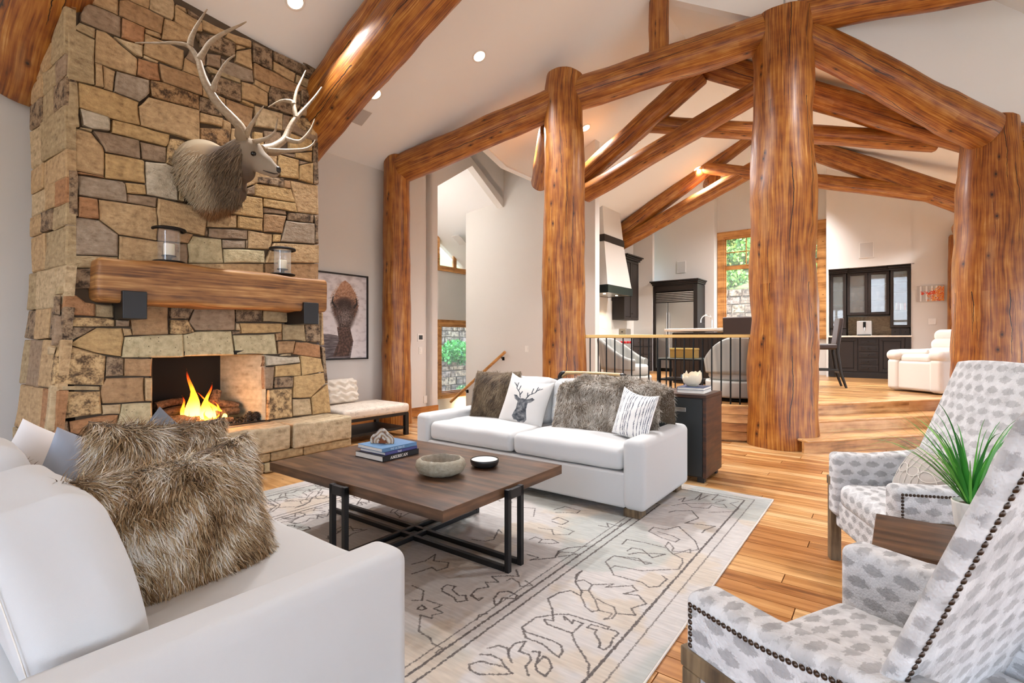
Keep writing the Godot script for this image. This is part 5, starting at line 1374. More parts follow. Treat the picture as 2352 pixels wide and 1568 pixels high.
# ---------------------------------------------------------------- elk
func make_elk():
	var t = thing("elk_mount", "elk shoulder mount with pale branching antlers on the stone chimney", "elk mount")
	var cream := lin("b9a88c"); var tan := lin("a08766"); var dark := lin("54463a"); var face := lin("857766"); var pale := lin("9c9080"); var nosec := lin("2b2624"); var rust := lin("946a43")
	var bones := [
		[PN(470, 385, -5.16), PN(488, 440, -5.16), 0.25, 0.20, cream], [PN(480, 400, -5.0), PN(500, 430, -4.98), 0.24, 0.22, tan],
		[PN(489, 470, -5.14), PN(487, 488, -5.20), 0.10, 0.05, rust], [PN(500, 395, -4.95), PN(540, 372, -4.72), 0.22, 0.15, dark], [PN(520, 420, -4.88), PN(541, 445, -4.76), 0.16, 0.09, dark], [PN(540, 385, -4.72), PN(560, 395, -4.66), 0.12, 0.09, dark],
		[PN(553, 350, -4.66), PN(574, 352, -4.58), 0.105, 0.1, face], [PN(574, 352, -4.58), PN(606, 372, -4.50), 0.092, 0.06, face], [PN(606, 374, -4.50), PN(632, 390, -4.45), 0.054, 0.042, pale], [PN(604, 386, -4.51), PN(626, 398, -4.47), 0.042, 0.028, pale],
		[PN(563, 335, -4.62), PN(578, 338, -4.56), 0.06, 0.05, tan]]
	var mb := body_mesh(bones, 0.0145, 0.07)
	var body = part(t, "head_and_neck", mb, M.vcol)
	var down := Vector3(0, -1, 0)
	fur(body, "hair", mb, 20000, 0.075, 0.006, func(p, n): return (n * 0.35 + down * 0.9 + Vector3(-0.35, 0, 0)).normalized(),
		func(p, _n, r):
			var px: float = 1176.0 + F * p.x / -p.z
			var py: float = 784.0 - F * (p.y - EYE) / -p.z
			var k: float = smoothstep(455.0, 500.0, px + (py - 400.0) * -0.25)
			var c: Color = cream.lerp(pick(r, [lin("4d3f31"), lin("6d5a45"), lin("8a7459")]), k)
			if py > 462.0: c = c.lerp(rust, smoothstep(462.0, 480.0, py))
			return c * r.randf_range(0.75, 1.2), M.fur, 0.1, 3, func(p, _n): return 1176.0 + F * p.x / -p.z < 556.0)
	# ears
	for e in [[PN(562, 334, -4.58), PN(551, 312, -4.54), PN(545, 288, -4.52)], [PN(612, 352, -4.66), PN(632, 354, -4.70), PN(648, 352, -4.72)]]:
		var q := MB.new()
		q.tube([e[0], e[0].lerp(e[1], 0.5), e[1], e[1].lerp(e[2], 0.6), e[2]], [0.026, 0.046, 0.05, 0.032, 0.006], 12, true, 1.0, -1.0, null, 0.0, 0.4)
		part(t, "ear", q, mat("8d7a62", 0.9))
	var q := MB.new()
	q.lathe([Vector2(0, -0.024), Vector2(0.02, -0.014), Vector2(0.025, 0), Vector2(0.02, 0.014), Vector2(0, 0.024)], 12, PN(582, 353, -4.478))
	part(t, "eye", q, mat("120d0a", 0.08))
	q = MB.new()
	var np: Vector3 = PN(638, 390, -4.425)
	q.rbox(np, Vector3(0.055, 0.06, 0.055), 0.025, Basis(Vector3.UP, 0.6), 3)
	part(t, "nose", q, mat("231e1c", 0.4))
	q = MB.new()
	q.tube([PN(604, 391, -4.44), PN(616, 395, -4.42), PN(630, 399, -4.41), PN(638, 399, -4.42)], [0.003, 0.006, 0.006, 0.003], 6)
	part(t, "mouth", q, mat("2c2421", 0.7))
	# antlers
	var ant := func(called, beam: Array, r0, r1, tines: Array):
		var mk := func(pts: Array, ra, rb):
			var cv := Curve3D.new()
			for p in pts: cv.add_point(PN(p[0], p[1], p[2]))
			var P := []; var Rr := []
			# rounded course through the points
			var n := (pts.size() - 1) * 5
			for s in n + 1:
				var f := float(s) / n * (pts.size() - 1)
				var a := int(min(f, pts.size() - 2))
				var g := func(w): return cv.get_point_position(clamp(w, 0, pts.size() - 1))
				P.append(g.call(a).cubic_interpolate(g.call(a + 1), g.call(a - 1), g.call(a + 2), f - a))
				Rr.append(lerp(float(ra), float(rb), pow(float(s) / n, 1.3)))
			var m := MB.new()
			m.tube(P, Rr, 12, true, 1.0, -1.0, noise(0.06, 17, 2), 0.12)
			return m
		var b = part(t, called, mk.call(beam, r0, r1), M.bone)
		for tn in tines: part(b, "tine", mk.call(tn, 0.025 if tn.size() > 3 else 0.022, 0.004), M.bone)
	ant.call("antler", [[568, 330, -4.60], [551, 291, -4.60], [507, 245, -4.62], [486, 216, -4.63], [471, 188, -4.64], [461, 159, -4.66], [455, 138, -4.68], [434, 107, -4.72], [404, 99, -4.76], [368, 99, -4.78], [310, 98, -4.82]], 0.042, 0.005,
		[[[436, 104, -4.72], [440, 85, -4.70], [455, 54, -4.66], [476, 21, -4.62]], [[456, 135, -4.68], [466, 122, -4.66], [484, 96, -4.62], [519, 73, -4.56], [549, 59, -4.52], [566, 50, -4.50]], [[485, 215, -4.63], [491, 200, -4.60], [494, 188, -4.58], [509, 159, -4.54], [524, 138, -4.5], [540, 126, -4.48]],
		[[564, 318, -4.60], [572, 295, -4.54], [589, 268, -4.50], [606, 243, -4.48]], [[568, 326, -4.60], [580, 326, -4.52], [601, 322, -4.42], [620, 314, -4.36], [632, 300, -4.34], [638, 271, -4.34]]])
	ant.call("antler", [[602, 343, -4.60], [612, 341, -4.62], [630, 336, -4.64], [651, 322, -4.66], [662, 301, -4.68], [674, 279, -4.68], [687, 264, -4.68], [706, 243, -4.67], [725, 220, -4.66], [739, 200, -4.66]], 0.040, 0.006,
		[[[680, 270, -4.68], [677, 255, -4.70], [676, 239, -4.72], [681, 210, -4.74], [693, 182, -4.76], [702, 162, -4.78]], [[675, 240, -4.72], [670, 234, -4.74], [654, 231, -4.78], [639, 234, -4.82], [616, 246, -4.86]], [[655, 318, -4.66], [668, 323, -4.62], [687, 325, -4.58], [700, 315, -4.56], [714, 296, -4.55], [723, 273, -4.55]], [[608, 344, -4.61], [630, 346, -4.56], [668, 346, -4.50], [702, 342, -4.47], [718, 332, -4.46], [724, 321, -4.46]]])

# ---------------------------------------------------------------- furniture
func pillow_mb(w: float, h: float, th: float, n := 18, pinch := 0.06, droop := 0.0) -> MB:
	var mb := MB.new()
	var nz := noise(1.6, int(w * 1000 + h * 77), 2)
	for sg in [1.0, -1.0]:
		var rows := []
		for r in n + 1:
			var row := PackedVector3Array()
			for c in n + 1:
				var x: float = sin((c / float(n) - 0.5) * PI) if true else 0.0
				var y: float = -sin((r / float(n) - 0.5) * PI)
				var px: float = x * (1.0 - pinch * (1.0 - y * y)); var py: float = y * (1.0 - pinch * (1.0 - x * x))
				# chopped top edge
				py -= droop * max(0.0, y) * (1.0 - x * x) * (1.0 if y > 0 else 0.0)
				var k := pow(max(0.0, (1.0 - pow(absf(x), 2.6)) * (1.0 - pow(absf(y), 2.6))), 0.55)
				var wr := 1.0 + 0.10 * nz.get_noise_2d(x * 3.0 + sg * 9, y * 3.0)
				row.append(Vector3(px * w / 2, py * h / 2, sg * (th / 2 * k * wr)))
			rows.append(row)
		mb.grid(rows, false, Vector3(0, 0, sg))
	return mb
func pillow(called, label, at: Vector3, yaw, tilt, roll, w, h, th, m, droop := 0.06, group = ""):
	var mb := pillow_mb(w, h, th, 18, 0.06, droop)
	var o = single(called, mb, m, label, "pillow", at, 0.0, group)
	o.basis = Basis(Vector3.UP, yaw) * Basis(Vector3.RIGHT, tilt) * Basis(Vector3(0, 0, 1), roll)
	return [o, mb]
func sofa(label, at, turn, slump := 0.0):
	var t = thing("sofa", label, "sofa", at, turn)
	var L := 2.29; var D := 0.95
	var nz := noise(1.2, 5, 2)
	var soft := func(a): return func(p: Vector3): return p + Vector3(nz.get_noise_3dv(p * 2.0), nz.get_noise_3dv(p * 2.0 + Vector3(5, 0, 0)), nz.get_noise_3dv(p * 2.0 + Vector3(0, 5, 0))) * a
	var mb := MB.new(); mb.rbox(Vector3(0, 0.185, 0.0), Vector3(L - 0.3, 0.25, D - 0.02), 0.02, Basis(), 2); part(t, "base", mb, M.sofa)
	for s in [-1, 1]:
		mb = MB.new(); mb.rbox(Vector3(s * (L / 2 - 0.085), 0.30, 0), Vector3(0.17, 0.49, D), 0.045, Basis(), 4, 3, func(p: Vector3): return p + Vector3(0, 0.006 * cos(p.x * 18.0) if p.y > 0.2 else 0.0, 0))
		part(t, "arm", mb, M.sofa)
	mb = MB.new(); mb.rbox(Vector3(0, 0.31, -D / 2 + 0.085), Vector3(L - 0.32, 0.36, 0.16), 0.05, Basis(), 3); part(t, "backrest", mb, M.sofa)
	var cw := (L - 0.34) / 2
	for s in [-1, 1]:
		mb = MB.new()
		mb.rbox(Vector3(s * cw / 2, 0.395, 0.09), Vector3(cw - 0.004, 0.165, D - 0.2), 0.05, Basis(), 4, 6, func(p: Vector3):
			var k: float = max(0.0, 1.0 - pow(p.x / (cw / 2), 2.0)) * max(0.0, 1.0 - pow(p.z / 0.38, 2.0))
			return p + Vector3(0, (0.024 * k if p.y > 0 else 0.0), 0.0) + Vector3(0, nz.get_noise_3dv(p * 3.0) * 0.008, 0))
		part(t, "seat_cushion", mb, M.sofa)
		mb = MB.new()
		var B := Basis(Vector3.RIGHT, -0.2)
		mb.rbox(Vector3(s * cw / 2, 0.675 - slump * 0.45, -0.225 - slump * 0.9), Vector3(cw - 0.012, 0.44, 0.23), 0.075, B, 4, 5, func(p: Vector3):
			var k: float = max(0.0, 1.0 - pow(p.x / (cw / 2), 2.0)) * max(0.0, 1.0 - pow(p.y / 0.21, 2.0))
			if slump > 0.0: p.x *= 1.0 - 0.42 * pow(clamp((p.y + 0.16) / 0.38, 0.0, 1.0), 2.0)
			return p + Vector3(0, 0.012 * nz.get_noise_3dv(p * 3.0 + Vector3(3, 0, 0)), (0.04 * k if p.z > 0 else 0.0)))
		var cu = part(t, "back_cushion", mb, M.sofa)
		# twin-needle seam round the cushion edge
		for off in [0.0, 0.012]:
			var sm := MB.new()
			var ring := []
			var hx := (cw - 0.012) / 2; var hy := 0.21
			for q in 48:
				var a := TAU * q / 48.0
				var x: float = clamp(cos(a) * 1.35, -1, 1) * (hx - 0.028 - off); var y: float = clamp(sin(a) * 1.35, -1, 1) * (hy - 0.028 - off)
				if slump > 0.0: x *= 1.0 - 0.42 * pow(clamp((y + 0.16) / 0.38, 0.0, 1.0), 2.0)
				ring.append(Vector3(s * cw / 2, 0.675 - slump * 0.45, -0.225 - slump * 0.9) + B * Vector3(x, y, -0.1055))
			ring.append(ring[0])
			sm.tube(ring, 0.0014, 4, false)
			part(cu, "seam", sm, M.linen)
	for x in [-1, 1]:
		for z in [-1, 1]:
			mb = MB.new(); mb.cbox(Vector3(x * (L / 2 - 0.11), 0.03, z * (D / 2 - 0.09)), Vector3(0.12, 0.06, 0.12), 0.004); part(t, "foot", mb, M.grey_wood)
	return t
func make_furniture():
	# rug
	var rc: Vector3 = FR((RUG_V0 + RUG_V1) / 2, 0.0, (RUG_W0 + RUG_W1) / 2)
	var rw := RUG_V1 - RUG_V0; var rd := RUG_W1 - RUG_W0
	var rug = thing("area_rug", "large pale grey and sand rug with a dark outlined floral border", "rug", rc + Vector3(0, 0.004, 0), ft())
	var mb := MB.new()
	mb.flat([Vector3(-rw / 2, 0.012, -rd / 2), Vector3(rw / 2, 0.012, -rd / 2), Vector3(rw / 2, 0.012, rd / 2), Vector3(-rw / 2, 0.012, rd / 2)], Vector3.UP, [Vector2(0, 0), Vector2(1, 0), Vector2(1, 1), Vector2(0, 1)])
	part(rug, "pile", mb, M.rug)
	mb = MB.new(); mb.rbox(Vector3(0, 0.0055, 0), Vector3(rw + 0.012, 0.011, rd + 0.012), 0.005, Basis(), 2)
	part(rug, "binding", mb, M.linen)
	var rug_h := 0.016
	# sofas
	sofa("off-white two-cushion sofa across the coffee table, backed by a dark console", FR(-2.453, rug_h, 3.725), ft())
	sofa("off-white sofa heaped with large fur pillows, facing the other sofa across the table", FR(-2.41, rug_h, 0.645), ft() + PI, 0.12)
	make_pillows()
	make_coffee_table(rug_h)
	make_console()
	armchair("patterned armchair with nailhead trim and an empty seat, beside the potted grass plant", Vector3(0.948, 0.0, -1.081), deg_to_rad(206.1), true)
	armchair("patterned armchair holding a taupe pillow, facing the coffee table", Vector3(2.12, 0.0, -2.417), deg_to_rad(256.7), false)
	make_side_table()
	make_bench()

func fur_cols(kind: int) -> Array:
	match kind:
		0: return [lin("4a3620"), lin("785a38"), lin("a5865e"), lin("c8b594"), lin("ece6dc")]
		1: return [lin("3a2f24"), lin("5c4a37"), lin("7d6a50"), lin("94836a")]
		_: return [lin("665c50"), lin("877c6d"), lin("aa9f90"), lin("c9c1b5"), lin("d8d2c8")]
func furry(o, mb, count, ln, kind, sd, comb := Vector3(0, -0.7, 0)):
	var cs := fur_cols(kind)
	var nz := noise(2.2, sd, 3)
	return fur(o, "fur", mb, count, ln, 0.0028, func(p, n): return n * 0.75 + comb + Vector3(nz.get_noise_3dv(p * 2.0), nz.get_noise_3dv(p * 2.0 + Vector3(4, 4, 4)) * 0.6, 0.0) * 0.7,
		func(p, _n, r):
			var k: float = clamp(0.54 + nz.get_noise_3dv(p * 3.0) * 0.7 + r.randfn() * 0.24, 0.0, 0.999)
			var f: float = k * (cs.size() - 1)
			return cs[int(f)].lerp(cs[int(f) + 1], f - int(f)), M.fur, 0.35, sd)
func make_pillows():
	var cam := func(p: Vector3): return atan2(-p.x, -p.z) # yaw that turns a pillow's face to the viewer
	# near sofa
	var at: Vector3 = PZ(412, 1238, 1.60)
	var r = pillow("fur_pillow", "large brown and silver faux-fur pillow against the sofa arm, in front of its twin", at, cam.call(at) + 0.35, -0.18, 0.12, 0.56, 0.56, 0.26, M.fur_base, 0.04)
	furry(r[0], r[1], 60000, 0.055, 0, 31)
	at = PZ(372, 1112, 1.98)
	r = pillow("fur_pillow", "faux-fur pillow half hidden behind the large one on the near sofa", at, cam.call(at) + 0.45, -0.15, -0.1, 0.50, 0.52, 0.22, M.fur_base, 0.04)
	furry(r[0], r[1], 26000, 0.06, 0, 32)
	at = PZ(215, 1122, 2.1)
	pillow("blue_pillow", "pale blue-grey linen pillow with one sharp corner up beside the fur pillows", at, cam.call(at) + 0.35, -0.15, -0.42, 0.42, 0.42, 0.15, M.blue_grey)
	at = PZ(366, 1072, 2.45)
	pillow("slate_pillow", "dark slate pillow whose corner points up behind the fur pillow", at, cam.call(at) + 0.3, -0.1, 0.75, 0.42, 0.42, 0.15, M.slate)
	at = PZ(112, 1085, 2.5)
	pillow("white_pillow", "soft white pillow at the chimney end of the near sofa", at, cam.call(at) + 0.35, -0.15, -0.5, 0.42, 0.42, 0.16, M.white_fab)
	at = PZ(28, 1118, 2.28)
	r = pillow("fur_throw", "brown fur throw bunched over the back of the near sofa", at, cam.call(at) + 0.3, -0.1, -0.62, 0.42, 0.24, 0.12, M.fur_base)
	r[0].set_meta("category", "throw")
	furry(r[0], r[1], 12000, 0.045, 1, 33)
	# far sofa
	at = PZ(1137, 908, 4.93)
	r = pillow("fur_pillow", "dark brown fur pillow behind the deer pillow on the far sofa", at, ft(), -0.25, 0.02, 0.56, 0.5, 0.2, M.fur_base, 0.02)
	furry(r[0], r[1], 22000, 0.04, 1, 34)
	at = PZ(1208, 922, 4.62)
	pillow("deer_pillow", "grey linen pillow printed with a dark stag's head", at, ft() + 0.12, -0.30, -0.17, 0.47, 0.47, 0.15, M.deer, 0.14)
	at = PZ(1458, 952, 3.82)
	pillow("birch_pillow", "white pillow printed with grey birch trunks against the far sofa's arm", at, ft() - 0.25, -0.25, -0.14, 0.34, 0.38, 0.12, M.birch, 0.12)
	# throw over the far sofa's back
	var t = thing("fur_throw", "taupe and grey fur throw draped over the back cushion of the far sofa", "throw", FR(-1.86, 0.0, 3.86), ft())
	var mb := MB.new()
	var rows := []
	var nz := noise(1.4, 9, 2)
	for q in 15:
		var f := q / 14.0
		# course: up the cushion's face, over its top, down behind
		var y: float; var z: float
		if f < 0.55: y = lerp(0.5, 0.90, f / 0.55); z = lerp(0.13, 0.02, f / 0.55)
		elif f < 0.8: y = 0.90 + 0.04 * sin((f - 0.55) / 0.25 * PI); z = lerp(0.02, -0.27, (f - 0.55) / 0.25)
		else: y = lerp(0.90, 0.6, (f - 0.8) / 0.2); z = -0.28
		var row := PackedVector3Array()
		for c in 19:
			var x := (c / 18.0 - 0.5)
			var k: float = nz.get_noise_2d(c * 0.22, q * 0.2)
			row.append(Vector3(x * 0.94 + k * 0.02, y + (0.03 * k) - 0.06 * pow(absf(x) * 2.0, 4.0), z + 0.03 * k + 0.05))
		rows.append(row)
	mb.grid(rows, false, Vector3(0, 0.3, 1))
	var cl = part(t, "hide", mb, M.fur_base)
	furry(cl, mb, 34000, 0.04, 2, 35, Vector3(0.15, -0.5, 0))

func make_coffee_table(h0):
	var near := Vector2(-0.3185, 2.298); var right := Vector2(0.328, 3.142); var left := Vector2(-1.5826, 3.21)
	var c := (right + left) / 2
	var L := 1.559; var W := 1.063
	var t = thing("coffee_table", "square-edged dark walnut coffee table on crossed black steel legs", "table", Vector3(c.x, h0, -c.y), -deg_to_rad(36.6))
	var top: float = 0.47 - h0
	var mb := MB.new(); mb.cbox(Vector3(0, top - 0.028, 0), Vector3(L, 0.056, W), 0.003)
	part(t, "table_top", mb, M.table_wood)
	var b := 0.028
	for s in [-1, 1]:
		for ax in 2:
			var dx := Vector3(1, 0, 0) if ax == 0 else Vector3(0, 0, 1)
			var dz := Vector3(0, 0, 1) if ax == 0 else Vector3(1, 0, 0)
			var half := (L if ax == 0 else W) / 2 + b / 2 + 0.003
			mb = MB.new()
			for q in [-1, 1]: mb.cbox(dx * s * half + dz * q * 0.057 + Vector3(0, (top - 0.012) / 2, 0), Vector3(b, top - 0.012, b) , 0.002)
			mb.cbox(dx * s * half + Vector3(0, top - 0.04, 0), Vector3(b, 0.05, b) + (dz * 0.114), 0.002)
			part(t, "leg", mb, M.steel)
	for ax in 2:
		var dx := Vector3(1, 0, 0) if ax == 0 else Vector3(0, 0, 1)
		var dz := Vector3(0, 0, 1) if ax == 0 else Vector3(1, 0, 0)
		var full := (L if ax == 0 else W)
		for q in [-1, 1]:
			mb = MB.new(); mb.cbox(dz * q * 0.057 + Vector3(0, b / 2 + 0.001 + ax * 0.0008, 0), dx * full + dz * b + Vector3(0, b, 0), 0.002)
			part(t, "stretcher", mb, M.steel)
	# on the table
	var y0 := 0.4705
	var bk := func(called, label, v0, w0, wv, ww, y, th, col, turn, text, tcol, tsize, serif):
		var bt = thing(called, label, "book", FR(v0 + wv / 2, y, w0 + ww / 2), ft() + turn, "books stacked on the coffee table")
		var m := MB.new()
		for q in [[th - 0.0015, 0.003], [0.0015, 0.003]]: m.cbox(Vector3(0, q[0], 0), Vector3(wv, q[1], ww), 0.001)
		m.cbox(Vector3(wv / 2 - 0.0015, th / 2, 0), Vector3(0.003, th, ww), 0.001)
		part(bt, "cover", m, mat(col, 0.35))
		m = MB.new(); m.box(Vector3(-0.003, th / 2, 0), Vector3(wv - 0.008, th - 0.006, ww - 0.008)); part(bt, "pages", m, M.paper)
		if text:
			var tm := TextMesh.new()
			var f := SystemFont.new(); f.font_names = ["Droid Serif" if serif else "Droid Sans"]
			if serif: f.font_weight = 700
			tm.font = f; tm.text = text; tm.pixel_size = tsize; tm.font_size = 24; tm.depth = 0.0006
			tm.material = mat(tcol, 0.5)
			var o = part(bt, "spine_title", tm, null)
			o.basis = Basis(Vector3.UP, PI / 2)
			o.position = Vector3(wv / 2 + 0.0004, th / 2, 0.02)
	bk.call("coffee_table_book", "thick black book titled AMERICAN, bottom of the stack", -2.88, 2.06, 0.29, 0.31, y0, 0.036, "191719", 0.0, "AMERICAN", "f2efe8", 0.0011, true)
	bk.call("coffee_table_book", "thin violet book lying between the black and the blue book", -2.86, 2.085, 0.26, 0.28, y0 + 0.0365, 0.020, "4a4c86", 0.02, "Vail", "e8e6f0", 0.0007, true)
	bk.call("coffee_table_book", "pale blue book on top of the stack under the agate", -2.875, 2.075, 0.27, 0.29, y0 + 0.057, 0.025, "5d86ad", -0.03, "THE ULTIMATE", "cfe0ee", 0.00075, false)
	# agate
	var nz := noise(3.0, 12, 3)
	mb = MB.new(); mb.colored = true
	rows_geode(mb)
	single("agate_geode", mb, M.vcol, "banded brown and white agate geode standing on the blue book", "geode", FR(-2.76, y0 + 0.0825, 2.20), ft() + 0.5)
	# stone bowl
	var bc: Vector3 = PH(1012, 1088, 0.47)
	var bt = thing("stone_bowl", "rough grey river-stone bowl with a polished hollow on the coffee table", "bowl", Vector3(bc.x, y0, bc.z))
	mb = MB.new()
	var rows := []
	var pr := [[0.0, 0.0], [0.085, 0.0], [0.128, 0.02], [0.143, 0.05], [0.138, 0.078], [0.122, 0.092], [0.112, 0.094]]
	for q in pr:
		var row := PackedVector3Array()
		for s in 40:
			var a := TAU * s / 40
			var k: float = 1.0 + 0.05 * nz.get_noise_2d(cos(a) * 0.3, sin(a) * 0.3 + q[1] * 2.0) + 0.03 * cos(2 * a)
			row.append(Vector3(cos(a) * max(q[0], 0.0003) * k, q[1] + 0.004 * nz.get_noise_2d(cos(a), sin(a) + 5.0), sin(a) * max(q[0], 0.0003) * k))
		rows.append(row)
	mb.grid(rows, true); part(bt, "outside", mb, M.river)
	mb = MB.new()
	rows = []
	for q in [[0.112, 0.094], [0.104, 0.088], [0.095, 0.06], [0.07, 0.034], [0.03, 0.026], [0.0, 0.025]]:
		var row := PackedVector3Array()
		for s in 40:
			var a := TAU * s / 40
			var k: float = 1.0 + 0.05 * nz.get_noise_2d(cos(a) * 0.3, sin(a) * 0.3 + q[1] * 2.0) + 0.03 * cos(2 * a)
			row.append(Vector3(cos(a) * max(q[0], 0.0003) * k, q[1] + (0.004 * nz.get_noise_2d(cos(a), sin(a) + 5.0) if q[0] > 0.11 else 0.0), sin(a) * max(q[0], 0.0003) * k))
		rows.append(row)
	mb.grid(rows, true, Vector3.UP); part(bt, "hollow", mb, M.river_in)
	# candle dish
	var dc: Vector3 = PH(1113, 1070, 0.47)
	var dt = thing("candle_dish", "low black dish filled with white wax on the coffee table", "candle", Vector3(dc.x, y0, dc.z))
	mb = MB.new(); mb.lathe([Vector2(0, 0), Vector2(0.06, 0), Vector2(0.083, 0.012), Vector2(0.09, 0.034), Vector2(0.0885, 0.046), Vector2(0.084, 0.046), Vector2(0.082, 0.036), Vector2(0, 0.036)], 40); part(dt, "dish", mb, mat("242322", 0.35))
	mb = MB.new(); mb.lathe([Vector2(0.0825, 0.036), Vector2(0.083, 0.041), Vector2(0.078, 0.0425), Vector2(0, 0.0425)], 40); part(dt, "wax", mb, mat("f0ece2", 0.4))
func rows_geode(mb: MB):
	var cA := [lin("d8cfc0"), lin("6a4028"), lin("a07a54"), lin("cfc4b2"), lin("b8ac9c")]
	var rows := []; var cols := []
	# flat polished face towards +z, rough dome behind
	for q in 9:
		var f := q / 8.0
		var row := PackedVector3Array(); var cr := []
		for s in 28:
			var a := PI * s / 27.0
			var w := 1.0 + 0.08 * sin(a * 5.0)
			var rr := (0.02 + 0.98 * f)
			row.append(Vector3(cos(a) * 0.082 * rr * w, sin(a) * 0.098 * rr * w, 0.02))
			var k := fposmod(f * 3.3 + 0.15 * sin(a * 4.0), 1.0) * 3.99
			cr.append(cA[int(k)] if f > 0.35 else lin("7d4526"))
		rows.append(row); cols.append(cr)
	mb.grid(rows, false, Vector3(0, 0, 1), 1, 1, cols)
	rows = []; cols = []
	for q in 7:
		var f := q / 6.0
		var row := PackedVector3Array(); var cr := []
		for s in 28:
			var a := PI * s / 27.0
			var w := (1.0 + 0.08 * sin(a * 5.0)) * cos(f * PI / 2)
			row.append(Vector3(cos(a) * 0.082 * w, max(0.0, sin(a) * 0.098 * w), 0.02 - 0.055 * sin(f * PI / 2)))
			cr.append(lin("a3917c"))
		rows.append(row); cols.append(cr)
	mb.grid(rows, false, Vector3(0, 0.5, -0.5), 1, 1, cols)

func make_console():
	# console behind the far sofa: right end at v -1.244, front at w 4.48
	var t = thing("console_table", "dark console cabinet with an inset pull behind the far sofa", "cabinet", FR(-2.36, 0.0, 4.735), ft())
	var mb := MB.new(); mb.cbox(Vector3(0, 0.765, 0), Vector3(2.23, 0.03, 0.51), 0.003); part(t, "top", mb, M.walnut)
	mb = MB.new(); mb.cbox(Vector3(1.10, 0.40, 0), Vector3(0.03, 0.70, 0.51), 0.003); part(t, "end_panel", mb, M.walnut)
	mb = MB.new(); mb.cbox(Vector3(-1.10, 0.40, 0), Vector3(0.03, 0.70, 0.51), 0.003); part(t, "end_panel", mb, M.walnut)
	mb = MB.new(); mb.box(Vector3(0, 0.40, 0), Vector3(2.17, 0.70, 0.48)); part(t, "carcass", mb, M.black_wood)
	for q in 4:
		mb = MB.new(); mb.cbox(Vector3(-0.82 + q * 0.545, 0.40, 0.247), Vector3(0.535, 0.68, 0.016), 0.003)
		var d = part(t, "door", mb, mat("1f2324", 0.45))
		mb = MB.new(); mb.rbox(Vector3(-0.82 + q * 0.545 + 0.06, 0.64, 0.2565), Vector3(0.13, 0.038, 0.006), 0.018, Basis(), 3); part(d, "pull", mb, M.chrome)
	for x in [-1, 1]:
		for z in [-1, 1]:
			mb = MB.new(); mb.cbox(Vector3(x * 1.06, 0.025, z * 0.2), Vector3(0.06, 0.05, 0.06), 0.004); part(t, "foot", mb, M.black_wood)
	var top := 0.781
	# horn tray
	var c: Vector3 = PZ(1352, 868, 4.95)
	var h = thing("horn_handled_tray", "long dark carved tray with pale horn handles on the console", "tray", Vector3(c.x, top, c.z), ft())
	mb = MB.new()
	var rows := []
	for e in [[0.0, 0.0, 0.0], [0.34, 0.06, 0.0], [0.38, 0.085, 0.03], [0.40, 0.10, 0.055], [0.385, 0.085, 0.055], [0.36, 0.07, 0.03], [0.0, 0.0, 0.022]]:
		var row := PackedVector3Array()
		for s in 36:
			var a := TAU * s / 36
			row.append(Vector3(cos(a) * max(e[0], 0.001), e[2] + 0.03 * pow(absf(cos(a)), 3.0) * (e[0] / 0.4), sin(a) * max(e[1], 0.0005)))
		rows.append(row)
	mb.grid(rows, true); part(h, "bowl", mb, mat("1d1b1a", 0.3))
	for z in [-0.075]:
		mb = MB.new()
		mb.tube([Vector3(-0.36, 0.10, z), Vector3(-0.30, 0.142, z), Vector3(-0.1, 0.150, z), Vector3(0.1, 0.150, z), Vector3(0.30, 0.142, z), Vector3(0.36, 0.10, z)], [0.018, 0.02, 0.015, 0.015, 0.02, 0.018], 10)
		part(h, "handle", mb, mat("c9a877", 0.35))
	for s in [-1, 1]:
		mb = MB.new()
		var P := []
		for q in 11:
			var a := PI * 1.3 * q / 10.0 - 0.3
			P.append(Vector3(s * (0.30 + 0.055 * sin(a) + 0.02), 0.085 + 0.055 * cos(a) * 1.1, -0.07))
		mb.tube(P, [0.012, 0.02, 0.024, 0.026, 0.026, 0.026, 0.026, 0.024, 0.02, 0.016, 0.01], 10)
		part(h, "horn", mb, mat("24211f", 0.25))
	# books with a shell bowl
	var bv := -1.42; var bw := 4.72
	for q in [["d9d6cf", "white book under the navy one on the console", 0.0, 0.028], ["39486a", "navy book on the console carrying the shell bowl", 0.0285, 0.024]]:
		var bt = thing("console_book", q[1], "book", FR(bv, top + q[2], bw), ft() + 0.05, "books on the console")
		mb = MB.new()
		for e in [0.0015, q[3] - 0.0015]: mb.cbox(Vector3(0, e, 0), Vector3(0.24, 0.003, 0.30), 0.001)
		mb.cbox(Vector3(-0.1185, q[3] / 2, 0), Vector3(0.003, q[3], 0.30), 0.001)
		part(bt, "cover", mb, mat(q[0], 0.4))
		mb = MB.new(); mb.box(Vector3(0.002, q[3] / 2, 0), Vector3(0.232, q[3] - 0.006, 0.292)); part(bt, "pages", mb, M.paper)
	var sh := MB.new()
	rows = []
	var nz := noise(1.5, 4, 2)
	for e in [[0.0, 0.0], [0.04, 0.0], [0.075, 0.03], [0.088, 0.07], [0.086, 0.115], [0.079, 0.115], [0.078, 0.07], [0.05, 0.03], [0.0, 0.02]]:
		var row := PackedVector3Array()
		for s in 30:
			var a := TAU * s / 30
			var jag: float = 0.03 * nz.get_noise_2d(cos(a) * 2.0, sin(a) * 2.0) + 0.012 * sin(a * 7.0) + 0.018 * cos(a)
			row.append(Vector3(cos(a) * max(e[0], 0.0003), e[1] + (jag if e[1] > 0.1 else 0.0), sin(a) * max(e[0], 0.0003)))
		rows.append(row)
	sh.grid(rows, true)
	single("shell_bowl", sh, mat("dfd2b8", 0.6, 0.0, null), "jagged cream shell bowl on the books at the console's end", "bowl", FR(bv - 0.02, top + 0.053, bw), 0.4)

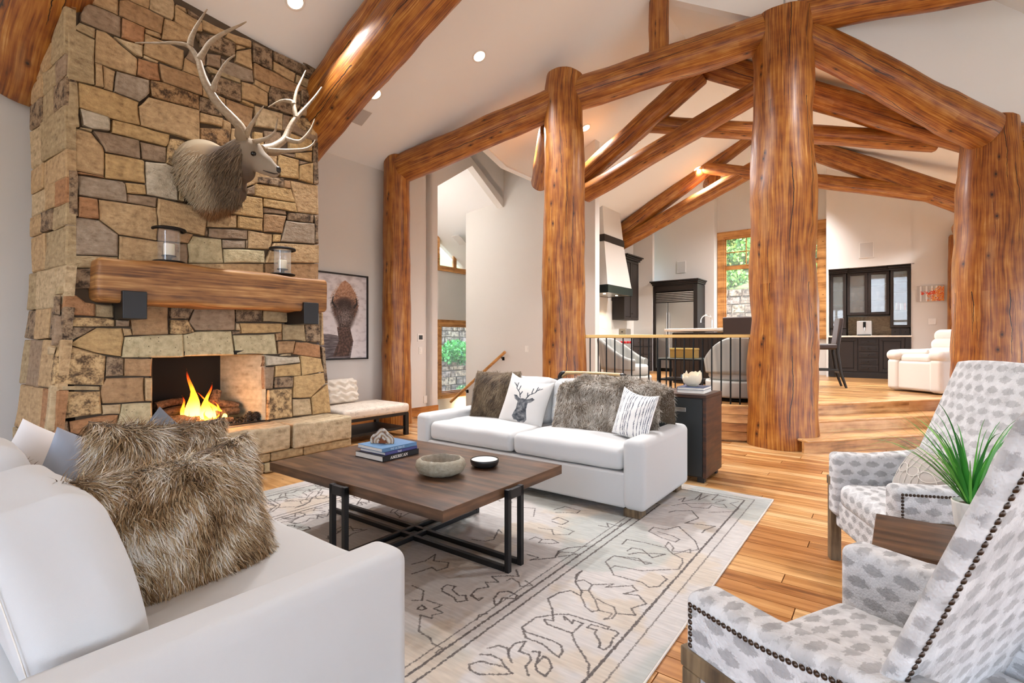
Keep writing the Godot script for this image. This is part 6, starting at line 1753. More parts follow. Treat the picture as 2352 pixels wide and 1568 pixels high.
func armchair(label, at, turn, near):
	var t = thing("armchair", label, "armchair", at, turn)
	var fab = M.spots
	var W := 0.76
	var mb := MB.new()
	mb.rbox(Vector3(0, 0.40, 0.10), Vector3(W - 0.24, 0.13, 0.56), 0.045, Basis(), 3, 5, func(p: Vector3): return p + Vector3(0, 0.025 * max(0.0, 1.0 - pow(p.x / 0.26, 2.0)) * max(0.0, 1.0 - pow(p.z / 0.28, 2.0)) if p.y > 0 else 0.0, 0))
	part(t, "seat_cushion", mb, fab)
	mb = MB.new(); mb.rbox(Vector3(0, 0.285, 0.08), Vector3(W - 0.12, 0.15, 0.58), 0.015, Basis(), 2); part(t, "seat_box", mb, fab)
	for s in [-1, 1]:
		mb = MB.new()
		mb.rbox(Vector3(s * (W / 2 - 0.055), 0.445, 0.115), Vector3(0.11, 0.35, 0.55), 0.028, Basis(), 3, 2, func(p: Vector3): return p + Vector3(0, 0.05 * smoothstep(0.1, -0.3, p.z) if p.y > 0.05 else 0.0, 0))
		part(t, "arm", mb, fab)
		mb = MB.new(); mb.cbox(Vector3(s * (W / 2 - 0.018), 0.455, 0.115), Vector3(0.05, 0.05, 0.555), 0.004); part(t, "side_rail", mb, M.grey_wood)
		for z in [0.36, -0.16]:
			mb = MB.new(); mb.cbox(Vector3(s * (W / 2 - 0.018), 0.215, z), Vector3(0.05, 0.43, 0.055), 0.005); part(t, "leg", mb, M.grey_wood)
	# reclined back
	var tilt := -atan(0.38)
	var B := Basis(Vector3.RIGHT, tilt)
	# rear face runs through z = -0.09 at h 0.68
	var rc := Vector3(0, 0.70, -0.10) + B * Vector3(0, 0, 0.07)
	mb = MB.new()
	mb.rbox(rc + B * Vector3(0, 0.03, -0.053), Vector3(W - 0.074, 0.86, 0.024), 0.011, B, 3, 4, func(p: Vector3): return p + Vector3(0, 0, 0.06 * max(0.0, 1.0 - pow(p.x / 0.37, 2.0)) if p.z > 0 else 0.0))
	part(t, "backrest", mb, fab)
	# nailheads: along arm fronts and tops outside, and round the rear of the back
	var nm := MB.new()
	nm.lathe([Vector2(0, 0.0045), Vector2(0.0035, 0.004), Vector2(0.0062, 0.0016), Vector2(0.0066, 0.0)], 10)
	var nmesh := nm.commit(M.bronze)
	var nail := func(p: Vector3, n: Vector3):
		var o := MeshInstance3D.new(); o.name = "nailhead"; o.mesh = nmesh
		var x := n.cross(Vector3(0.31, 0.77, 0.55)).normalized()
		o.transform = Transform3D(Basis(x, n, x.cross(n)), p)
		t.add_child(o, true)
	for s in ([1] if near else [1]):
		var z := 0.365
		while z > -0.06:
			var y := 0.592 + 0.05 * smoothstep(0.1, -0.3, z - 0.115)
			nail.call(Vector3(s * (W / 2 + 0.0005), y, z), Vector3(s, 0, 0)); z -= 0.0145
		var yy := 0.578
		while yy > 0.49:
			nail.call(Vector3(s * (W / 2 + 0.0005), yy, 0.365), Vector3(s, 0, 0)); yy -= 0.0145
	if near:
		var k := -0.36
		while k < 0.44:
			nail.call(rc + B * Vector3(W / 2 - 0.05, 0.03 + k, -0.0652), B * Vector3(0, 0, -1)); k += 0.0145
	if not near:
		var pm := pillow_mb(0.40, 0.26, 0.12)
		var pc: Vector3 = t.transform * Vector3(0.02, 0.585, 0.10)
		var o = thing("embroidered_pillow", "taupe pillow with stitched circles on the armchair by the plant", "pillow", pc)
		o.basis = Basis(Vector3.UP, turn) * Basis(Vector3.RIGHT, -0.5)
		part(o, "cover", pm, M.taupe)
		for cx in [-0.1, 0.0, 0.1]:
			for cy in [-0.05, 0.05]:
				var ring := []
				for q in 25: ring.append(Vector3(cx + cos(TAU * q / 24) * 0.075, cy + sin(TAU * q / 24) * 0.075, 0.0))
				for q in ring.size():
					var p: Vector3 = ring[q]
					var xx: float = clamp(p.x / 0.19, -0.97, 0.97); var yy2: float = clamp(p.y / 0.122, -0.97, 0.97)
					ring[q] = Vector3(xx * 0.19, yy2 * 0.122, 0.06 * pow(max(0.0, (1.0 - pow(absf(xx), 2.6)) * (1.0 - pow(absf(yy2), 2.6))), 0.55) + 0.004)
				var rm := MB.new(); rm.tube(ring, 0.0016, 5, false); part(o, "stitched_circle", rm, M.linen)
func make_side_table():
	var c := Vector2(1.553, 1.706)
	var t = thing("side_table", "small dark walnut side table between the two patterned armchairs", "table", Vector3(c.x, 0.0, -c.y), rt())
	var mb := MB.new(); mb.cbox(Vector3(0, 0.535, 0), Vector3(0.5, 0.03, 0.42), 0.004); part(t, "table_top", mb, M.table_wood)
	mb = MB.new(); mb.cbox(Vector3(0, 0.48, 0), Vector3(0.44, 0.07, 0.36), 0.003); part(t, "apron", mb, M.table_wood)
	for x in [-1, 1]:
		for z in [-1, 1]:
			mb = MB.new(); mb.cbox(Vector3(x * 0.2, 0.25, z * 0.16), Vector3(0.04, 0.5, 0.04), 0.003); part(t, "leg", mb, M.table_wood)
	# plant
	var p = thing("potted_grass_plant", "spiky green grass plant in a ribbed white pot on the side table", "plant", Vector3(1.70, 0.5505, -1.84))
	mb = MB.new()
	var rows := []
	for e in [[0.0, 0.0], [0.038, 0.0], [0.044, 0.012], [0.05, 0.06], [0.054, 0.10], [0.056, 0.106], [0.05, 0.108], [0.047, 0.095], [0.0, 0.092]]:
		var row := PackedVector3Array()
		for s in 60:
			var a := TAU * s / 60
			var k := 1.0 + (0.02 * cos(a * 20.0) if e[1] > 0.01 and e[1] < 0.1 and e[0] > 0.04 else 0.0)
			row.append(Vector3(cos(a) * max(e[0], 0.0003) * k, e[1], sin(a) * max(e[0], 0.0003) * k))
		rows.append(row)
	mb.grid(rows, true); part(p, "pot", mb, mat("dedad2", 0.5))
	mb = MB.new(); mb.lathe([Vector2(0.047, 0.092), Vector2(0.03, 0.098), Vector2(0, 0.1)], 20); part(p, "soil", mb, M.soil)
	rng.seed = 19
	var crown := [Vector3(0.0, 0.1, 0.0), Vector3(0.012, 0.12, -0.012)]
	for q in 84:
		var a := rng.randf() * TAU
		var ln := rng.randf_range(0.2, 0.46)
		var up := rng.randf_range(0.55, 1.5)
		if q < 9:
			a = PI + rng.randf_range(-0.6, 0.6); ln = rng.randf_range(0.42, 0.62); up = rng.randf_range(0.6, 1.0)
		var d := Vector3(cos(a), 0, sin(a))
		var rr := []; var w0 := rng.randf_range(0.003, 0.0075)
		var b: Vector3 = crown[q % 2] + d * 0.012
		var vel := (d * 0.55 + Vector3.UP * up).normalized()
		var pos := b
		var side := d.cross(Vector3.UP)
		for s in 11:
			var f := s / 10.0
			var w: float = w0 * (0.6 + 0.6 * sin(PI * min(1.0, f * 1.4 + 0.15))) * (1.0 - 0.85 * f * f)
			rr.append(PackedVector3Array([pos - side * w, pos + vel.cross(side) * w * 0.25, pos + side * w]))
			pos += vel * ln / 10.0
			vel = (vel + Vector3.DOWN * (0.045 + 0.20 * f) * (1.35 if q < 9 else 0.9)).normalized()
		var m := MB.new(); m.colored = true
		var col := lin(["4a9a3c", "3a8a35", "66b348", "357a38", "7fbf56"][rng.randi() % 5])
		var cols := []
		for s in 11: cols.append([col, col * 1.1, col])
		m.grid(rr, false, Vector3(0, 1, 0), 1, 1, cols)
		part(p, "leaf", m, M.leaf)
func make_bench():
	var t = thing("window_bench", "cream upholstered bench with dark legs beside the chimney", "bench", R(-5.54, 0, 3.9), deg_to_rad(90.0 - TH))
	var mb := MB.new(); mb.rbox(Vector3(0, 0.365, 0), Vector3(1.02, 0.12, 0.72), 0.04, Basis(), 3, 4, func(p: Vector3): return p + Vector3(0, 0.02 * max(0.0, 1.0 - pow(p.x / 0.5, 2.0)) * max(0.0, 1.0 - pow(p.z / 0.36, 2.0)) if p.y > 0 else 0.0, 0)); part(t, "seat", mb, M.key_cloth)
	mb = MB.new(); mb.cbox(Vector3(0, 0.29, 0), Vector3(0.98, 0.04, 0.68), 0.003); part(t, "rail", mb, M.black_wood)
	mb = MB.new(); mb.cbox(Vector3(0, 0.10, 0), Vector3(0.94, 0.03, 0.64), 0.003); part(t, "shelf", mb, M.black_wood)
	for x in [-1, 1]:
		for z in [-1, 1]:
			mb = MB.new(); mb.cbox(Vector3(x * 0.47, 0.15, z * 0.32), Vector3(0.055, 0.3, 0.055), 0.004); part(t, "leg", mb, M.black_wood)
	# ruffled cushion
	var nz := noise(5.0, 2, 2)
	var pm := MB.new()
	pm.rbox(Vector3.ZERO, Vector3(0.5, 0.32, 0.15), 0.07, Basis(), 4, 14, func(p: Vector3): return p + Vector3(0, 0, (0.018 * sin(p.y * 75.0 + nz.get_noise_2d(p.x * 2.0, p.y) * 3.0) if p.z > 0.0 else 0.0)))
	var o = single("ruffled_pillow", pm, M.cream, "cream pillow with ruffled pleats leaning on the bench", "pillow", R(-5.80, 0.60, 3.75), deg_to_rad(90.0 - TH))
	o.basis = Basis(Vector3.UP, deg_to_rad(90.0 - TH)) * Basis(Vector3.RIGHT, -0.25)

# ---------------------------------------------------------------- kitchen and hall
func bxm(c, s, ch := 0.003) -> MB:
	var m := MB.new(); m.cbox(c, s, ch); return m
func cab_door(parent, called, c: Vector3, w, h, m, knob = null, glass := false):
	# a framed door facing +z, centred on c
	var mb := MB.new(); var f := 0.055
	mb.cbox(c + Vector3(-w / 2 + f / 2, 0, 0.01), Vector3(f, h, 0.02), 0.003); mb.cbox(c + Vector3(w / 2 - f / 2, 0, 0.01), Vector3(f, h, 0.02), 0.003)
	mb.cbox(c + Vector3(0, h / 2 - f / 2, 0.01), Vector3(w - 2 * f, f, 0.02), 0.003); mb.cbox(c + Vector3(0, -h / 2 + f / 2, 0.01), Vector3(w - 2 * f, f, 0.02), 0.003)
	var d = part(parent, called, mb, m)
	if glass:
		part(d, "pane", bxm(c + Vector3(0, 0, 0.008), Vector3(w - 2 * f, h - 2 * f, 0.004), 0.0005), M.pane)
	else:
		part(d, "panel", bxm(c + Vector3(0, 0, 0.006), Vector3(w - 2 * f - 0.03, h - 2 * f - 0.03, 0.014), 0.005), m)
	if knob != null:
		var k := MB.new(); k.lathe([Vector2(0, 0.026), Vector2(0.009, 0.024), Vector2(0.012, 0.016), Vector2(0.006, 0.008), Vector2(0.006, 0.0)], 10, c + knob + Vector3(0, 0, 0.02), Basis(Vector3.RIGHT, PI / 2))
		part(d, "knob", k, M.bronze)
	return d
func cornice(t, x0, x1, y, z, m, dep := 0.3):
	var mb := MB.new()
	mb.cbox(Vector3((x0 + x1) / 2, y + 0.02, z - dep / 2 + 0.02), Vector3(x1 - x0 + 0.04, 0.04, dep + 0.04), 0.004)
	mb.cbox(Vector3((x0 + x1) / 2, y + 0.06, z - dep / 2 + 0.04), Vector3(x1 - x0 + 0.08, 0.04, dep + 0.08), 0.012)
	mb.cbox(Vector3((x0 + x1) / 2, y + 0.095, z - dep / 2 + 0.06), Vector3(x1 - x0 + 0.12, 0.03, dep + 0.12), 0.004)
	part(t, "cornice", mb, m)
func make_kitchen():
	var F2 := FLOOR2
	# ---- hutch in the niche, local x = n + 0.53, z towards the room
	var t = thing("glass_hutch", "dark espresso hutch with glass upper doors and five stacked drawers", "cabinet", R(-0.53, F2, 13.12), rt())
	var dk = M.espresso
	# base
	part(t, "plinth", bxm(Vector3(0, 0.06, -0.27), Vector3(1.42, 0.12, 0.54)), dk)
	part(t, "base_carcass", bxm(Vector3(0, 0.50, -0.29), Vector3(1.42, 0.76, 0.54)), dk)
	cab_door(t, "door", Vector3(-0.41, 0.50, -0.02), 0.42, 0.72, M.espresso2, Vector3(0.17, 0.31, 0))
	cab_door(t, "door", Vector3(0.40, 0.50, -0.02), 0.42, 0.72, M.espresso2, Vector3(-0.17, 0.31, 0))
	for q in 5:
		var mb := MB.new(); var c := Vector3(0.0, 0.785 - q * 0.142, -0.02)
		mb.cbox(c + Vector3(0, 0, 0.008), Vector3(0.34, 0.128, 0.016), 0.003)
		var d = part(t, "drawer", mb, M.espresso2)
		part(d, "panel", bxm(c + Vector3(0, 0, 0.018), Vector3(0.27, 0.07, 0.01), 0.004), dk)
		var k := MB.new(); k.lathe([Vector2(0, 0.026), Vector2(0.009, 0.024), Vector2(0.012, 0.016), Vector2(0.006, 0.008), Vector2(0.006, 0.0)], 10, c + Vector3(0, 0, 0.022), Basis(Vector3.RIGHT, PI / 2)); part(d, "knob", k, M.bronze)
	for x in [-0.665, 0.665]: part(t, "pilaster", bxm(Vector3(x, 0.44, -0.005), Vector3(0.09, 0.87, 0.04)), dk)
	part(t, "worktop", bxm(Vector3(0, 0.90, -0.27), Vector3(1.46, 0.035, 0.60), 0.004), M.counter)
	part(t, "backsplash", bxm(Vector3(0, 1.13, -0.555), Vector3(0.8, 0.43, 0.02)), M.tile_tan)
	# uppers: open carcass boxes with shelves, glass doors
	var upper := func(x0, x1, y0, y1, zf, splits: Array, doors: int):
		var mb := MB.new(); var xm: float = (x0 + x1) / 2; var w: float = x1 - x0
		mb.cbox(Vector3(x0 + 0.012, (y0 + y1) / 2, (zf - 0.56) / 2), Vector3(0.024, y1 - y0, zf + 0.56)); mb.cbox(Vector3(x1 - 0.012, (y0 + y1) / 2, (zf - 0.56) / 2), Vector3(0.024, y1 - y0, zf + 0.56))
		mb.cbox(Vector3(xm, y0 + 0.012, (zf - 0.56) / 2), Vector3(w, 0.024, zf + 0.56)); mb.cbox(Vector3(xm, y1 - 0.012, (zf - 0.56) / 2), Vector3(w, 0.024, zf + 0.56))
		mb.box(Vector3(xm, (y0 + y1) / 2, -0.555), Vector3(w, y1 - y0, 0.015))
		part(t, "upper_carcass", mb, dk)
		for s in splits: part(t, "shelf", bxm(Vector3(xm, s, (zf - 0.56) / 2 - 0.02), Vector3(w - 0.05, 0.014, zf + 0.46), 0.001), M.espresso2)
		for q in doors:
			var dw: float = w / doors
			cab_door(t, "glass_door", Vector3(x0 + dw * (q + 0.5), (y0 + y1) / 2, zf), dw - 0.006, y1 - y0 - 0.01, M.espresso2, Vector3((dw / 2 - 0.03) * (1.0 if q == 0 else -1.0), -(y1 - y0) * 0.3, 0), true)
	upper.call(-0.71, -0.41, 1.08, 2.30, -0.16, [1.38, 1.62, 1.94], 1)
	upper.call(-0.40, 0.36, 1.37, 2.30, -0.22, [1.70, 2.02], 2)
	upper.call(0.37, 0.71, 1.08, 2.33, -0.16, [1.45, 1.85, 2.08], 1)
	for s in [[-0.71, -0.41], [0.37, 0.71]]:
		part(t, "small_drawer_case", bxm(Vector3((s[0] + s[1]) / 2, 0.997, -0.36), Vector3(0.30, 0.155, 0.4)), dk)
		for q in 2:
			var c := Vector3(lerp(float(s[0]), float(s[1]), 0.25 + 0.5 * q), 0.997, -0.155)
			var d = part(t, "small_drawer", bxm(c, Vector3(0.135, 0.12, 0.016)), M.espresso2)
			var k := MB.new(); k.lathe([Vector2(0, 0.024), Vector2(0.011, 0.016), Vector2(0.005, 0.0)], 8, c + Vector3(0, 0, 0.008), Basis(Vector3.RIGHT, PI / 2)); part(d, "knob", k, M.bronze)
	cornice(t, -0.71, -0.41, 2.30, -0.14, dk, 0.42); cornice(t, -0.40, 0.36, 2.30, -0.20, dk, 0.36); cornice(t, 0.37, 0.71, 2.30, -0.14, dk, 0.42)
	# glassware
	rng.seed = 40
	var glass := MB.new(); glass.lathe([Vector2(0, 0), Vector2(0.028, 0), Vector2(0.004, 0.006), Vector2(0.004, 0.07), Vector2(0.03, 0.10), Vector2(0.034, 0.15), Vector2(0.03, 0.17)], 12)
	var gm := glass.commit(M.clear)
	var whereg := ["upper shelf of the middle glass cupboard", "lower shelf of the middle glass cupboard", "tall glass cupboard by the recliner", "tall glass cupboard by the window"]
	for g in [[-0.36, 0.32, 1.71, 6, 0], [-0.34, 0.3, 1.385, 5, 1], [0.42, 0.66, 2.09, 3, 2], [-0.66, -0.46, 1.95, 2, 3]]:
		for q in g[3]:
			var o := MeshInstance3D.new(); o.name = numbered("wine_glass"); o.mesh = gm; add_child(o)
			var lx: float = lerp(float(g[0]), float(g[1]), (q + 0.5) / g[3])
			o.position = t.transform * Vector3(lx, g[2] + 0.0075, -0.40)
			meta(o, "stemmed wine glass on the " + whereg[g[4]], "glass", "wine glasses in the hutch")
	for q in 5:
		var hh := rng.randf_range(0.13, 0.18)
		var o = single("hutch_book", bxm(Vector3(0, hh / 2, 0), Vector3(0.03, hh, 0.14)), mat(["b9b0a0", "7c3b30", "d8d3c8", "8f8a80", "b46a4a"][q], 0.6), ["pale tan", "dark red", "white", "grey", "terracotta"][q] + " upright book behind the hutch's glass door by the recliner", "book", t.transform * Vector3(0.47 + q * 0.037, 1.4585, -0.36), rt(), "books in the hutch")
	# vases behind the left glass door
	for v in [[1.0925, 0.17, "round dark vase on the bottom shelf of the cupboard by the window"], [1.388, 0.15, "slim dark vase on the second shelf of the cupboard by the window"]]:
		var vm := MB.new(); vm.lathe([Vector2(0, 0), Vector2(0.03, 0), Vector2(0.05, v[1] * 0.4), Vector2(0.02, v[1] * 0.75), Vector2(0.03, v[1]), Vector2(0.024, v[1]), Vector2(0, v[1] * 0.5)], 14)
		single("dark_vase", vm, mat("2a2624", 0.3), v[2], "vase", t.transform * Vector3(-0.54, v[0], -0.38))
	# coffee machine
	var cm = thing("coffee_machine", "silver coffee machine on the hutch worktop", "coffee machine", t.transform * Vector3(-0.08, 0.918, -0.24), rt())
	part(cm, "body", bxm(Vector3(0, 0.16, 0), Vector3(0.27, 0.32, 0.3), 0.012), mat("c9c6c0", 0.35, 0.3))
	part(cm, "brew_head", bxm(Vector3(0.005, 0.235, 0.16), Vector3(0.05, 0.13, 0.03), 0.008), M.black_metal)
	var sp := MB.new(); sp.tube([Vector3(0.005, 0.18, 0.17), Vector3(0.005, 0.11, 0.17)], 0.012, 8); part(cm, "spout", sp, M.chrome)
	part(cm, "drip_tray", bxm(Vector3(0, 0.012, 0.17), Vector3(0.24, 0.02, 0.06)), M.black_metal)
	# ---- canvas, switch
	var pc: Vector3 = PU(2137, 674, 13.12)
	var cv = thing("canvas_print", "small unframed canvas of orange leaves on white trunks", "picture", pc, rt())
	var q2 := MB.new(); q2.flat([Vector3(-0.21, 0.155, 0.022), Vector3(0.21, 0.155, 0.022), Vector3(0.21, -0.155, 0.022), Vector3(-0.21, -0.155, 0.022)], Vector3(0, 0, 1), [Vector2(0, 0), Vector2(1, 0), Vector2(1, 1), Vector2(0, 1)]); part(cv, "print", q2, M.canvas)
	part(cv, "stretcher_frame", bxm(Vector3(0, 0, 0.01), Vector3(0.42, 0.31, 0.022)), M.paper)
	# ---- fridge and its surround
	var fr = thing("refrigerator", "stainless two-door refrigerator with a ribbed top grille", "refrigerator", R(-4.63, F2, 12.80), rt())
	part(fr, "case", bxm(Vector3(0, 1.05, -0.30), Vector3(1.0, 2.1, 0.5)), M.black_metal)
	for s in [[-0.34, 0.32], [0.165, 0.67]]:
		var d = part(fr, "door", bxm(Vector3(s[0], 0.95, -0.02), Vector3(s[1] - 0.006, 1.72, 0.05), 0.006), M.stainless)
		var hx: float = -0.19 if s[0] < 0 else -0.13
		var hm := MB.new(); hm.tube([Vector3(hx, 0.35, 0.05), Vector3(hx, 1.55, 0.05)], 0.014, 10)
		for y in [0.42, 1.48]: hm.tube([Vector3(hx, y, 0.0), Vector3(hx, y, 0.05)], 0.009, 8)
		part(d, "handle", hm, M.stainless)
	part(fr, "grille_frame", bxm(Vector3(0, 1.955, -0.03), Vector3(1.0, 0.27, 0.03), 0.003), M.black_metal)
	for q in 6: part(fr, "grille_slat", bxm(Vector3(0, 1.845 + q * 0.044, -0.005), Vector3(0.99, 0.026, 0.03), 0.004), M.stainless)
	var fs = thing("fridge_surround", "dark espresso cabinet surround with a cornice over the refrigerator", "cabinet", R(-4.63, F2, 12.80), rt())
	for x in [-0.53, 0.55]: part(fs, "side_panel", bxm(Vector3(x, 1.13, -0.28), Vector3(0.06 if x < 0 else 0.1, 2.26, 0.62)), dk)
	part(fs, "bridge", bxm(Vector3(0.01, 2.19, -0.28), Vector3(1.02, 0.17, 0.6)), dk)
	part(fs, "header_panel", bxm(Vector3(0.01, 2.19, 0.026), Vector3(0.9, 0.1, 0.012)), M.espresso2)
	cornice(fs, -0.56, 0.60, 2.27, 0.03, dk, 0.6)
	# ---- hood wall: local x = u - 10.6, z = n + 5.75
	var tw := deg_to_rad(90.0 - TH)
	var O: Vector3 = R(-5.75, 0, 10.6)
	var hd = thing("range_hood", "tapered plaster range hood with dark metal bands", "range hood", O, tw)
	var ring := func(y, x0, x1, z): return PackedVector3Array([Vector3(x0, y, 0.0), Vector3(x0, y, z), Vector3(x1, y, z), Vector3(x1, y, 0.0)])
	var hood := func(called, a, b, m):
		var mb := MB.new()
		for q in 4:
			var p := [a[q], a[(q + 1) % 4], b[(q + 1) % 4], b[q]]
			var nn: Vector3 = (p[1] - p[0]).cross(p[3] - p[0]).normalized()
			var out: Vector3 = (p[0] + p[1]) / 2 - Vector3(0, p[0].y, 0.2)
			mb.flat(p, nn if nn.dot(out) > 0 else -nn)
		part(hd, called, mb, m)
	hood.call("lower_rim", ring.call(2.34, -0.63, 0.65, 0.66), ring.call(2.52, -0.63, 0.65, 0.66), mat("2c3230", 0.4, 0.5))
	hood.call("lower_body", ring.call(2.52, -0.615, 0.635, 0.64), ring.call(3.52, -0.50, 0.50, 0.50), M.wall)
	hood.call("band", ring.call(3.52, -0.515, 0.515, 0.515), ring.call(3.68, -0.505, 0.505, 0.505), M.espresso)
	hood.call("upper_body", ring.call(3.66, -0.49, 0.49, 0.49), ring.call(4.6, -0.42, 0.42, 0.40), M.wall)
	part(hd, "filter_panel", bxm(Vector3(0.01, 2.36, 0.33), Vector3(1.24, 0.02, 0.62)), M.stainless)
	for x in [-0.3, 0.32]:
		var lm := MB.new(); lm.lathe([Vector2(0, 0), Vector2(0.03, 0), Vector2(0.03, 0.006), Vector2(0, 0.006)], 14, Vector3(x, 2.343, 0.4)); part(hd, "hood_light", lm, M.lamp)
		var sl := SpotLight3D.new(); sl.name = "hood_lamp"; sl.light_color = Color("ffe2b4"); sl.light_energy = 1.2; sl.spot_angle = 55; sl.spot_range = 14; sl.shadow_enabled = true; sl.light_size = 0.03
		hd.add_child(sl, true); sl.position = Vector3(x, 2.335, 0.4); sl.rotation.x = -PI / 2
	var bs = single("marble_backsplash", bxm(Vector3(0.1, 1.83, 0.008), Vector3(4.2, 0.90, 0.014), 0.001), M.marble, "pale marble splashback with grey veins behind the range", "backsplash", O, tw)
	for v in [[[-0.5, 1.45], [-0.25, 1.62], [0.1, 1.70], [0.35, 1.88], [0.5, 1.92]], [[-0.9, 1.5], [-0.6, 1.7], [-0.45, 1.72]], [[0.1, 1.70], [0.2, 1.6], [0.5, 1.55]]]:
		var vm := MB.new(); var P := []
		for e in v: P.append(Vector3(e[0], e[1], 0.0145))
		vm.tube(P, 0.004, 4, false, 1, -1, null, 0, 0.15); part(bs, "vein", vm, mat("9a958e", 0.4))
	for c in [[1.28, 0.85, "dark wall cupboard between the range hood and the refrigerator"], [-1.2, 0.8, "dark wall cupboard on the stair side of the range hood"]]:
		var wc = thing("wall_cupboard", c[2], "cabinet", R(-5.75, 1.80, 10.6 + c[0]), tw)
		part(wc, "carcass", bxm(Vector3(0, 0.76, 0.165), Vector3(c[1], 1.52, 0.33)), dk)
		for s in [-1, 1]: cab_door(wc, "door", Vector3(s * c[1] / 4, 0.76, 0.33), c[1] / 2 - 0.004, 1.5, M.espresso2, Vector3(-s * (c[1] / 4 - 0.03), -0.6, 0))
		cornice(wc, -c[1] / 2, c[1] / 2, 1.52, 0.35, dk, 0.35)
	var bc = thing("base_cabinets", "run of dark base cabinets with a pale worktop along the range wall", "cabinet", R(-5.75, F2, 10.6), tw)
	part(bc, "carcass", bxm(Vector3(-1.75, 0.45, 0.3), Vector3(1.65, 0.86, 0.58)), dk); part(bc, "carcass", bxm(Vector3(1.4, 0.45, 0.3), Vector3(1.3, 0.86, 0.58)), dk)
	part(bc, "worktop", bxm(Vector3(-1.75, 0.90, 0.32), Vector3(1.66, 0.04, 0.64)), M.counter); part(bc, "worktop", bxm(Vector3(1.4, 0.90, 0.32), Vector3(1.32, 0.04, 0.64)), M.counter)
	for q in 4:
		for x in [1.1, 1.7]:
			var c := Vector3(x, 0.76 - q * 0.2, 0.60)
			var d = part(bc, "drawer", bxm(c, Vector3(0.56, 0.18, 0.02)), M.espresso2)
			var k := MB.new(); k.lathe([Vector2(0, 0.026), Vector2(0.012, 0.016), Vector2(0.006, 0.0)], 8, c + Vector3(0, 0, 0.01), Basis(Vector3.RIGHT, PI / 2)); part(d, "knob", k, M.bronze)
	for x in [-2.3, -1.75, -1.2]: cab_door(bc, "door", Vector3(x, 0.47, 0.59), 0.52, 0.76, M.espresso2, Vector3(0.2, 0.3, 0))
	var rg = thing("range_cooker", "stainless range with a row of red knobs under the hood", "range", R(-5.75, F2, 10.6), tw)
	part(rg, "body", bxm(Vector3(-0.08, 0.44, 0.32), Vector3(1.62, 0.86, 0.62)), M.stainless)
	part(rg, "cooktop", bxm(Vector3(-0.08, 0.89, 0.32), Vector3(1.62, 0.03, 0.64)), M.black_metal)
	part(rg, "oven_door", bxm(Vector3(-0.08, 0.38, 0.64), Vector3(1.4, 0.5, 0.02)), M.black_metal)
	for q in 9:
		var k := MB.new(); k.lathe([Vector2(0, 0.05), Vector2(0.026, 0.045), Vector2(0.03, 0.0)], 14, Vector3(-0.74 + q * 0.165, 0.77, 0.63), Basis(Vector3.RIGHT, PI / 2)); part(rg, "knob", k, mat("b01219", 0.35))
	var pf := MB.new(); pf.tube([Vector3(-0.55, 1.76, 0.01), Vector3(-0.55, 1.76, 0.22), Vector3(-0.4, 1.76, 0.3), Vector3(-0.4, 1.70, 0.3)], 0.012, 8)
	single("pot_filler", pf, M.chrome, "chrome pot filler tap on the marble splashback", "tap", O, tw)
	var ts = thing("toaster", "brushed steel toaster on the worktop past the range", "toaster", R(-5.42, F2 + 0.92, 11.52), tw)
	part(ts, "body", bxm(Vector3(0, 0.095, 0), Vector3(0.3, 0.19, 0.2), 0.02), mat("8d867c", 0.4, 0.4)); part(ts, "lever", bxm(Vector3(-0.155, 0.11, 0), Vector3(0.015, 0.02, 0.04)), M.black_metal)
	# ---- island
	var isl = thing("kitchen_island", "dark beadboard kitchen island with a pale raised bar top", "island", R(-2.35, F2, 9.75), rt())
	part(isl, "carcass", bxm(Vector3(0, 0.48, 0), Vector3(2.15, 0.96, 0.7)), dk)
	for q in 26: part(isl, "beadboard", bxm(Vector3(-1.05 + q * 0.084, 0.5, 0.354), Vector3(0.078, 0.9, 0.012), 0.004), M.espresso2)
	part(isl, "bar_top", bxm(Vector3(0, 1.005, 0.08), Vector3(2.36, 0.05, 0.92), 0.008), M.counter)
	var fc := MB.new(); var P := []
	for q in 13: P.append(Vector3(-0.62 + 0.105 * cos(PI * q / 12.0), 1.20 + 0.105 * sin(PI * q / 12.0), -0.2))
	P.push_front(Vector3(-0.515, 1.03, -0.2)); P.append(Vector3(-0.725, 1.16, -0.2))
	fc.tube(P, 0.013, 10)
	single("kitchen_faucet", fc, M.chrome, "arched chrome faucet on the island", "faucet", R(-2.35, F2, 9.75), rt())
	stool(Vector3(3.82, F2, -8.25), rt() + PI, "brown leather bar stool pulled up to the long side of the island")
	stool(Vector3(5.44, F2, -8.72), rt() + PI / 2 + 0.25 + PI, "brown leather bar stool at the end of the island beside the thick post")
	barrel(Vector3(3.06, F2, -6.78), deg_to_rad(182), "striped grey barrel chair behind the railing, beside the thick corner post")
	barrel(Vector3(1.78, F2, -7.75), deg_to_rad(58), "striped grey barrel chair behind the railing, on the stair wall side of the gold box")
	# glass side table with a gold box
	var gt = thing("glass_side_table", "small dark metal side table with a glass top behind the railing", "table", Vector3(2.68, F2, -7.7), rt())
	part(gt, "glass_top", bxm(Vector3(0, 0.53, 0), Vector3(0.66, 0.014, 0.5), 0.003), mat("6b7470", 0.08))
	for y in [0.515, 0.2]:
		var mb := MB.new()
		for z in [-1, 1]: mb.cbox(Vector3(0, y, z * 0.235), Vector3(0.64, 0.022, 0.022), 0.002)
		for x in [-1, 1]: mb.cbox(Vector3(x * 0.31, y, 0), Vector3(0.022, 0.022, 0.48), 0.002)
		part(gt, "frame", mb, M.black_metal)
	for x in [-1, 1]:
		for z in [-1, 1]: part(gt, "leg", bxm(Vector3(x * 0.31, 0.26, z * 0.235), Vector3(0.035, 0.52, 0.035)), M.black_metal)
	part(gt, "shelf", bxm(Vector3(0, 0.215, 0), Vector3(0.62, 0.01, 0.46)), M.espresso2)
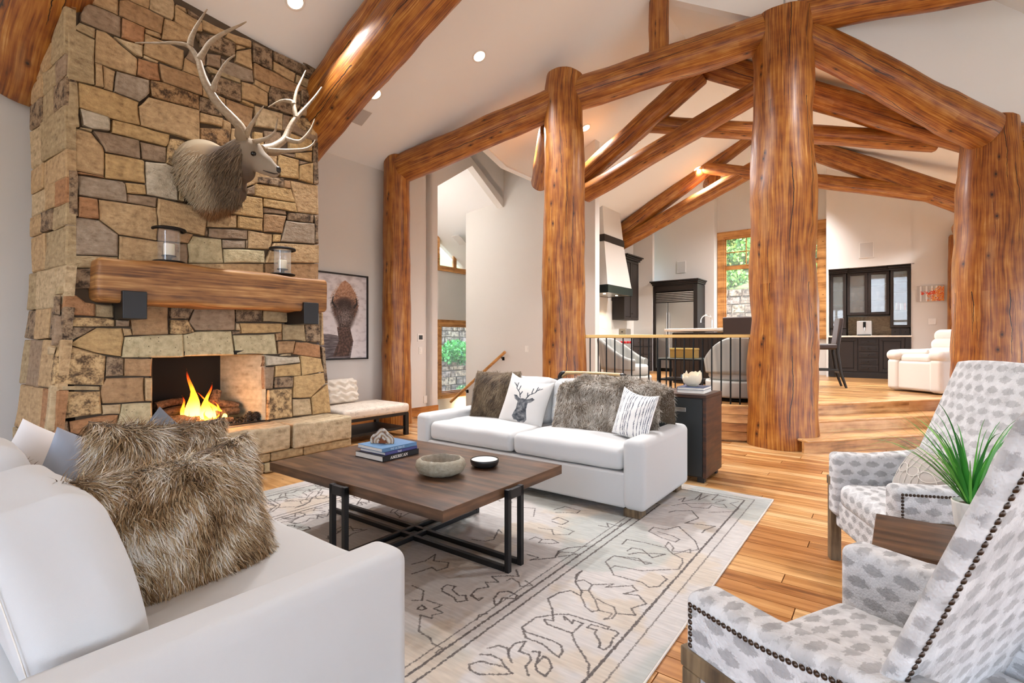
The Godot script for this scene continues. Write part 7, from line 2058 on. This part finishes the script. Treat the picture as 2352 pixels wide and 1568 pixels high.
	var gb = thing("gold_box", "hammered gold lidded box on the glass side table", "box", Vector3(2.66, F2 + 0.5375, -7.66), rt())
	part(gb, "body", bxm(Vector3(0, 0.06, 0), Vector3(0.38, 0.12, 0.2), 0.006), mat("b08d4a", 0.4, 0.7, null)); part(gb, "lid", bxm(Vector3(0, 0.135, 0), Vector3(0.39, 0.03, 0.21), 0.006), mat("c2a05a", 0.4, 0.7))
	single("stacked_magazines", bxm(Vector3(0, 0.03, 0), Vector3(0.24, 0.06, 0.2)), mat("7e97ad", 0.6), "small stack of blue magazines on the lower shelf of the glass side table", "magazines", Vector3(2.76, F2 + 0.2205, -7.66), rt())
	recliner()
	railing()
	hall()
func stool(at, turn, label):
	var t = thing("bar_stool", label, "stool", at, turn)
	var mb := MB.new(); mb.rbox(Vector3(0, 0.70, 0), Vector3(0.46, 0.10, 0.44), 0.035, Basis(), 3); part(t, "seat", mb, M.leather)
	var B := Basis(Vector3.RIGHT, -0.12)
	mb = MB.new(); mb.rbox(Vector3(0, 0.96, -0.235), Vector3(0.46, 0.46, 0.065), 0.022, B, 3); part(t, "backrest", mb, M.leather)
	for x in [-1, 1]:
		mb = MB.new(); mb.tube([Vector3(x * 0.2, 0, 0.19), Vector3(x * 0.2, 0.66, 0.18)], [0.018, 0.026], 4); part(t, "leg", mb, M.black_wood)
		mb = MB.new(); mb.tube([Vector3(x * 0.2, 0, -0.33), Vector3(x * 0.205, 0.25, -0.25), Vector3(x * 0.21, 0.6, -0.2), Vector3(x * 0.21, 0.85, -0.22), Vector3(x * 0.21, 1.17, -0.275)], [0.02, 0.026, 0.03, 0.028, 0.018], 6); part(t, "leg", mb, M.black_wood)
	for z in [0.18, -0.24]: part(t, "stretcher", bxm(Vector3(0, 0.26, z), Vector3(0.4, 0.03, 0.025)), M.black_wood)
	for x in [-0.2, 0.2]: part(t, "stretcher", bxm(Vector3(x, 0.3, -0.03), Vector3(0.025, 0.03, 0.42)), M.black_wood)
func barrel(at, turn, label):
	# round swivel chair, its open side towards +z
	var t = thing("barrel_chair", label, "chair", at, turn)
	var mb := MB.new(); mb.lathe([Vector2(0, 0.0), Vector2(0.33, 0.0), Vector2(0.33, 0.03), Vector2(0, 0.03)], 32); part(t, "swivel_base", mb, M.black_wood)
	mb = MB.new(); mb.lathe([Vector2(0, 0.05), Vector2(0.36, 0.05), Vector2(0.385, 0.08), Vector2(0.39, 0.24), Vector2(0.38, 0.27), Vector2(0, 0.27)], 40); part(t, "seat_base", mb, M.barrel_plain)
	mb = MB.new(); mb.lathe([Vector2(0, 0.27), Vector2(0.32, 0.27), Vector2(0.35, 0.31), Vector2(0.345, 0.40), Vector2(0.31, 0.435), Vector2(0, 0.445)], 36); part(t, "seat_cushion", mb, M.barrel_plain)
	# wrapped back: high behind, sweeping down into the arms
	var out := []; var inn := []
	var n := 37
	for q in n:
		var a: float = lerp(-2.25, 2.25, q / float(n - 1))
		var k := smoothstep(2.2, 0.5, absf(a))
		var top: float = lerp(0.50, 0.82, k)
		var co := PackedVector3Array(); var ci := PackedVector3Array()
		for s in 9:
			var f := s / 8.0
			var y: float = lerp(0.36, top, f)
			var ro := 0.385 + 0.045 * f * k + 0.02 * f
			co.append(Vector3(sin(a) * ro, y, -cos(a) * ro)); ci.append(Vector3(sin(a) * (ro - 0.075), y + (0.0 if s < 8 else -0.0), -cos(a) * (ro - 0.075)))
		out.append(co); inn.append(ci)
	mb = MB.new(); mb.grid(out, false, null, 1.0, 6.0)
	# faces away from the middle outside, towards it inside
	var me := MB.new()
	var rows := []
	for q in n:
		var row := PackedVector3Array()
		for s in 9: row.append(out[q][s])
		var o: Vector3 = out[q][8]; var i2: Vector3 = inn[q][8]
		for s in range(1, 6):
			var f := s / 6.0
			row.append(o.lerp(i2, f) + Vector3(0, 0.03 * sin(PI * f), 0))
		for s in range(8, -1, -1): row.append(inn[q][s])
		rows.append(row)
	me.grid(rows, true, null, 1.0, 3.0)
	for e in [0, n - 1]:
		var d := Vector3(cos(lerp(-2.25, 2.25, float(e) / (n - 1))), 0, sin(lerp(-2.25, 2.25, float(e) / (n - 1)))) * (-1.0 if e == 0 else 1.0)
		var rr: Array = Array(rows[e])
		for s in 8: me.flat([rr[s], rr[s + 1], rr[21 - s], rr[22 - s]], d)
		me.flat([rr[8], rr[9], rr[10], rr[11], rr[12], rr[13], rr[14]], d)
	var m2: StandardMaterial3D = M.stripe.duplicate(); m2.uv1_scale = Vector3(1, 1, 1)
	for q in me.t.size(): me.t[q] = Vector2(me.t[q].y * 1.4, me.t[q].x)
	part(t, "wrapped_back", me, m2)
func recliner():
	var t = thing("recliner", "cream upholstered recliner with plump pillow arms on the raised floor", "armchair", Vector3(6.62, FLOOR2, -7.75), deg_to_rad(-80))
	var mb := MB.new(); mb.rbox(Vector3(0, 0.26, 0), Vector3(0.86, 0.46, 0.82), 0.05, Basis(), 3); part(t, "body", mb, M.recliner)
	for s in [-1, 1]:
		mb = MB.new(); mb.rbox(Vector3(s * 0.34, 0.27, 0.02), Vector3(0.2, 0.50, 0.84), 0.06, Basis(), 3); part(t, "side", mb, M.recliner)
		mb = MB.new(); mb.rbox(Vector3(s * 0.34, 0.58, 0.03), Vector3(0.25, 0.17, 0.84), 0.08, Basis(Vector3.RIGHT, 0.08), 4, 3, func(p: Vector3): return p + Vector3(0, 0.02 * sin(p.z * 5.0), 0)); part(t, "arm_pillow", mb, M.recliner)
	for q in 3:
		mb = MB.new(); mb.rbox(Vector3(0, 0.60 + q * 0.14, -0.26 - q * 0.06), Vector3(0.58, 0.2, 0.24), 0.09, Basis(), 4); part(t, "back_pillow", mb, M.recliner)
	mb = MB.new(); mb.rbox(Vector3(0, 0.52, 0.1), Vector3(0.5, 0.14, 0.6), 0.06, Basis(), 3); part(t, "seat_cushion", mb, M.recliner)
func railing():
	var a := Vector3(0.92, 0, -6.79); var b := Vector3(3.02, 0, -6.14)
	var t = thing("railing", "black iron baluster railing with a flat brass-toned rail between two log posts", "railing")
	var d := (b - a).normalized()
	var B := Basis(d, Vector3.UP, d.cross(Vector3.UP))
	var mb := MB.new(); mb.cbox((a + b) / 2 + Vector3(0, 1.318, 0), Vector3(a.distance_to(b) + 0.2, 0.042, 0.07), 0.006, B); part(t, "top_rail", mb, M.brass)
	var n := 20
	for q in n:
		var p := a.lerp(b, (q + 0.35) / n)
		mb = MB.new(); mb.tube([p + Vector3(0, FLOOR2, 0), p + Vector3(0, 1.30, 0)], 0.009, 6, true, 1, -1, noise(0.2, q, 2), 0.25); part(t, "baluster", mb, M.black_metal)
func hall():
	# stair handrails
	var t = thing("stair_handrail", "wooden handrail sloping down the wall beside the stairs", "handrail")
	var a: Vector3 = PU(1160, 808, 7.78); var b: Vector3 = PU(1062, 898, 7.78)
	var mb := MB.new(); mb.tube([a, a.lerp(b, 0.5), b, b + (b - a) * 0.3], 0.03, 10); part(t, "rail", mb, M.fir)
	for f in [0.08, 0.92]:
		var p := a.lerp(b, f)
		var k := MB.new(); k.tube([p, p + Vector3(0, -0.06, 0), p + R(0, -0.07, 0.06)], 0.008, 6); k.cbox(p + R(0, -0.07, 0.06), Vector3(0.05, 0.07, 0.02), 0.003, Basis(Vector3.UP, rt())); part(t, "bracket", k, M.black_metal)
	a = PU(1007, 920, 6.35); b = PU(1024, 955, 6.5)
	mb = MB.new(); mb.tube([R(-6.5, 0.62, 6.1), R(-7.6, -0.12, 6.1)], 0.028, 8)
	single("stair_handrail", mb, M.walnut, "dark handrail going down the near side of the stairs", "handrail")
	# wall plates
	var plate := func(called, label, p: Vector3, turn, w, h, inner):
		var o = thing(called, label, "wall plate" if inner < 2 else "thermostat", p, turn)
		part(o, "plate", bxm(Vector3.ZERO, Vector3(w, h, 0.008), 0.002), M.plastic)
		if inner == 0: part(o, "rocker", bxm(Vector3(0, 0, 0.005), Vector3(w * 0.42, h * 0.55, 0.008), 0.002), M.trim_white)
		elif inner == 1:
			for s in [-1, 1]: part(o, "socket", bxm(Vector3(0, s * h * 0.2, 0.004), Vector3(w * 0.45, h * 0.26, 0.004), 0.001), M.trim_white)
		else: part(o, "display", bxm(Vector3(0, 0.003, 0.006), Vector3(w * 0.6, h * 0.55, 0.006), 0.001), mat("3a3f40", 0.3))
	plate.call("thermostat", "small square thermostat on the wall beside the slim log post", PN(966, 775, -6.345), deg_to_rad(90.0 - TH), 0.13, 0.13, 2)
	plate.call("light_switch", "light switch right under the thermostat", PN(966, 805, -6.345), deg_to_rad(90.0 - TH), 0.075, 0.12, 0)
	plate.call("power_outlet", "power outlet low on the wall under the thermostat", PN(977, 917, -6.345), deg_to_rad(90.0 - TH), 0.075, 0.12, 1)
	plate.call("light_switch", "light switch on the wall above the deer pillow", PU(1210, 801, 7.845), rt(), 0.085, 0.12, 0)
	plate.call("power_outlet", "power outlet on the stair wall behind the far sofa", PU(1216, 872, 7.845), rt(), 0.08, 0.12, 1)
	plate.call("light_switch", "double light switch below the small canvas of orange leaves", PU(2141, 738, 13.125), rt(), 0.12, 0.12, 0)
	# step light at the stairs' foot
	# wall speakers and vents
	var sp := func(label, p, turn, w, h):
		var o = thing("wall_speaker", label, "speaker", p, turn)
		part(o, "frame", bxm(Vector3.ZERO, Vector3(w, h, 0.014), 0.003), M.trim_white); part(o, "grille", bxm(Vector3(0, 0, 0.006), Vector3(w - 0.03, h - 0.03, 0.008), 0.001), M.grille)
	sp.call("white wall speaker over the refrigerator", PU(1565, 613, 13.41), rt(), 0.24, 0.32)
	sp.call("white wall speaker above the glass hutch", PU(1990, 574, 13.11), rt(), 0.26, 0.34)
	# bison picture
	var u0 := 3.47; var u1 := 4.51
	var pt = thing("bison_picture", "black-framed photograph of a bison wading in snowmelt", "picture", R(-6.285, 1.605, (u0 + u1) / 2), deg_to_rad(90.0 - TH))
	var w := u1 - u0; var h := 1.21
	var q2 := MB.new(); q2.flat([Vector3(-w / 2, h / 2, 0.012), Vector3(w / 2, h / 2, 0.012), Vector3(w / 2, -h / 2, 0.012), Vector3(-w / 2, -h / 2, 0.012)], Vector3(0, 0, 1), [Vector2(0, 0), Vector2(1, 0), Vector2(1, 1), Vector2(0, 1)]); part(pt, "photograph", q2, M.bison)
	mb = MB.new()
	for s in [-1, 1]:
		mb.cbox(Vector3(s * w / 2, 0, 0.015), Vector3(0.022, h + 0.022, 0.04), 0.002); mb.cbox(Vector3(0, s * h / 2, 0.015), Vector3(w, 0.022, 0.04), 0.002)
	part(pt, "frame", mb, M.black_wood)

# ---------------------------------------------------------------- lamps
func can_light(label, p: Vector3, n: Vector3, e := 6.5, r := 0.075):
	var t = thing("recessed_light", label, "ceiling light", p, 0.0)
	var x := n.cross(Vector3(0.3, 0.2, 0.9)).normalized()
	t.basis = Basis(x, -n, x.cross(-n))   # local -y looks down out of the ceiling
	var mb := MB.new(); mb.lathe([Vector2(r + 0.022, 0.0), Vector2(r + 0.02, -0.008), Vector2(r, -0.008), Vector2(r - 0.004, 0.0)], 24); part(t, "trim_ring", mb, M.trim_white)
	mb = MB.new(); mb.lathe([Vector2(r, -0.003), Vector2(0, -0.004)], 24); part(t, "lamp_lens", mb, M.lamp)
	var l := SpotLight3D.new(); l.name = "lamp"; l.light_color = Color("f9f8fa"); l.light_energy = e; l.spot_angle = 56; l.spot_angle_attenuation = 0.8; l.spot_range = 25; l.light_size = r; l.shadow_enabled = true
	t.add_child(l); l.position = Vector3(0, -0.02, 0); l.rotation.x = -PI / 2
func on_roof(px, py, f: Callable) -> Vector3:
	# where the line of sight meets a roof plane h = f(n)
	var d: Vector3 = ray(px, py)
	var lo := 1.0; var hi := 20.0
	for q in 60:
		var m := (lo + hi) / 2
		var p: Vector3 = d * m + Vector3(0, EYE, 0)
		if p.y < f.call(p.x * C + p.z * S): lo = m
		else: hi = m
	return d * lo + Vector3(0, EYE, 0)
func make_lamps():
	var n2: Vector3 = (R(SLOPE, -1.0, 0)).normalized(); var n3: Vector3 = (R(-SLOPE, -1.0, 0)).normalized()
	var r2 := func(n): return roof2(n)
	var r3 := func(n): return roof3(n)
	can_light("round recessed light in the ceiling right above the elk's antlers", on_roof(678, 4, r2), n2)
	can_light("round recessed light next to the doubled rafter, by the square ceiling speaker", on_roof(861, 216, r2), n2, 3.0)
	can_light("round recessed light in the open white slope between the doubled rafter and the posts", on_roof(1101, 129, r2), n2)
	can_light("small recessed light showing beneath the beam from the slim post", on_roof(1183, 294, r2), n2, 4.0, 0.05)
	can_light("recessed light beside the railing post's shaft", on_roof(1345, 294, r2), n2, 3.5)
	can_light("recessed light under the beam sloping to the armchair post", on_roof(1880, 131, r3), n3)
	can_light("recessed light far back between the two kitchen trusses", on_roof(1683, 358, r3), n3, 9.0)
	# out of view: the same fittings over the rest of the rooms
	var k := 0
	for s in [[-4.9, 1.0], [-3.2, 4.6], [-4.2, 9.2], [-3.6, 11.4], [-3.9, 8.8]]:
		can_light(["recessed light before the chimney", "recessed light over the far sofa", "recessed light over the range", "recessed light over the refrigerator", "recessed light over the railing"][k], R(s[0], roof2(s[0]), s[1]), n2, 6.5 if k < 2 or k == 4 else 15.0); k += 1
	k = 0
	for s in [[1.2, 5.2]]:
		can_light(["recessed light before the steps"][k], R(s[0], roofL(s[0]), s[1]), n3); k += 1
	k = 0
	for s in [[-0.8, 9.4], [-1.2, 12.0], [1.4, 11.8]]:
		can_light(["recessed light over the island's end", "recessed light before the hutch", "recessed light over the recliner"][k], R(s[0], roof3(s[0]), s[1]), n3, 15.0); k += 1
	can_light("added unseen fill light inside the stairwell", R(-7.5, 3.9 - 0.6 * (6.7 - 7.85) + 0.1 * 1.1 - 0.01, 6.7), (R(-0.1, -1.0, -0.6)).normalized(), 14.0)  # added lamp, out of view, that brightens the stairwell
	# ceiling speaker
	var c := on_roof(828, 268, r2)
	var t = thing("ceiling_speaker", "square grey ceiling speaker by the doubled rafter", "speaker", c)
	t.basis = Basis(Vector3.UP, rt()) * Basis(Vector3(0, 0, 1), atan(SLOPE))
	part(t, "grille", bxm(Vector3(0, -0.004, 0), Vector3(0.25, 0.01, 0.19), 0.002), mat("bdb8b4", 0.8))
	part(t, "frame", bxm(Vector3(0, -0.001, 0), Vector3(0.265, 0.008, 0.205), 0.002), M.trim_white)
	var v = thing("ceiling_vent", "small grey vent in the sloping stairwell ceiling", "vent", PZ(1055, 551, 11.4))
	v.basis = Basis(Vector3.UP, rt()) * Basis(Vector3.RIGHT, -0.54)
	part(v, "grille", bxm(Vector3.ZERO, Vector3(0.22, 0.012, 0.3)), M.grille)
	# landing light low on the stairwell wall
	var sc: Vector3 = PN(1061, 935, -8.58)
	var st = thing("step_light", "small lit step light low on the stairwell wall", "wall light", sc, deg_to_rad(90.0 - TH))
	part(st, "lamp_lens", bxm(Vector3.ZERO, Vector3(0.07, 0.12, 0.02)), M.lamp)
	var ol := OmniLight3D.new(); ol.name = "lamp"; ol.light_color = Color("ffe0b0"); ol.light_energy = 0.35; ol.omni_range = 8; ol.light_size = 0.05; ol.shadow_enabled = true
	st.add_child(ol); ol.position = Vector3(0, 0, 0.06)

# ---------------------------------------------------------------- outdoors
func leaf_cloud(parent, called, c: Vector3, r: Vector3, count, size, cs: Array, sd):
	var rg := RandomNumberGenerator.new(); rg.seed = sd
	var mm := MultiMesh.new(); mm.transform_format = MultiMesh.TRANSFORM_3D; mm.use_colors = true
	var mb := MB.new()
	mb.flat([Vector3(0, 0, 0), Vector3(0.35, 0.45, 0.06), Vector3(0, 1, 0), Vector3(-0.35, 0.45, 0.06)], Vector3(0, 0, 1))
	mm.mesh = mb.commit(M.leaf); mm.instance_count = count
	var nz := noise(0.8, sd, 2)
	for q in count:
		var d := Vector3(rg.randfn(), rg.randfn(), rg.randfn()).normalized()
		var k := pow(rg.randf(), 0.4) * (1.0 + 0.35 * nz.get_noise_3dv(d * 2.0))
		var p := c + d * r * k
		var ax := Vector3(rg.randfn(), rg.randfn(), rg.randfn()).normalized()
		mm.set_instance_transform(q, Transform3D(Basis(ax, rg.randf() * TAU) * Basis().scaled(Vector3.ONE * size * rg.randf_range(0.6, 1.3)), p))
		mm.set_instance_color(q, pick(rg, cs))
	var o := MultiMeshInstance3D.new(); o.name = called; o.multimesh = mm; parent.add_child(o, true)
	o.set_meta("kind", "stuff")
	return o
func out_wall(label, along_u: bool, at, a0, a1, h0, h1, sd, outn: float):
	# retaining wall of separate stones facing the house
	var t = thing("retaining_wall", label, "wall", Vector3.ZERO, rt())
	var ex := Vector3(0, 0, -1) if along_u else Vector3(1, 0, 0)
	var o := Vector3(at, 0, 0) if along_u else Vector3(0, 0, -at)
	var nz := ex.cross(Vector3.UP)
	if nz.dot(Vector3(1, 0, 0) if along_u else Vector3(0, 0, 1)) * outn < 0: ex = -ex
	var sg := 1.0 if (ex.x + -ex.z) > 0 else -1.0
	var mb := MB.new(); mb.box(o + ex * sg * (a0 + a1) / 2 + Vector3(0, (h0 + h1) / 2, 0) - ex.cross(Vector3.UP) * 0.25, Vector3(absf(a1 - a0), h1 - h0, 0.42) if not along_u else Vector3(0.42, h1 - h0, absf(a1 - a0)))
	part(t, "backing", mb, M.mortar)
	rng.seed = sd
	var y: float = h0
	var n := 0
	while y < h1 - 0.02:
		var h := rng.randf_range(0.14, 0.30)
		if y + h > h1 - 0.1: h = h1 - y
		var x: float = a0 - rng.randf() * 0.2
		while x < a1:
			var w := rng.randf_range(0.2, 0.62)
			if n < 290:
				var j := func(): return rng.randf_range(-0.02, 0.02)
				var pts := PackedVector2Array([Vector2(sg * x + j.call(), y + j.call()), Vector2(sg * (x + w) + j.call(), y + j.call()), Vector2(sg * (x + w) + j.call(), y + h + j.call()), Vector2(sg * x + j.call(), y + h + j.call())])
				var m := stone_piece(pts, o, ex, Vector3.UP, 0.014, rng.randf_range(0.0, 0.05), sd + n)
				if m: part(t, "stone", m, M.outstone[rng.randi() % M.outstone.size()])
				n += 1
			x += w
		y += h
func make_outdoors():
	var mb := MB.new()
	mb.flat([Vector3(-60, -0.6, -60), Vector3(60, -0.6, -60), Vector3(60, -0.6, 60), Vector3(-60, -0.6, 60)], Vector3.UP)
	struct_("ground", mb, M.gravel, rt())
	mb = MB.new()
	slab(mb, [[-8, -16], [18, -16], [18, 12], [6.8, 12], [6.8, -6.0], [-8, -6.0]], func(_p): return -0.3, 0.12)
	struct_("ground_bounce", mb, M.bounce_slab, rt())  # unseen pale slab, added to throw daylight up through the windows
	out_wall("grey fieldstone retaining wall outside the kitchen window", false, 17.2, -4.9, -0.2, -0.6, 2.95, 70, 1.0)
	out_wall("lower fieldstone garden wall outside the stairwell window", true, -12.3, 10.4, 15.6, -1.2, 0.55, 71, 1.0)
	out_wall("upper fieldstone garden wall outside the stairwell window", true, -13.6, 11.4, 17.2, 0.4, 2.6, 72, 1.0)
	# banks of soil behind the walls
	mb = MB.new()
	slab(mb, [[-16, 17.4], [14, 17.4], [14, 40], [-16, 40]], func(p): return 2.7 + (p.y - 17.4) * 0.55, 0.3)
	slab(mb, [[-30, -4], [-13.8, -4], [-13.8, 20], [-30, 20]], func(p): return 2.45 + (-13.8 - p.x) * 0.5, 0.3)
	slab(mb, [[-13.6, 4], [-12.5, 4], [-12.5, 18], [-13.6, 18]], func(_p): return 0.2, 0.3)
	struct_("ground_bank", mb, M.grass_ground, rt())
	var g1 := [lin("3f6b2a"), lin("5c8f36"), lin("86b04a"), lin("b3cc6a")]
	var g2 := [lin("2f5a26"), lin("4c7f33"), lin("79a447"), lin("d8d46a")]
	var sh := func(called, label, n, h, u, r, cnt, sz, cs, sd, cat):
		var t = thing(called, label, cat, R(n, h, u))
		leaf_cloud(t, "foliage", Vector3(0, r.y * 0.7, 0), r, cnt, sz, cs, sd)
		var s := MB.new(); s.tube([Vector3(0, -0.3, 0), Vector3(0.02, r.y * 0.7, 0)], [0.05, 0.02], 6); part(t, "stem", s, M.walnut)
	sh.call("shrub", "bright green shrub on the bank above the fieldstone wall", -4.5, 2.9, 17.8, Vector3(0.6, 0.45, 0.4), 2600, 0.13, g1, 1, "shrub")
	sh.call("shrub", "low green shrub on the bank nearer the thick post", -2.0, 3.0, 17.9, Vector3(0.9, 0.35, 0.4), 2000, 0.13, g1, 2, "shrub")
	sh.call("shrub", "leafy green hedge on the lower garden wall outside the stairwell", -12.9, 0.5, 13.2, Vector3(0.6, 0.42, 1.6), 5200, 0.12, [lin("1f5a22"), lin("2f7d30"), lin("4fa044")], 3, "shrub")
	sh.call("shrub", "ground ivy at the foot of the lower garden wall", -12.05, -0.8, 12.6, Vector3(0.2, 0.28, 1.6), 2200, 0.09, [lin("1f5a22"), lin("2f6d30"), lin("5f8a54")], 4, "shrub")
	var spots := [[-5.2, 18.8, "feathery yellow-green shrub up the bank, left of the bright one"], [-3.7, 19.0, "broad light green shrub up the bank behind the bright one"], [-4.8, 20.2, "tall mixed green shrub high on the bank"], [-5.9, 20.6, "olive shrub high on the bank under the yellow-green tree"], [-2.4, 19.4, "green shrub on the bank seen right of the thick post"], [-3.2, 21.4, "dense green shrub at the top of the bank"]]
	for q in spots.size():
		var s = spots[q]
		sh.call("shrub", s[2], s[0], 2.95 + (s[1] - 17.4) * 0.55, s[1], Vector3(0.95, 0.6, 0.6), 3200, 0.15, g2 if q % 2 == 0 else g1, 40 + q, "shrub")
	var tr := func(label, n, u, h, r, sd, cs):
		var base: float = 2.7 + (u - 17.4) * 0.55 if u > 17.4 else (2.45 + (-13.8 - n) * 0.5 if n < -13.8 else -0.6)
		var t = thing("broadleaf_tree", label, "tree", R(n, base, u))
		var s := MB.new(); s.tube([Vector3(0, -0.4, 0), Vector3(0.1, h * 0.4, 0), Vector3(-0.05, h * 0.85, 0)], [0.16, 0.12, 0.04], 10); part(t, "trunk", s, M.walnut)
		leaf_cloud(t, "crown", Vector3(0, h * 0.62, 0), r, 9000, 0.2, cs, sd)
	tr.call("yellow-green tree on the bank behind the kitchen's fieldstone wall", -4.6, 20.5, 4.2, Vector3(1.5, 1.7, 1.5), 11, g2)
	tr.call("darker tree on the bank behind the kitchen, next to the yellow-green one", -1.6, 21.5, 4.6, Vector3(1.6, 1.8, 1.6), 12, g1)
	tr.call("broad tree up the bank behind the kitchen, furthest uphill", -3.4, 25.5, 5.0, Vector3(2.6, 2.2, 2.0), 13, g2)
	tr.call("green tree beyond the window past the recliner", 6.0, 18.6, 5.0, Vector3(2.0, 2.2, 1.8), 14, g1)
	tr.call("tree above the upper garden wall outside the stairwell", -16.5, 13.0, 4.5, Vector3(1.8, 2.0, 2.2), 15, g1)

func _ready():
	# ---- camera
	var cam := Camera3D.new()
	cam.name = "camera"
	cam.position = Vector3(0, EYE, 0)
	cam.fov = rad_to_deg(2.0 * atan(784.0 / F))
	cam.near = 0.05; cam.far = 200.0
	add_child(cam); cam.current = true
	# ---- sky, light, exposure
	var env := Environment.new()
	env.background_mode = Environment.BG_SKY
	var sm := ProceduralSkyMaterial.new()
	sm.sky_top_color = Color("93b8e6"); sm.sky_horizon_color = Color("e6eef8"); sm.sky_curve = 0.3
	sm.ground_bottom_color = Color("8a8578"); sm.ground_horizon_color = Color("d9d9d4")
	sm.sky_energy_multiplier = 2.4; sm.ground_energy_multiplier = 1.5
	var sky := Sky.new(); sky.sky_material = sm
	env.sky = sky
	env.tonemap_mode = Environment.TONE_MAPPER_LINEAR
	env.tonemap_exposure = 1.65
	env.sdfgi_enabled = true; env.ssao_enabled = true; env.ssil_enabled = true
	var we := WorldEnvironment.new(); we.name = "world"; we.environment = env
	add_child(we)
	# sun from behind the house's window end, high; it lights the garden bank and the added pale bounce slab
	var sun := DirectionalLight3D.new()
	sun.name = "sun"
	sun.light_color = Color("fff8ee"); sun.light_energy = 2.4; sun.light_angular_distance = 0.6; sun.shadow_enabled = true
	add_child(sun)
	sun.look_at_from_position(Vector3.ZERO, R(0, -0.85, 0.53), Vector3.UP)
	make_materials()
	make_shell()
	make_logs()
	make_chimney()
	make_elk()
	make_furniture()
	make_kitchen()
	make_lamps()
	make_outdoors()
